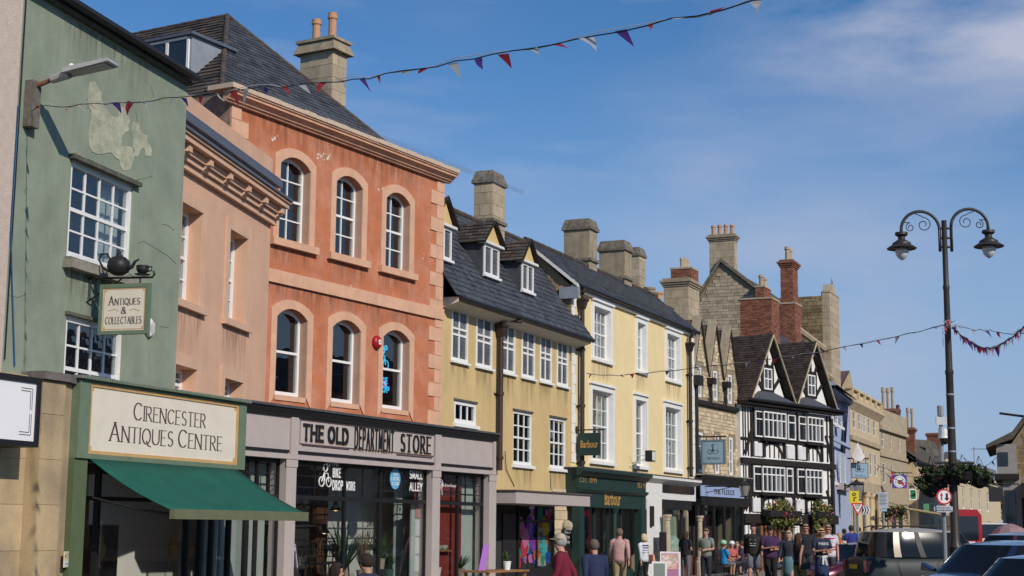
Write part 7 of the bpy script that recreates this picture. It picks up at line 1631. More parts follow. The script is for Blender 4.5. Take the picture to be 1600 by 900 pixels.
# road signs
def plate(name, label, px0, py0, px1, py1, Y, m, shape='rect', edge=None, pole=True, cat='road sign', rz=0, polex=None, group=None):
    c = PD((px0+px1)/2,(py0+py1)/2,Y); w = seg_local(px0,px1,(py0+py1)/2,Y); h = PD(px0,py0,Y).z-PD(px0,py1,Y).z
    t = thing(name, label, cat, (c.x,c.y,0), rz, group)
    if pole: MB().tube([(polex or 0,.07,0),(polex or 0,.07,c.z+h*.45)], .045, 8).build('pole', mat('sign_pole_grey', (.24,.25,.26), .5, .1), t)
    z = c.z
    def disk(r, y0, y1, k=28): return MB().prism([(r*cos(2*pi*i/k), z+r*sin(2*pi*i/k)) for i in range(k)], 'y', y0, y1)
    if shape == 'rect': MB().box(-w/2,w/2,0,.03,z-h/2,z+h/2).build('plate', edge or m, t); MB().box(-w/2+.05,w/2-.05,-.004,-.0002,z-h/2+.05,z+h/2-.05).build('plate_face', m, t)
    elif shape == 'disk': disk(w/2,0,.03).build('plate', edge, t); disk(w/2*.80,-.004,-.0002).build('plate_face', m, t)
    elif shape == 'tri': 
        f = lambda s_: [(-w/2*s_,z+h/6+h/3*s_),(w/2*s_,z+h/6+h/3*s_),(0,z+h/6-h*2/3*s_)]
        MB().prism(f(1),'y',0,.03).build('plate', edge, t); MB().prism(f(.68),'y',-.004,-.0002).build('plate_face', m, t)
    return t, w, h, z
redm = mat('sign_red', (.55,.02,.03), .45, .03, bump=0); whm = mat('sign_white_face', (.78,.78,.76), .45, .03, bump=0); ylm = mat('sign_yellow', (.70,.55,.02), .5, .03, bump=0); grm = mat('grey_plate', (.42,.44,.46), .5, .06, bump=0); blm = mat('print_black', (.02,.02,.02), .5, 0, bump=0)
t,w,h,z = plate('give_way_sign','white triangular GIVE WAY sign with a red border',1330,786,1350.5,806,62,whm,'tri',redm)
put(stroke_text('GIVE', h*.17, .16, .13, 0, .14, width=w*.40),'lettering',blm,t,0,-.008,z+h*.30); put(stroke_text('WAY', h*.14, .16, .13, 0, .14, width=w*.22),'lettering',blm,t,0,-.008,z+h*.10)
t,w,h,z = plate('yellow_diversion_sign','yellow diversion sign with a black circle above an arrow',1327,767,1342,786,66,ylm,'rect',ylm,pole=True)
mb = MB(); ring(mb,0,z+h*.22,h*.12,.02); mb.tube([(0,0,z-.35*h),(0,0,z-.05*h),(w*.25,0,z-.05*h)],.025,5).build('symbol',blm,t,loc=(0,-.01,0))
t,w,h,z = plate('chevron_sign','white board with black chevrons behind the GIVE WAY sign',1345,790,1359,804,68,blm,'rect',grm)
for k in range(3): x = -w*.3+k*w*.28; mb = MB(); mb.poly([(x,-.006,z+h*.35),(x+w*.12,-.006,z+h*.35),(x+w*.3,-.006,z),(x+w*.12,-.006,z-h*.35),(x,-.006,z-h*.35),(x+w*.18,-.006,z)]); mb.build('chevron',whm,t)
t,w,h,z = plate('parking_sign','tall grey parking sign with rows of small print',1372.5,769,1388,794,58,grm,'rect',grm)
for k in range(9): MB().box(-w*.38,w*(.2+.18*((k*5)%3)/2),-.007,-.0045,z+h*(.38-.085*k),z+h*(.41-.085*k)).build('print_line',blm if k%4 else mat('print_blue',(.05,.1,.35),.5,0,bump=0),t)
MB().box(-w*.32,w*.32,-.02,.03,z-h*.70,z-h*.53).build('lower_plate',mat('pale_blue_plate',(.30,.42,.52),.5,.05,bump=0),t)
t,w,h,z = plate('priority_sign','round priority over oncoming vehicles sign with a red ring',1463,764.5,1487.5,788,33,whm,'disk',redm,pole=True)
for x, up, m_ in ((-w*.17,1,redm),(w*.17,-1,blm)):
    hh = h*.24; ww = w*(.045 if up>0 else .07); mb = MB(); mb.box(x-ww,x+ww,-.008,-.0045,z-hh*(1 if up>0 else .5),z+hh*(.5 if up>0 else 1)); mb.poly([(x-ww*2.4,-.009,z+up*hh*.35),(x+ww*2.4,-.009,z+up*hh*.35),(x,-.009,z+up*hh*1.15)][::up]); mb.build('arrow',m_,t)
t,w,h,z = plate('priority_plate','grey rectangular plate of small print below the round priority sign',1463.5,790,1486,800.5,32.9,grm,'rect',grm,pole=False)
for k,s_ in enumerate(('Priority over','oncoming vehicles')): put(font_text(s_, h*.36),'lettering',blm,t,0,-.007,z+h*(.18-.36*k))
MB().box(-.2,.2,.03,.06,z-.05,z+.05).build('clamp',grm,t)
for nm,a in (('round_club_sign',('square purple hanging sign with a round white wolf-like animal emblem',1394,742,1417,763,88,mat('purple_board',(.07,.06,.30),.5,.05,bump=0))),('green_shop_sign',('small green hanging sign in a pale frame on the rubble wall',1421,764,1432,781,86,mat('sign_green2',(.02,.17,.05),.5,.05,bump=0))),('small_green_sign',('small green wall sign beside the priority sign pole',1443,787,1452,800,92,mat('sign_green3',(.08,.25,.12),.5,.05,bump=0)))):
    t,w,h,z = plate(nm,a[0],*a[1:6],a[6],'rect',whm if 'green_shop' in nm else a[6],pole=False,cat='sign'); 
    if 'round' in nm:
        MB().prism([(w*.40*cos(k*pi/10),z+w*.40*sin(k*pi/10)) for k in range(20)],'y',-.009,-.0045).build('emblem_disc',whm,t); MB().prism([(w*.33*cos(k*pi/10),z+w*.33*sin(k*pi/10)) for k in range(20)],'y',-.013,-.0095).build('emblem_ring',mat('print_blue',(.05,.1,.35)),t); MB().prism([(w*.29*cos(k*pi/10),z+w*.29*sin(k*pi/10)) for k in range(20)],'y',-.017,-.0135).build('emblem_centre',whm,t)
        MB().prism([(-.24*w,z+.2*w),(-.12*w,z+.12*w),(.12*w,z+.12*w),(.24*w,z+.2*w),(.2*w,z-.02*w),(.06*w,z-.2*w),(-.06*w,z-.2*w),(-.2*w,z-.02*w)],'y',-.021,-.0175).build('animal_head',mat('emblem_grey',(.12,.12,.13),.5,.05,bump=0),t)
    MB().tube([(-w*.5,.015,z+h*.5+.12),(w*.5+.3,.015,z+h*.5+.12)],.03,5).tube([(-w*.3,.015,z+h*.5),(-w*.3,.015,z+h*.5+.12)],.02,4).tube([(w*.3,.015,z+h*.5),(w*.3,.015,z+h*.5+.12)],.02,4).build('bracket',M['iron'],t)
# second light blue fleece sign beyond the timbered house
t,w,h,z = plate('hanging_sign','second light blue fleece sign, hanging beyond the blue house',1330,723,1357,747.5,74,hs2,'rect',mat('sign_frame_grey',(.16,.2,.24)),pole=False,cat='sign')
MB().tube([(-w*.7,.015,z+h*.5+.2),(w*.55,.015,z+h*.5+.2)],.04,5).tube([(-w*.35,.015,z+h*.5),(-w*.35,.015,z+h*.5+.2)],.02,4).tube([(w*.35,.015,z+h*.5),(w*.35,.015,z+h*.5+.2)],.02,4).build('bracket',mat('rusty_bracket',(.1,.04,.03)),t)
lg = MB(); lg.lathe([(0,0),(.05*w,.02*w),(.03*w,.10*w),(.015*w,.2*w),(0,.22*w)], 8); ring(lg,0,.26*w,.05*w,.01*w)
for s_ in (-1,1): lg.tube([(0,0,.05*w),(s_*.10*w,0,.03*w),(s_*.2*w,0,.10*w),(s_*.26*w,0,.02*w),(s_*.2*w,0,-.08*w),(s_*.08*w,0,-.1*w),(0,0,-.06*w)], .009*w, 4)
lg.build('fleece_emblem',M['iron'],t,loc=(0,-.012,z+.02)); put(stroke_text('THE FLEECE',.1*w,.16,.08,.03,.2,width=w*.6),'lettering',M['letter'],t,0,-.006,z-h*.32)
# pale hanging cloth (folded parasol shape) above it
pt_ = thing('hanging_white_sail','pale conical cloth hanging above the second light blue sign','cloth',PD(1340,719,73.5)); ap_ = PD(1342,690,73.5).z-pt_.location.z; wv_ = seg_local(1326,1352,715,73.5)/2
k_ = 10; mb = MB(); rim = [Vector((wv_*cos(2*pi*i/k_),wv_*.7*sin(2*pi*i/k_),.15*sin(i*2.3))) for i in range(k_)]
for i in range(k_): mb.poly([rim[i],rim[(i+1)%k_],(.05*wv_,0,ap_)])
mb.build('cloth',mat('pale_sail',(.62,.58,.56),.9,.1,3,.2),pt_); MB().tube([(0,0,ap_),(0,0,-.5)],.03,5).build('pole',M['iron'],pt_)
# small ochre awning and flowers far along
fa = thing('small_awning','small pale ochre awning on the far stone row','awning',PD(1395,800,90)); z_ = PD(1395,788,90).z; fa.location.z = 0
MB().hexa([(-.2,0,z_-.1),(3.2,-1.2,z_-.7),(3.2,-.1,z_-.7),(-.2,.8,z_-.1),(-.2,0,z_),(3.2,-1.2,z_-.62),(3.2,-.1,z_-.62),(-.2,.8,z_)]).build('canopy_cloth',mat('ochre_canvas',(.50,.40,.22),.8,.05),fa)
for k,(px,py) in enumerate(((1389,800),(1408,798))):
    p = PD(px,py,86); t = thing('hanging_basket',('first','second')[k]+' flower basket along the far stone row, from the left','hanging basket',p,0,'far hanging baskets'); foliage(t,'foliage',(0,0,0),.42,.4,.35,400,leaf_m,.08,.6,random.Random(k)); foliage(t,'flowers',(0,-.1,0),.42,.4,.35,40,petals[2],.05,.5,random.Random(k+5)); MB().lathe([(.05,-.3),(.3,-.1),(.35,.1)],10).build('basket',M['iron'],t)
# parked red bus
bp = PD(1510,800,66); bus = thing('red_bus','red bus seen from behind beyond the parked cars','bus',(bp.x,bp.y,0),R(-14)); bz1 = PD(1510,796,66).z; bw = seg_local(1487,1532,800,66)/2*1.0
MB().prism([(-bw,.4),(bw,.4),(bw,bz1-.25),(bw-.18,bz1),(-bw+.18,bz1),(-bw,bz1-.25)],'y',0,7).build('body',mat('bus_red',(.45,.02,.025),.25,.05,bump=0,coat=.6),bus)
MB().box(-bw+.14,bw-.14,-.02,-.001,1.35,bz1-.28).build('rear_window',M['farglass'],bus); MB().box(-bw+.3,bw-.3,-.03,-.001,.9,1.3).build('number_panel',whm,bus)
for s_ in (-1,1): MB().box(s_*(bw-.22),s_*(bw-.06),-.03,-.001,.9,1.35).build('tail_light',redm,bus); MB().lathe([(.42,-.15),(.45,-.1),(.45,.1),(.42,.15)],16).build('wheel',M['iron'],bus,loc=(s_*(bw-.12),1.5,.45),rot=(0,R(90),0))
# distant white van / street clutter
vp = PD(1548,800,80); vn = thing('white_van','white van parked at the far right below the corner house','van',(vp.x,vp.y,0),R(-10))
MB().prism([(0,.35),(4.6,.35),(4.6,1.9),(4.3,2.15),(1.0,2.15),(.1,1.4)],'x',-.95,.95).build('body',mat('van_white',(.7,.7,.7),.3,.04,bump=0,coat=.5),vn); MB().hexa([(-.8,.08,1.4),(.8,.08,1.4),(.8,.95,2.05),(-.8,.95,2.05),(-.8,.05,1.45),(.8,.05,1.45),(.8,.90,2.1),(-.8,.90,2.1)]).build('windscreen',M['farglass'],vn)
for s_ in (-1,1):
    for y in (.9,3.7): MB().lathe([(.33,-.1),(.35,-.08),(.35,.08),(.33,.1)],14).build('wheel',M['iron'],vn,loc=(s_*.9,y,.35),rot=(0,R(90),0))
# =====================================================================================
# BUNTING
# =====================================================================================
flagm = [mat('bunting_red',(.62,.05,.07),.7,.08,bump=0), mat('bunting_white',(.75,.74,.72),.7,.05,bump=0), mat('bunting_purple',(.13,.06,.30),.7,.08,bump=0)]
for m_ in flagm:      # thin cloth lets the light through
    t_ = m_.node_tree; b_ = t_.nodes['Principled BSDF']; tl_ = t_.nodes.new('ShaderNodeBsdfTranslucent'); t_.links.new(b_.inputs['Base Color'].links[0].from_socket, tl_.inputs[0]); ms_ = t_.nodes.new('ShaderNodeMixShader'); ms_.inputs[0].default_value = .45
    t_.links.new(b_.outputs[0], ms_.inputs[1]); t_.links.new(tl_.outputs[0], ms_.inputs[2]); t_.links.new(ms_.outputs[0], t_.nodes['Material Output'].inputs[0])
def bunting(label, pts, flags, rad=.012, fs=.28, wind=(.5,.2), seedn=1, twine=True, group=None, cols_=(0,1,2)):
    """pts world points of the cord; flags: number; each pennant its own mesh"""
    rn = random.Random(seedn); pts = [Vector(p) for p in pts]; o = pts[0]; t = thing('bunting', label, 'bunting', o, 0, group)
    cum = [0]
    for i in range(len(pts)-1): cum.append(cum[-1]+(pts[i+1]-pts[i]).length)
    def at(s_):
        for i in range(len(pts)-1):
            if s_ <= cum[i+1] or i == len(pts)-2: k = (s_-cum[i])/(cum[i+1]-cum[i]); return pts[i].lerp(pts[i+1],k), (pts[i+1]-pts[i]).normalized()
    N = max(24, len(pts)*3); line = [at(cum[-1]*i/N)[0]-o+Vector((0,0,rn.uniform(-.02,.02))) for i in range(N+1)]
    MB().tube(line, rad, 5).build('cord', M['iron'], t)
    if twine: MB().tube([p+Vector((0,0,.022*sin(i*.9)+.012)) for i,p in enumerate(line)], rad*.6, 4).build('cord', flagm[1], t)
    for i in range(flags):
        p, d = at(cum[-1]*(i+.5+rn.uniform(-.15,.15))/flags); p = p-o; m_ = flagm[cols_[i%len(cols_)]]; s_ = fs*rn.uniform(.75,1.05)
        sw = Vector((rn.uniform(-1,1),rn.uniform(-1,1),0))*.5; w2 = (d+sw*.8).normalized()*s_*rn.uniform(.35,.62); tw = rn.uniform(0,1); tip = Vector((wind[0]*rn.uniform(-.6,1.6),wind[1]*rn.uniform(-3,3),-rn.uniform(.45,1.1))).normalized()*s_*rn.uniform(.7,1.25)
        if rn.random() < .2: tip.z *= .15
        n1 = Vector((rn.uniform(-1,1),rn.uniform(-1,1),0))*s_*.16; mid = p+tip*.5+n1
        mb = MB(); a, b, c = p-w2, p+w2, p+tip; ml, mr = (a+c)/2+n1, (b+c)/2+n1*.4
        mb.quad(a,ml,mr,b).poly([ml,c,mr]); mb.build('pennant', m_, t)
    return t
# string A: from the green wall out over the street, upper right
a0 = G.world(uL+.25,-.12,G.q(14,163)[1])
pA = [a0]; hd_ = G.nin*-1 + G.d*-.70      # the cord runs out over the street and back towards the camera
for px, py in ((60,164),(110,166),(200,159),(290,153),(372,142),(430,136),(515,128),(600,118),(700,100),(800,82),(900,62),(980,45),(1050,31),(1120,14),(1175,2),(1300,-40),(1420,-85)):
    r_ = ray(px, py); tt = (r_.x*(a0.y)-r_.y*a0.x)/(r_.y*hd_.x-r_.x*hd_.y); pA.append(CP+r_*((a0.y+hd_.y*tt)/r_.y))
bunting('long string of pennants from the green house across the top of the sky', pA, 40, .006, .165, seedn=4, cols_=(0,1,2,0,1))
# string whose shadow falls on the green wall continues nearer; fixed above the frame
# string B: pale yellow house to lamp column
e0 = Ba.world(Ba.q(905,584)[0],-.25,Ba.q(905,584)[1]); pB = [e0]; dep = lambda k: e0.y+(LY-e0.y)*k
for px, py, k in ((950,587,.08),(1000,584,.17),(1050,579,.25),(1100,573,.34),(1150,568,.43),(1200,562,.52),(1260,554,.62),(1320,542,.73),(1380,530,.84),(1430,519,.93),(1477,509,.995)): pB.append(PD(px,py,dep(k)))
bunting('thin pennant string from the pale yellow house to the lamp column', pB, 22, .009, .19, seedn=9)
# string C and bundle D to the right of the lamp
pC = [PD(1490,508,LY-.1),PD(1515,514,35),PD(1545,517,33),PD(1575,522,31.5),PD(1640,520,28)]; bunting('sparse pennant string just right of the lamp column, above the thick garland', pC, 7, .006, .20, seedn=3)
pD = [PD(1489,512,LY-.1),PD(1500,522,35.5),PD(1515,533,34.8),PD(1530,542,34),PD(1545,544,33.3),PD(1558,541,32.6),PD(1575,531,32),PD(1590,520,31),PD(1610,500,30)]
bunting('thick sagging garland of bunched red, white and purple pennants right of the lamp column', pD, 84, .014, .20, wind=(.2,.1), seedn=8)
kb = MB()
rn = random.Random(2)
t = thing('bunting_knot','knot of bundled bunting tied round the lamp column','bunting',PD(1481,509,LY-.12))
for i in range(14):
    d = Vector((rn.uniform(-1,1)*.18,rn.uniform(-.6,.2)*.15,rn.uniform(-1,1)*.10)); MB().poly([d,d+Vector((rn.uniform(-.15,.15),rn.uniform(-.1,.1),rn.uniform(-.15,.15))),d+Vector((rn.uniform(-.15,.15),-.05,rn.uniform(-.15,.15)))]).build('pennant',flagm[i%3],t)
MB().tube([(-.12,0,-.05),(-.13,0,-.5)],.008,4).build('loose_cord',flagm[1],t)
# far strings across the street end
for k,(a,b,Y0_,Y1_,n,lb_) in enumerate((((1370,727),(1500,735),84,100,16,'far red and white pennant string below the stone cottage roof, upper of two'),((1375,735),(1470,742),80,86,14,'far red and white pennant string below the stone cottage roof, lower of two'),((1507,716),(1558,714),100,96,4,'thin dark pennant string against the sky left of the corner house'))):
    P0_, P1_ = PD(*a,Y0_), PD(*b,Y1_); pts = [P0_.lerp(P1_,i/8)-Vector((0,0,.6*sin(pi*i/8))) for i in range(9)]; bunting(lb_, pts, n, .015, .45, seedn=20+k, cols_=(0,1) if k<2 else (2,), twine=False)
# =====================================================================================
# OPPOSITE SIDE OF THE MARKET PLACE (outside the frame; seen in the glass)
# =====================================================================================
def opp(i, x, y, w, h, m, label):
    t = thing('opposite_house', label, 'house', (x, y, 0), R(-97)); mb = MB(); mb.box(0,w,0,8,0,h).build('wall', m, t)
    MB().prism([(-.4,h),(4,h+2.6),(8.4,h)],'x',-.1,w+.1).build('roof', M['slate'], t); f = MB(); n = int(w/2.4)
    for r_ in range(3 if h > 9 else 2):
        for k in range(n): xx = (k+.5)*w/n-.5; z = 4.2+r_*2.7; MB().box(xx-.08,xx+1.08,-.06,-.001,z-.08,z+1.58).build('window', M['white'], t); f.box(xx,xx+1,-.08,-.061,z,z+1.5)
    f.build('pane', M['farglass'], t, kind='stuff'); MB().box(.3,w-.3,-.15,-.001,3.0,3.6).build('fascia', (M['dkgreen'],M['taupe'],M['blackpaint'])[i%3], t); MB().box(.5,w-.5,-.03,-.001,.5,2.95).build('shop_window', M['farglass'], t)
for i, (y, w, h, m) in enumerate(((112,12,9,M['limepale']),(99.5,11,11,M['cream']),(88,13,8.5,M['limestone']),(74.5,12,10.5,M['white']),(62,13,9,M['peach']),(48.5,14,11,M['limestone']),(34,12,9.5,M['cream']),(21.5,13,10,M['limepale']))):
    if y-w > 95: continue
    opp(i, 40+(112-y)*.04, y, w, h, m, ('pale stone','pale yellow','grey stone','white','peach','tall grey stone','low pale yellow','low pale stone')[i]+' house across the market place, outside the frame')
# =====================================================================================
# PAVEMENT
# =====================================================================================
pvx = [St.world(-6,-2.2,0), St.world(St.len,-2.6,0), Ba.world(4,-3.4,0), Ba.world(Ba.len,-3.6,0), Ti.world(0,-4,0), Ti.world(Ti.len,-4.5,0), St1.world(St1.len,-3,0), St2.world(St2.len,-3,0), Co.world(Co.len+14,-3,0)]
g = MB(); inn = [Vector((p.x-14, p.y+6, 0)) for p in pvx]
g.poly([Vector((p.x,p.y,0)) for p in pvx]+inn[::-1]); pv = g.build('pavement', paving, None, kind='structure')
kb_ = MB()
for i in range(len(pvx)-1):
    a, b = pvx[i], pvx[i+1]; d = (b-a); n_ = Vector((d.y,-d.x,0)).normalized()*.15; L_ = d.length; k = max(1,int(L_/.9))
    for j in range(k):
        p, q_ = a+d*(j/k+.004), a+d*((j+1)/k-.004); kb_.hexa([Vector((p.x,p.y,-.12)),Vector((p.x,p.y,-.12))+n_,Vector((q_.x,q_.y,-.12))+n_,Vector((q_.x,q_.y,-.12)),Vector((p.x,p.y,.006)),Vector((p.x,p.y,.0))+n_,Vector((q_.x,q_.y,.0))+n_,Vector((q_.x,q_.y,.006))])
kb_.build('kerb', kerbm, pv, kind='stuff')
# paving joints as real slabs where the pavement shows
sl = MB(); rn = random.Random(4)
for i in range(56):
    for j in range(14):
        x = 4+j*.75+i*.42; y = 46+i*.62+rn.uniform(-.02,.02); sl.box(x+.01,x+.73,y+.01,y+.60,.001,.008+rn.uniform(0,.004),t=1)
# =====================================================================================
# PEOPLE
# =====================================================================================
SK = {'fair': mat('skin_fair',(.50,.29,.21),.6,.05,8,0), 'tan': mat('skin_tan',(.42,.22,.14),.6,.05,8,0), 'red': mat('skin_ruddy',(.52,.25,.18),.6,.05,8,0)}
def cloth(c): 
    n_ = 'cloth_%02x%02x%02x' % tuple(int(min(1,v)*255) for v in c); return mat(n_, c, .9, .18, 9, .25)
def skin_mesh(name, V, E, Rr, m, levels=1, root=0):
    me = bpy.data.meshes.new(name); me.from_pydata([tuple(v) for v in V], E, []); o = bpy.data.objects.new(name, me); COL.objects.link(o)
    md = o.modifiers.new('k','SKIN'); md.use_smooth_shade = True
    for i, r_ in enumerate(Rr): 
        rr_ = r_ if isinstance(r_, tuple) else (r_, r_); me.skin_vertices[0].data[i].radius = rr_
    me.skin_vertices[0].data[root].use_root = True
    sd = o.modifiers.new('s','SUBSURF'); sd.levels = levels
    bpy.context.view_layer.update(); dg = bpy.context.evaluated_depsgraph_get(); r = bpy.data.meshes.new_from_object(o.evaluated_get(dg)); bpy.data.objects.remove(o)
    r.materials.clear(); r.materials.append(m); r.name = name; return r
def etube(mb, pts, rx, ry, seg=12):
    """closed sleeve along points; rx across the body, ry front to back"""
    pts = [Vector(p) for p in pts]; rings = []
    for i, p in enumerate(pts):
        d = (pts[min(i+1,len(pts)-1)]-pts[max(i-1,0)]).normalized(); sd = Vector((1,0,0)); sd = (sd-d*sd.dot(d))
        if sd.length < .2: sd = Vector((0,1,0))-d*d.y
        sd.normalize(); f = d.cross(sd); n = len(mb.v); rings.append(n)
        for k in range(seg): a = 2*pi*k/seg; mb.v.append(tuple(p+sd*(rx[i]*cos(a))+f*(ry[i]*sin(a))))
    for i in range(len(rings)-1):
        for k in range(seg): j = (k+1)%seg; mb.f.append((rings[i]+k,rings[i]+j,rings[i+1]+j,rings[i+1]+k)); mb.t.append(1.0)
    mb.f.append(tuple(rings[0]+k for k in range(seg))[::-1]); mb.f.append(tuple(rings[-1]+k for k in range(seg))); mb.t += [1.0,1.0]
    return mb
POSE = {
 'stand': dict(),
 'walk': dict(kneeL=(.09,.17,.51),ankL=(.09,.26,.11),kneeR=(-.09,.02,.50),ankR=(-.09,-.30,.15),elL=(.24,-.14,1.17),wrL=(.25,-.16,.93),elR=(-.24,.06,1.16),wrR=(-.25,.24,.98)),
 'walk2': dict(kneeL=(.09,.02,.50),ankL=(.09,-.24,.14),kneeR=(-.09,.13,.51),ankR=(-.09,.20,.10),elL=(.24,.06,1.16),wrL=(.24,.22,.96),elR=(-.24,-.10,1.16),wrR=(-.25,-.12,.92)),
 'fold': dict(elL=(.25,.06,1.15),wrL=(.02,.24,1.18),elR=(-.25,.06,1.14),wrR=(-.03,.22,1.13)),
 'hold': dict(elL=(.24,-.02,1.14),wrL=(.10,.24,1.12),elR=(-.24,-.02,1.14),wrR=(-.10,.24,1.12)),
 'hips': dict(elL=(.34,-.06,1.18),wrL=(.19,.04,1.0),elR=(-.34,-.06,1.18),wrR=(-.19,.04,1.0)),
 'phone': dict(elL=(.24,.02,1.13),wrL=(.10,.24,1.22)),
 'sit': dict(sit=1,elL=(.24,.10,1.14),wrL=(.14,.34,1.08),elR=(-.24,.10,1.14),wrR=(-.14,.34,1.08)),
}
def person(loc, heading, H, pose, skin, top, bottom, label, hair=(.08,.05,.03), hairlen=0, sleeve='short', legs='long', shoes=(.03,.03,.03), hat=None, lean=0, build=1.0, extra=None, group=None, headturn=0, skirt=False, stripes=None, gender_w=1.0):
    s_ = H/1.75; P0 = dict(pel=(0,0,.95),spi=(0,.0,1.13),che=(0,.01,1.33),nb=(0,-.01,1.46),nk=(0,.0,1.515),jaw=(0,.03,1.575),hd=(0,.01,1.645),cr=(0,-.005,1.70),
      hipL=(.09,0,.91),kneeL=(.10,.03,.50),ankL=(.10,0,.09),hipR=(-.09,0,.91),kneeR=(-.10,.02,.50),ankR=(-.10,-.02,.09),
      shL=(.185,0,1.41),elL=(.24,-.03,1.14),wrL=(.245,.06,.90),shR=(-.185,0,1.41),elR=(-.24,-.03,1.14),wrR=(-.245,.06,.90))
    ps_ = POSE[pose]; P0.update({k:v for k,v in ps_.items() if k != 'sit'}); J = {k: Vector(v) for k, v in P0.items()}
    if lean:
        for k in J:
            if J[k].z > .95 : J[k].y += lean*(J[k].z-.95)
    if ps_.get('sit'):
        dz = .47
        for k in J:
            if k[:3] not in ('kne','ank'): J[k].z -= dz
        for sd_, q in (('L',.11),('R',-.11)): J['knee'+sd_] = Vector((q*1.2,.42,.50)); J['ank'+sd_] = Vector((q*1.3,.40+random.uniform(-.12,.08),.09))
    b = build; V=[];Rr=[];E=[];ix={}
    def add(k,v,r): ix[k]=len(V); V.append(Vector(v)); Rr.append(r)
    add('pel',J['pel'],.120*b); add('spi',J['spi'],.108*b); add('che',J['che'],.125*b); add('nb',J['nb'],.060); add('nk',J['nk'],.062); add('jaw',J['jaw'],.080); add('hd',J['hd'],.102); add('cr',J['cr'],.088)
    add('nose',J['jaw']+Vector((0,.075,.035)),.014)
    for sd_ in 'LR':
        add('hip'+sd_,J['hip'+sd_],.078*b); add('kn'+sd_,J['knee'+sd_],.054); add('cf'+sd_,J['knee'+sd_].lerp(J['ank'+sd_],.35)+Vector((0,-.015,0)),.052); add('an'+sd_,J['ank'+sd_],.036); add('to'+sd_,J['ank'+sd_]+Vector((.01,.15,-.055)),.032)
        sg = 1 if sd_ == 'L' else -1
        add('sh'+sd_,J['sh'+sd_],.052*b); add('el'+sd_,J['el'+sd_],.040); add('wr'+sd_,J['wr'+sd_],.027); d = (J['wr'+sd_]-J['el'+sd_]).normalized(); add('pa'+sd_,J['wr'+sd_]+d*.07,.032)
        add('ear'+sd_, J['hd']+Vector((sg*.084,-.005,-.02)),.016)
    for a,c in (('pel','spi'),('spi','che'),('che','nb'),('nb','nk'),('nk','jaw'),('jaw','hd'),('hd','cr'),('jaw','nose')): E.append((ix[a],ix[c]))
    for sd_ in 'LR':
        for a,c in (('pel','hip'+sd_),('hip'+sd_,'kn'+sd_),('kn'+sd_,'cf'+sd_),('cf'+sd_,'an'+sd_),('an'+sd_,'to'+sd_),('che','sh'+sd_),('sh'+sd_,'el'+sd_),('el'+sd_,'wr'+sd_),('wr'+sd_,'pa'+sd_),('hd','ear'+sd_)): E.append((ix[a],ix[c]))
        # fingers and thumb
        d = (J['wr'+sd_]-J['el'+sd_]).normalized(); pa = V[ix['pa'+sd_]]; side = d.cross(Vector((1,0,0))).normalized() if abs(d.x) < .9 else Vector((0,0,1)); inw = d.cross(side)
        for k, (o_, l_) in enumerate(((-.024,.062),(-.008,.072),(.009,.068),(.025,.052))):
            m1 = pa+d*(.03+l_*.45)+side*o_; m2 = m1+d*l_*.40+inw*.018; n0 = len(V); V.extend([m1,m2]); Rr.extend([.0095,.008]); E.append((ix['pa'+sd_],n0)); E.append((n0,n0+1))
        th_ = J['wr'+sd_]+d*.03+side*-.04; n0 = len(V); V.extend([th_,th_+d*.035+side*-.008]); Rr.extend([.011,.009]); E.append((ix['wr'+sd_],n0)); E.append((n0,n0+1))
    V = [v*s_ for v in V]; Rr = [r*s_ for r in Rr]
    t = thing('person', label, 'person', (loc[0],loc[1],loc[2] if len(loc) > 2 else 0), heading, group)
    link('body', skin_mesh('body', V, E, Rr, SK[skin]), t)
    sc = lambda v: Vector(v)*s_
    # top
    mb = MB(); up = Vector((0,0,1)); Z = lambda k,dz: J[k]+up*dz
    etube(mb,[sc(v) for v in (Z('pel',-.06),Z('pel',.03),J['spi'],Z('che',-.04),Z('che',.05),Z('nb',-.045),Z('nb',-.005),Z('nb',.03))],[r*b*s_ for r in (.172,.170,.160,.182,.195,.185,.13,.066)],[r*b*s_ for r in (.128,.126,.122,.134,.126,.105,.088,.066)],16)
    for sd_ in 'LR':
        e_, w_, h_ = J['el'+sd_], J['wr'+sd_], J['sh'+sd_]; inn_ = h_.lerp(J['nb'],.45)
        if sleeve == 'long': etube(mb,[sc(v) for v in (inn_,h_,h_.lerp(e_,.5),e_,e_.lerp(w_,.5),e_.lerp(w_,.93))],[r*s_ for r in (.075,.074*b,.060*b,.052,.045,.036)],[r*s_ for r in (.075,.074*b,.060*b,.052,.045,.036)])
        elif sleeve == 'short': etube(mb,[sc(v) for v in (inn_,h_,h_.lerp(e_,.35),h_.lerp(e_,.66))],[r*s_ for r in (.075,.074*b,.064*b,.060*b)],[r*s_ for r in (.075,.074*b,.064*b,.060*b)])
        else: etube(mb,[sc(v) for v in (inn_,h_.lerp(J['nb'],.1))],[r*s_ for r in (.05,.058*b)],[r*s_ for r in (.05,.058*b)])
    mb.build('shirt', cloth(top), t, smooth=True)
    if stripes:
        sm_ = MB()
        for k in range(6):
            z = (J['pel'].z+.05+k*.075)*s_; rad = (.150+.022*(k/5))*b*s_; cy_ = (J['pel'].y+(J['che'].y-J['pel'].y)*k/5)*s_; sm_.lathe([(rad*1.06,0),(rad*1.08,.018),(rad*1.06,.036)],16,(0,cy_,z)); sm_.v[-48:] = [(x_,cy_+(y_-cy_)*.74,z_) for x_,y_,z_ in sm_.v[-48:]]
        sm_.build('stripes', cloth(stripes), t)
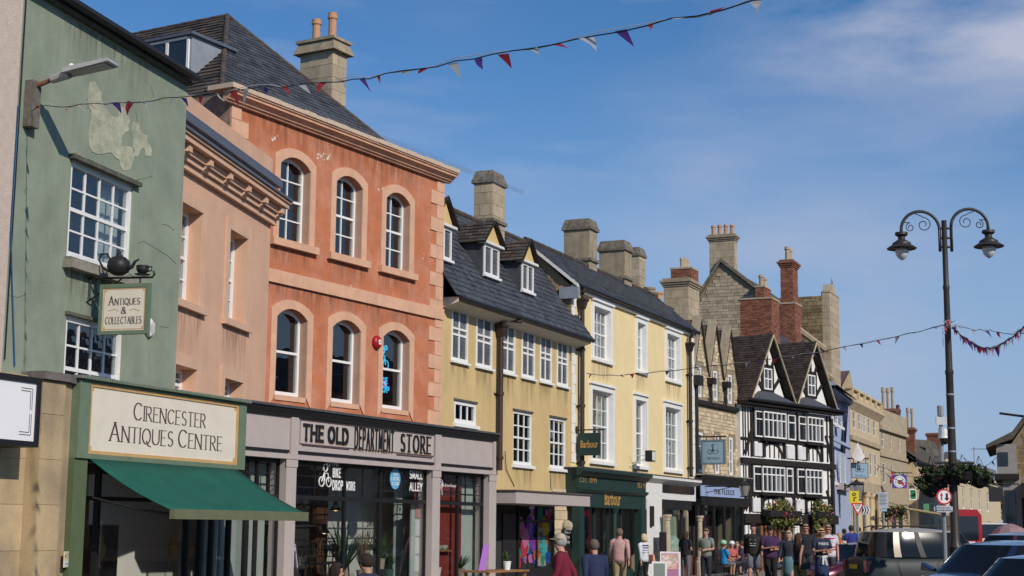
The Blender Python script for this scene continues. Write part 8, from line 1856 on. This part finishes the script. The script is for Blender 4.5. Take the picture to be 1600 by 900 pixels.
    # trousers, shorts or skirt
    if skirt:
        vz = J['pel'].z; MB().lathe([(.17*b*s_,(.46)*s_),(.185*b*s_,.62*s_),(.17*b*s_,.85*s_),(.14*b*s_,(vz+.08)*s_)],16,(0,0,0)).build('skirt', cloth(bottom), t, smooth=True)
    else:
        mb = MB(); etube(mb,[sc(v) for v in (Z('pel',-.12),Z('pel',-.03),Z('pel',.05))],[r*b*s_ for r in (.150,.166,.160)],[r*b*s_ for r in (.10,.124,.120)],16)
        for sd_ in 'LR':
            h_, kn_, an_ = J['hip'+sd_], J['knee'+sd_], J['ank'+sd_]
            if legs == 'long': etube(mb,[sc(v) for v in (h_+Vector((0,0,.03)),h_.lerp(kn_,.15),h_.lerp(kn_,.6),kn_,kn_.lerp(an_,.4),an_+up*.02)],[r*s_ for r in (.085*b,.094*b,.080*b,.066,.062,.055)],[r*s_ for r in (.10*b,.104*b,.088*b,.070,.064,.058)])
            else: etube(mb,[sc(v) for v in (h_+Vector((0,0,.03)),h_.lerp(kn_,.2),h_.lerp(kn_,.88))],[r*s_ for r in (.085*b,.096*b,.088*b)],[r*s_ for r in (.10*b,.106*b,.094*b)])
        mb.build('trousers' if legs == 'long' else 'shorts', cloth(bottom), t, smooth=True)
    for sd_ in 'LR':
        a = J['ank'+sd_]; link('shoe', skin_mesh('shoe',[sc(a+Vector((0,-.04,-.045))),sc(a+Vector((0,.03,-.03))),sc(a+Vector((.005,.16,-.058)))],[(0,1),(1,2)],[.055*s_,.058*s_,.048*s_],cloth(shoes)), t)
    # hair
    if hair:
        mb = MB(); hc = sc(J['hd'])+Vector((0,-.012,.016))*s_; n1, n2 = 9, 16; V3 = {}
        def sp(i,j):
            if (i,j) not in V3: a = pi*i/n1; bb = 2*pi*j/n2; w_ = 1+.03*math.sin(j*2.7+i); V3[(i,j)] = Vector((.097*sin(a)*cos(bb)*w_,.112*sin(a)*sin(bb)*w_,.108*cos(a)*w_))*s_
            return V3[(i,j)]
        for i in range(n1):
            for j in range(n2):
                q_ = [sp(i,j),sp(i+1,j),sp(i+1,(j+1)%n2),sp(i,(j+1)%n2)]; c_ = sum(q_,Vector())/4/s_
                if (c_.y > .028 and c_.z < .038) or c_.z < -.07: continue
                mb.quad(*[hc+v for v in q_])
        if hairlen:
            pts = [hc+Vector((0,-.035,.02))*s_]+[hc+Vector((0,-.055-.006*k,-.06-.07*k))*s_ for k in range(hairlen+1)]; m_ = len(pts); etube(mb, pts, [.085*s_]+[.095*s_*(1-.07*k) for k in range(m_-1)], [.07*s_]+[.055*s_*(1-.06*k) for k in range(m_-1)])
            for sg in (-1,1): etube(mb,[hc+Vector((sg*.07,0,.03))*s_,hc+Vector((sg*.078,-.012,-.05))*s_,hc+Vector((sg*.07,-.03,-.05-.05*hairlen))*s_],[.03*s_]*3,[.045*s_,.05*s_,.03*s_],8)
        mb.build('hair', cloth(hair), t, smooth=True)
    for sg in (-1,1): MB().lathe([(0,-.009),(.009,0),(0,.009)],6,(sg*.030*s_,(J['hd'].y+.078)*s_,(J['hd'].z-.012)*s_)).build('eye', M['blackpaint'], t)
    MB().box(-.024*s_,.024*s_,(J['jaw'].y+.060)*s_,(J['jaw'].y+.070)*s_,(J['jaw'].z-.012)*s_,(J['jaw'].z-.004)*s_).build('mouth', cloth((.30,.10,.09)), t)
    if hat:
        hcz = (J['hd'].z+.035)*s_; c_ = cloth(hat[1])
        if hat[0] == 'cap': MB().lathe([(.102*s_,0),(.104*s_,.03*s_),(.085*s_,.08*s_),(.04*s_,.105*s_),(0,.11*s_)],14,(0,J['hd'].y*s_-.005,hcz)).prism([(-.075*s_,(J['hd'].y+.07)*s_),(.075*s_,(J['hd'].y+.07)*s_),(.05*s_,(J['hd'].y+.165)*s_),(-.05*s_,(J['hd'].y+.165)*s_)],'z',hcz+.002,hcz+.014).build('cap', c_, t, smooth=True)
        else: MB().lathe([(.108*s_,-.02),(.122*s_,.02*s_),(.110*s_,.08*s_),(.06*s_,.125*s_),(0,.135*s_)],14,(0,J['hd'].y*s_-.01,hcz)).build('helmet', c_, t, smooth=True)
    if extra: extra(t, J, s_)
    return t
def where(px, d): p = PD(px, 830, d); return (p.x, p.y, 0)
def face(a): return R(a)      # 0 = facing away from the camera; 180 = towards it; 90 = facing left
def bag(c, x=.27, z=.86, w=.2, h=.26):
    def f(t, J, s_):
        MB().hexa([(x-.05,-.12,z-h/2),(x+.05,-.12,z-h/2),(x+.05,.12,z-h/2),(x-.05,.12,z-h/2),(x-.03,-.09,z+h/2),(x+.03,-.09,z+h/2),(x+.03,.09,z+h/2),(x-.03,.09,z+h/2)]).build('bag_body', cloth(c), t) if False else None
        o = tag(MB().hexa([(x-.05,-.15,z-h/2),(x+.05,-.15,z-h/2),(x+.05,.12,z-h/2),(x-.05,.12,z-h/2),(x-.03,-.12,z+h/2),(x+.03,-.12,z+h/2),(x+.03,.10,z+h/2),(x-.03,.10,z+h/2)]).tube([(x,-.10,z+h/2),(x*.8,-.03,1.40*s_),(x,.08,z+h/2)],.008,5).build('shoulder_bag', cloth(c), None),'coral pink shoulder bag carried by the woman in the striped top' if c[0]>.5 else 'dark shoulder bag hanging from a walker','bag'); o.location = t.location; o.rotation_euler = t.rotation_euler
    return f
def glasses(t, J, s_): MB().box(-.062*s_,.062*s_,(J['hd'].y+.075)*s_,(J['hd'].y+.086)*s_,(J['hd'].z-.028)*s_,(J['hd'].z+.004)*s_).build('sunglasses', M['blackpaint'], t)
def backpack(t, J, s_):
    o = tag(MB().hexa([(-.14,-.30,1.02),(.14,-.30,1.02),(.14,-.13,1.02),(-.14,-.13,1.02),(-.11,-.26,1.42),(.11,-.26,1.42),(.11,-.13,1.42),(-.11,-.13,1.42)]).box(-.09,.09,-.33,-.30,1.06,1.2).build('backpack', cloth((.72,.16,.03)), None),'bright orange backpack worn by a fair haired walker','backpack'); o.location = t.location; o.rotation_euler = t.rotation_euler
black=(.018,.018,.02); navy=(.02,.03,.075)
person(where(882,23), R(80), 1.60, 'walk', 'red', (.16,.012,.03), (.10,.09,.08), 'older man in a maroon jumper and beige cap walking left', hair=(.35,.33,.30), sleeve='long', hat=('cap',(.42,.36,.27)), lean=.10, build=1.12, extra=glasses)
person(where(931,25), R(20), 1.52, 'walk2', 'red', navy, (.05,.05,.06), 'grey haired man in a navy jacket seen from behind in the foreground', hair=(.13,.10,.08), sleeve='long', lean=.12, build=1.15)
person(where(968,40), R(-8), 1.70, 'walk', 'red', (.48,.29,.26), (.30,.23,.14), 'man in a pale pink shirt and khaki trousers walking away past the green shop', hair=(.16,.11,.08), sleeve='long', build=1.1)
person(where(1006,44), R(40), 1.56, 'walk2', 'fair', (.62,.62,.64), black, 'blonde woman in a striped top carrying a coral bag, seen from behind', hair=(.62,.50,.32), hairlen=1, sleeve='long', stripes=(.06,.07,.12), extra=bag((.62,.26,.20)))
person(where(1071,50), R(-40), 1.64, 'hold', 'tan', black, (.13,.13,.14), 'woman in a black top and grey trousers standing by the pink display board', hair=(.05,.03,.02), hairlen=2, sleeve='short')
person(where(1103,47), R(150), 1.72, 'hold', 'fair', (.22,.23,.20), (.025,.03,.04), 'man in a grey green T-shirt and black jeans looking down at his hands', hair=(.20,.13,.08), sleeve='short')
person(where(1177,46), R(165), 1.87, 'walk', 'tan', (.025,.024,.022), (.15,.16,.19), 'tall man in a printed black hoodie and grey shorts walking toward the camera', hair=(.03,.02,.015), sleeve='long', legs='short', shoes=(.05,.05,.05), build=1.1, extra=lambda t,J,s_: [MB().box(-.09,.09,.145,.155,z,z+.012).build('print_line', whm, t) for z in (1.42,1.36,1.30,1.24)] and None)
person(where(1203,44), R(185), 1.80, 'fold', 'tan', (.06,.025,.08), black, 'stocky man in a black cap and dark purple T-shirt with folded arms', hair=(.05,.03,.02), sleeve='short', hat=('cap',black), build=1.2)
person(where(1232,43), R(160), 1.68, 'walk2', 'fair', (.03,.035,.05), (.10,.20,.22), 'blonde woman in a dark jacket over a teal patterned dress', hair=(.50,.38,.24), hairlen=2, sleeve='long', skirt=True, shoes=(.4,.35,.3))
person(where(1247,40), R(-60), 1.62, 'walk', 'tan', black, (.20,.17,.07), 'dark haired woman in a black sleeveless top and olive trousers', hair=(.07,.035,.02), hairlen=3, sleeve='none', extra=bag((.03,.03,.03)))
person(where(1259,47), R(175), 1.88, 'stand', 'red', (.022,.024,.03), (.05,.05,.055), 'tall balding man in a black polo shirt and sunglasses', hair=(.30,.22,.16), sleeve='short', build=1.12, extra=glasses)
person(where(1283,41), R(190), 1.76, 'fold', 'tan', (.025,.03,.06), (.03,.05,.12), 'blonde woman with folded arms in a navy printed T-shirt and navy skirt', hair=(.50,.33,.17), hairlen=1, sleeve='short', skirt=True, build=1.05, extra=lambda t,J,s_: (glasses(t,J,s_), put(stroke_text('PARIS', .07, .16, .10, 0, .14), 'shirt_lettering', whm, t, 0, .150, 1.36, (0,0,pi)), MB().lathe([(.155,0),(.165,.03),(.155,.06)],14,(0,0,1.0)).tube([(.02,.16,1.02),(.05,.2,.82)],.03,6).tube([(-.02,.16,1.02),(-.06,.2,.80)],.03,6).build('tied_jumper', cloth((.6,.58,.55)), t)) and None)
person(where(1294,45), R(170), 1.86, 'stand', 'red', (.62,.58,.60), (.05,.05,.06), 'man in a red and white striped rugby shirt behind the woman in navy', hair=(.35,.27,.2), sleeve='short', stripes=(.42,.02,.08), build=1.15, extra=glasses)
person(where(1311,52), R(-25), 1.62, 'walk2', 'fair', (.55,.50,.45), (.04,.04,.05), 'fair haired woman in a cream top wearing an orange backpack', hair=(.42,.27,.14), hairlen=1, sleeve='long', extra=backpack)
person(where(1330,60), R(10), 1.90, 'stand', 'tan', (.03,.045,.22), (.03,.03,.04), 'man in a royal blue T-shirt seen from behind by the GIVE WAY sign', hair=(.05,.035,.02), sleeve='short', build=1.1)
for i,(px,d,h,c,lb) in enumerate(((1342,70,1.86,(.02,.02,.02),'dark clothed walker far off just right of the GIVE WAY sign'),(1352,74,1.72,(.035,.035,.04),'distant walker in charcoal, second right of the GIVE WAY sign'),(1364,72,1.90,(.015,.015,.02),'distant tall walker in black, third right of the GIVE WAY sign'),(1376,76,1.84,(.05,.02,.02),'distant walker in dark brown left of the parking sign'),(1319,66,1.78,(.03,.05,.09),'distant walker in slate blue behind the blue shirted man'),(1384,80,1.76,(.06,.06,.07),'distant walker in grey just right of the parking sign'))): person(where(px,d), R((0,30,180,-40,10,170)[i]), h, ('walk','stand','walk2','walk','walk2','stand')[i], 'tan', c, (.03,.03,.04), lb, hair=(.04,.03,.02), sleeve='long', group='distant walkers')
# foreground pair sitting at a table in front of the store
def cafe_chair(x, y, rz, label, m=M['iron']): return chair((x,y,0), rz, label, m, group='cafe chairs on the pavement', h=.85)
def sitter(px, d, rz, H, skin, top, label, bottom=(.05,.05,.07), chl=None, **kw):
    w = where(px, d); person(w, rz, H, 'sit', skin, top, bottom, label, **kw); cafe_chair(w[0]+.04*sin(rz), w[1]-.04*cos(rz), rz+pi if False else rz+pi, chl or 'dark metal cafe chair under the '+label.split(' sit')[0][:60])
def table(px, d, label, r=.38, z=.72, m=M['wood']):
    w = where(px, d); t = thing('cafe_table', label, 'table', w); MB().lathe([(0,z-.03),(r,z-.03),(r,z),(0,z)],20).build('tabletop', m, t); MB().lathe([(.2,0),(.2,.02),(.03,.05),(.03,z-.03)],12).build('pedestal', M['iron'], t); return w
sitter(528,22.0, R(-75), 1.62, 'tan', (.50,.20,.15), 'dark haired woman sitting at the lower edge, left of two in front of the store', chl='dark metal chair under the dark haired woman in the foreground', hair=(.025,.015,.012), hairlen=2, sleeve='none')
sitter(581,22.6, R(65), 1.78, 'tan', (.025,.03,.055), 'man in navy sitting at the lower edge, right of two in front of the store', chl='dark metal chair under the man in navy in the foreground', hair=(.03,.02,.015), sleeve='short', build=1.12, lean=.1)
table(553,22.3,'round wooden cafe table between the two people in the foreground')
# outdoor drinkers and cyclists by the dark shopfront
sitter(1130,57, R(-60), 1.74, 'tan', (.02,.22,.50), 'cyclist in a sky blue jersey and pale helmet sitting by the dark shopfront', bottom=(.12,.12,.13), legs='short', hat=('helmet',(.30,.62,.38)), hair=(.1,.06,.04), chl='metal chair under the sky blue cyclist')
sitter(1143,60, R(200), 1.68, 'red', (.45,.12,.10), 'seated person in red with a white helmet beside the sky blue cyclist', legs='short', hat=('helmet',(.7,.7,.7)), hair=(.3,.2,.1), chl='metal chair under the person in red')
sitter(1159,58, R(80), 1.76, 'red', (.04,.04,.07), 'seated man in dark clothes right of the person in red', hair=(.08,.05,.03), legs='short', chl='metal chair under the man in dark clothes by the person in red')
sitter(1151,63, R(180), 1.66, 'fair', (.16,.03,.10), 'seated fair haired woman behind the cyclists table', hair=(.45,.33,.2), hairlen=1, chl='metal chair under the fair haired woman behind the cyclists')
sitter(1166,62, R(150), 1.72, 'tan', (.10,.03,.03), 'seated person in dark red at the right of the cyclists table', hair=(.04,.03,.02), chl='metal chair under the person in dark red')
sitter(1219,54, R(120), 1.76, 'tan', (.03,.03,.035), 'seated dark haired man in black between the standing walkers', hair=(.02,.015,.01), chl='metal chair under the seated man in black')
for px,d,lb in ((1138,58.5,'small dark cafe table of the cyclists, left of two'),(1155,60.5,'small dark cafe table of the cyclists, right of two'),(1212,55,'small dark cafe table beside the seated man in black')): table(px,d,lb,.34,.72,M['iron'])
# road bicycle leaning in front of the cyclists
bk2 = copy_tree(bc); w = where(1188,52); bk2.location = w; bk2.rotation_euler = (0,R(-6),R(-20)); bk2['label'] = 'dark road bicycle leaning behind the man in the black hoodie'
for c_ in bk2.children:
    if c_.name.startswith('frame'): c_.data = c_.data.copy(); c_.data.materials[0] = M['iron']
# display boards
def aboard(px, d, w_, h_, m, label):
    t = thing('pavement_board', label, 'sign board', where(px,d), R(-8)); mb = MB(); k = .18
    for sg in (1,): mb.hexa([(-w_/2,-k,.05),(w_/2,-k,.05),(w_/2,-k+.03,.05),(-w_/2,-k+.03,.05),(-w_/2,-.02,h_),(w_/2,-.02,h_),(w_/2,.01,h_),(-w_/2,.01,h_)])
    mb.hexa([(-w_/2,k-.03,.05),(w_/2,k-.03,.05),(w_/2,k,.05),(-w_/2,k,.05),(-w_/2,-.0,h_-.001),(w_/2,-.0,h_-.001),(w_/2,.03,h_-.001),(-w_/2,.03,h_-.001)]); mb.build('board_frame', M['white'], t)
    sl_ = (k-.02)/(h_-.05); yy = lambda z: -k+(z-.05)*sl_-.006
    MB().quad((-w_/2+.05,yy(.25),.25),(w_/2-.05,yy(.25),.25),(w_/2-.05,yy(h_-.05),h_-.05),(-w_/2+.05,yy(h_-.05),h_-.05)).build('poster', m, t); return t, yy
t_, yy = aboard(1047,46,.60,1.05,mat('pink_poster_face',(.45,.20,.32),.5,.1,bump=0),'white framed pavement board with a pink and purple poster')
MB().quad((-.24,yy(.55)-.003,.55),(.24,yy(.55)-.003,.55),(.24,yy(.98)-.003,.98),(-.24,yy(.98)-.003,.98)).build('poster_picture', mat('poster_skin_tones',(.62,.35,.28),.6,.5,9,0,col2=(.75,.65,.6),c2amt=.9,c2scale=7), t_)
t_, yy = aboard(1030,44,.42,.80,mat('grey_board_face',(.22,.26,.22),.5,.1,bump=0),'small grey pavement board just left of the pink one')
bb2 = thing('black_notice_board','black rectangular board against the white pier of the shopfront','board',(*Ws.world(Ws.q(1022,840)[0],-.35,0).xy,0),Ws.root.rotation_euler.z); MB().box(-.33,.33,0,.05,.5,1.6).build('board',M['blackpaint'],bb2); MB().box(-.3,-.26,0,.05,0,.5).box(.26,.3,0,.05,0,.5).build('leg',M['blackpaint'],bb2)
# table with plant under the canopy
w = where(775,34.5); t = thing('wooden_table','long wooden table with a potted plant below the canopy','table',w,R(60)); MB().box(-.9,.9,-.35,.35,.74,.78).build('tabletop',M['wood'],t)
for sx in (-.8,.8):
    for sy in (-.28,.28): MB().box(sx-.03,sx+.03,sy-.03,sy+.03,0,.74).build('leg',M['wood'],t)
spiky('potted_plant','green plant in a white pot standing on the long wooden table',(w[0]+.25,w[1]+.2,.78),.34,24,leafm[1],potm=M['white'],wd_=.018,droop=.9,ph=.17,pr_=.09)
pp = tag(MB().hexa([(-.07,0,0),(.07,0,0),(.07,.02,0),(-.07,.02,0),(.03,0,.55),(.16,0,.55),(.16,.02,.55),(.03,.02,.55)]).build('folded_card',mat('lilac_card',(.45,.18,.62),.5,.05,bump=0),None,loc=(w[0]-.3,w[1]-.3,.78)),'lilac folded card standing on the long wooden table','card')
# =====================================================================================
# PARKED CARS
# =====================================================================================
def paint(name, c, met=.35, coat=1.0): 
    m = mat(name, c, .28, .04, 2, 0, metal=met, spec=.5, coat=coat); return m
carglass = mat('car_glass', (.008,.010,.012), .06, .05, 2, 0, spec=.3)
tyre = mat('tyre_rubber', (.018,.018,.018), .85, .1, 10, .1); alloy = mat('alloy_wheel', (.35,.36,.37), .3, .08, 5, 0, metal=.8); lensm = mat('headlamp_lens', (.45,.48,.50), .05, .1, 14, .05, spec=.9); black_tr = mat('black_trim', (.015,.015,.016), .5, .1)
taill = mat('tail_lamp', (.30,.01,.015), .12, .1, 12, 0, spec=.8)
def interp(tab, x):
    if x <= tab[0][0]: return tab[0][1]
    for (a,va),(b,vb) in zip(tab, tab[1:]):
        if x <= b: k = (x-a)/(b-a); k = k*k*(3-2*k)*.5+k*.5; return va+(vb-va)*k
    return tab[-1][1]
def car(name, label, px, d, rz, m, H=1.5, L=4.3, W=.90, suv=False, roofm=None, pillm=None, rails=False, belt=None, zoff=-.12, body_pillar=False):
    w = where(px, d); t = thing(name, label, 'car', (w[0],w[1],zoff), rz, 'cars parked in the market place'); h = L/2; hb_ = belt or (H*.64)
    top = [(-h,hb_*.62),(-h+.06,hb_*.92),(-h+.35,hb_*.985),(-.2,hb_),(.85,hb_*.975),(1.15,hb_*.935),(h-.45,hb_*.82),(h-.14,hb_*.70),(h-.03,hb_*.55),(h,hb_*.46)]
    wid = [(-h,W*.72),(-h+.12,W*.88),(-h+.5,W*.975),(0,W),(1.0,W*.985),(h-.55,W*.95),(h-.2,W*.84),(h-.05,W*.70),(h,W*.58)]
    bot = [(-h,.38),(-h+.25,.26),(h-.4,.22),(h-.05,.26),(h,.32)]
    n = 30; V=[]; F=[]; cols=14
    for i in range(n+1):
        u = -cos(pi*i/n); x = u*h; zt, wy, zb = interp(top,x), interp(wid,x), interp(bot,x)
        ring_ = []
        for k in range(cols+1):     # from left sill over the deck to the right sill
            a = k/cols; s_ = a*2-1; y = -s_
            ay = abs(y)
            if ay > .72: q = (ay-.72)/.28; z = zt-(zt-zb)*(q**1.25); yy = wy*(.905+.095*math.sin(min(1,q*1.9)*pi*.5)-.06*max(0,q-.55)/.45)
            else: z = zt+.055*(1-(ay/.72)**2)*(1 if x > .9 or x < -h+.2 else .5)-.012*(ay/.72)**6; yy = wy*.905*ay/.72
            V.append((x, math.copysign(yy,y) if y else 0, z))
    for i in range(n):
        for k in range(cols): a = i*(cols+1)+k; F.append((a,a+1,a+cols+2,a+cols+1))
    F.append(tuple(range(cols+1))); F.append(tuple(n*(cols+1)+k for k in range(cols+1))[::-1])
    me = bpy.data.meshes.new('body'); me.from_pydata(V,[],F); me.materials.append(m); me.polygons.foreach_set('use_smooth',[True]*len(F)); bm = bmesh.new(); bm.from_mesh(me); bmesh.ops.recalc_face_normals(bm,faces=bm.faces); bm.to_mesh(me); bm.free(); body = link('body', me, t); body.modifiers.new('s','SUBSURF').levels = 1; body.modifiers['s'].render_levels = 1
    # glasshouse
    fx0, fx1 = (.98,.22) if not suv else (.95,.38); rx0, rx1 = -h+.22, (-h+.85 if not suv else -h+.42); N_ = 64; T_ = [0,.25,.5,.72,.86,.94,.985,1]
    loops=[]
    for ti in T_:
        e = ti**.9; zf = hb_-.03+(H-hb_+.03)*(ti if ti < .86 else .86+(ti-.86)*1.0)
        xf, xr = fx0+(fx1-fx0)*e, rx0+(rx1-rx0)*(ti**1.5); wy = W*(.90-.20*ti**1.3); shrink = 1 if ti <= .86 else math.sqrt(max(0,1-((ti-.86)/.145)**2))*.55+.45*(1-(ti-.86)/.14*.9)
        cx_, hx = (xf+xr)/2, (xf-xr)/2*shrink; hy = wy*shrink; lp=[]
        for k in range(N_): a = 2*pi*k/N_; ca, sa = cos(a), sin(a); nn = (abs(ca)**5+abs(sa)**5)**.2; lp.append((cx_+hx*ca/nn, hy*sa/nn, zf))
        loops.append(lp)
    def patch(sel, m_, nm, off=0):
        mb = MB()
        for j in range(len(T_)-1):
            for k in range(N_):
                if sel(j,k): q=[loops[j][k],loops[j][(k+1)%N_],loops[j+1][(k+1)%N_],loops[j+1][k]]; mb.quad(*[(a*(1+off*.3),b*(1+off),c+off*.1) for a,b,c in q])
        if nm == 'roof': mb.poly([(a*(1+off*.3),b*(1+off),c+off*.1) for a,b,c in loops[-1]])
        o = mb.mesh(nm, m_, True); bm = bmesh.new(); bm.from_mesh(o); bmesh.ops.remove_doubles(bm,verts=bm.verts,dist=.0005); bm.to_mesh(o); bm.free(); return link(nm, o, t)
    patch(lambda j,k: j < 4, carglass, 'window_glass')
    q4 = N_//4; pill = {7,N_-8,23,24,39,40,q4+1,3*q4-2}
    patch(lambda j,k: j >= 4, roofm or m, 'roof', .012); patch(lambda j,k: j < 4 and k in pill, pillm or m, 'window_pillars', .011)
    if body_pillar: patch(lambda j,k: j < 4 and k in (q4+5,3*q4-6), roofm or m, 'body_pillar', .014)
    for sy in (-1,1):
        MB().hexa([(.55,sy*W*.93,hb_+.0),(.72,sy*W*.93,hb_+.0),(.70,sy*(W+.17),hb_+.02),(.58,sy*(W+.17),hb_+.02),(.55,sy*W*.93,hb_+.05),(.70,sy*W*.93,hb_+.05),(.68,sy*(W+.16),hb_+.15),(.58,sy*(W+.16),hb_+.15)]).build('door_mirror', m, t)
        MB().tube([(-.45,sy*(W*.985),.35),(-.45,sy*(W*.99),hb_*.9)],.006,4).tube([(.72,sy*(W*.98),.35),(.75,sy*W*.975,hb_*.88)],.006,4).tube([(-h+.95,sy*(W*.97),.5),(-h+.8,sy*(W*.97),hb_*.9)],.006,4).build('shut_line', black_tr, t)
        hl = MB(); hl.lathe([(0,-.09),(.09,-.07),(.13,0),(.09,.07),(0,.09)],14); o_ = hl.build('headlight', lensm, t, smooth=True, loc=(h-.27,sy*W*.68,hb_*.69), rot=(0,0,-sy*R(38))); o_.scale = (1.25,1.35,.85)
        MB().box(-h+.015,-h+.16,sy*W*.62,sy*W*.80,hb_*.66,hb_*.90).build('tail_light', taill, t)
        for x in (-h+.78,h-.80):
            wl = MB().lathe([(.20,-.11),(.31,-.11),(.335,-.08),(.335,.08),(.31,.11),(.20,.11)],22).build('wheel', tyre, t, loc=(x,sy*(W-.09),.335), rot=(R(90),0,0)); rim = MB().lathe([(0,-.115),(.03,-.125),(.05,-.10),(.19,-.10),(.20,-.118),(.21,-.118)],20); 
            for k in range(5): a = 2*pi*k/5; rim.box(-.02,.02,-.02,.02,-.01,.01)
            rim.build('rim', alloy, wl); MB().prism([(.375*cos(pi*k/12),.375*sin(pi*k/12)) for k in range(13)],'y',-.01,.01).build('wheel_arch', black_tr, t, loc=(x,sy*(W*.985),.33))
    MB().box(h-.06,h+.012,-W*.40,W*.40,hb_*.44,hb_*.58).build('grille', black_tr, t); MB().box(h+.0,h+.022,-.26,.26,.36,.47).build('number_plate', whm, t); MB().box(-h-.02,-h,-.26,.26,hb_*.72,hb_*.72+.11).build('number_plate', ylm, t)
    if rails:
        for sy in (-1,1): MB().tube([(fx1-.15,sy*W*.62,H+.00),(fx1-.3,sy*W*.62,H+.055),(rx1+.3,sy*W*.62,H+.055),(rx1+.12,sy*W*.62,H+.0)],.02,6).build('roof_rail', black_tr, t)
    # wipers
    MB().tube([(fx0-.05,-.1,hb_-.0),(fx0-.32,-.5,hb_+.12)],.01,4).tube([(fx0-.05,.45,hb_-.0),(fx0-.32,.05,hb_+.12)],.01,4).build('wiper', black_tr, t)
    return t
car('parked_car','maroon hatchback parked farthest left of the row, nose to the pavement',1338,46,R(212),paint('paint_maroon',(.10,.008,.02)),H=1.50)
car('parked_car','dark off-road car with a cream roof and black roof rails, tallest of the row',1466,40.5,R(10),mat('paint_charcoal',(.022,.030,.032),.5,.06,2,0,spec=.3),roofm=paint('paint_champagne',(.48,.38,.26),.0,.1),pillm=black_tr,H=1.90,L=4.7,W=.95,suv=True,rails=True,belt=1.20,body_pillar=True)
car('parked_car','dark navy car with a high curved roof in front of the cream roofed off-road car',1556,27,R(214),paint('paint_navy',(.014,.03,.085)),H=1.68,L=4.5,W=.93,suv=False,belt=1.13)
car('parked_car','glossy blue car nearer the camera in the bottom right corner',1632,20.5,R(214),paint('paint_deepblue',(.018,.055,.17)),H=1.56,L=4.5,W=.92)
car('parked_car','dark blue car nearest the camera, cut by the bottom right corner',1700,17,R(214),paint('paint_midblue',(.02,.07,.22)),H=1.52,L=4.4)
car('parked_car','dark plum car parked behind the cream topped off-road car',1575,50,R(215),paint('paint_plum',(.09,.02,.05)),H=1.82,L=4.5,suv=True)
car('parked_car','silver hatchback parked at the far right, beyond the plum car',1618,57,R(215),paint('paint_silver',(.42,.43,.45),.6),H=1.55)
pu = thing('parasol','dusky pink closed parasol dome beyond the parked cars at the far right','parasol',where(1578,70)); z_ = PD(1578,818,70).z; mb = MB(); mb.lathe([(.95,z_-.55),(.6,z_-.2),(.2,z_-.03),(0,z_)],10).build('canopy',mat('dusky_pink',(.30,.20,.20),.8,.1),pu); MB().tube([(0,0,0),(0,0,z_)],.03,6).build('pole',M['iron'],pu)
# nearer cars right of and behind the camera, seen only in the shop glass
car('parked_car','red car outside the frame, reflected in the antiques shop window',2350,16,R(200),paint('paint_red',(.25,.01,.015)),H=1.5)
car('parked_car','blue car outside the frame, reflected in the antiques shop window beside the red one',2500,11.5,R(200),paint('paint_blue2',(.02,.06,.22)),H=1.5)
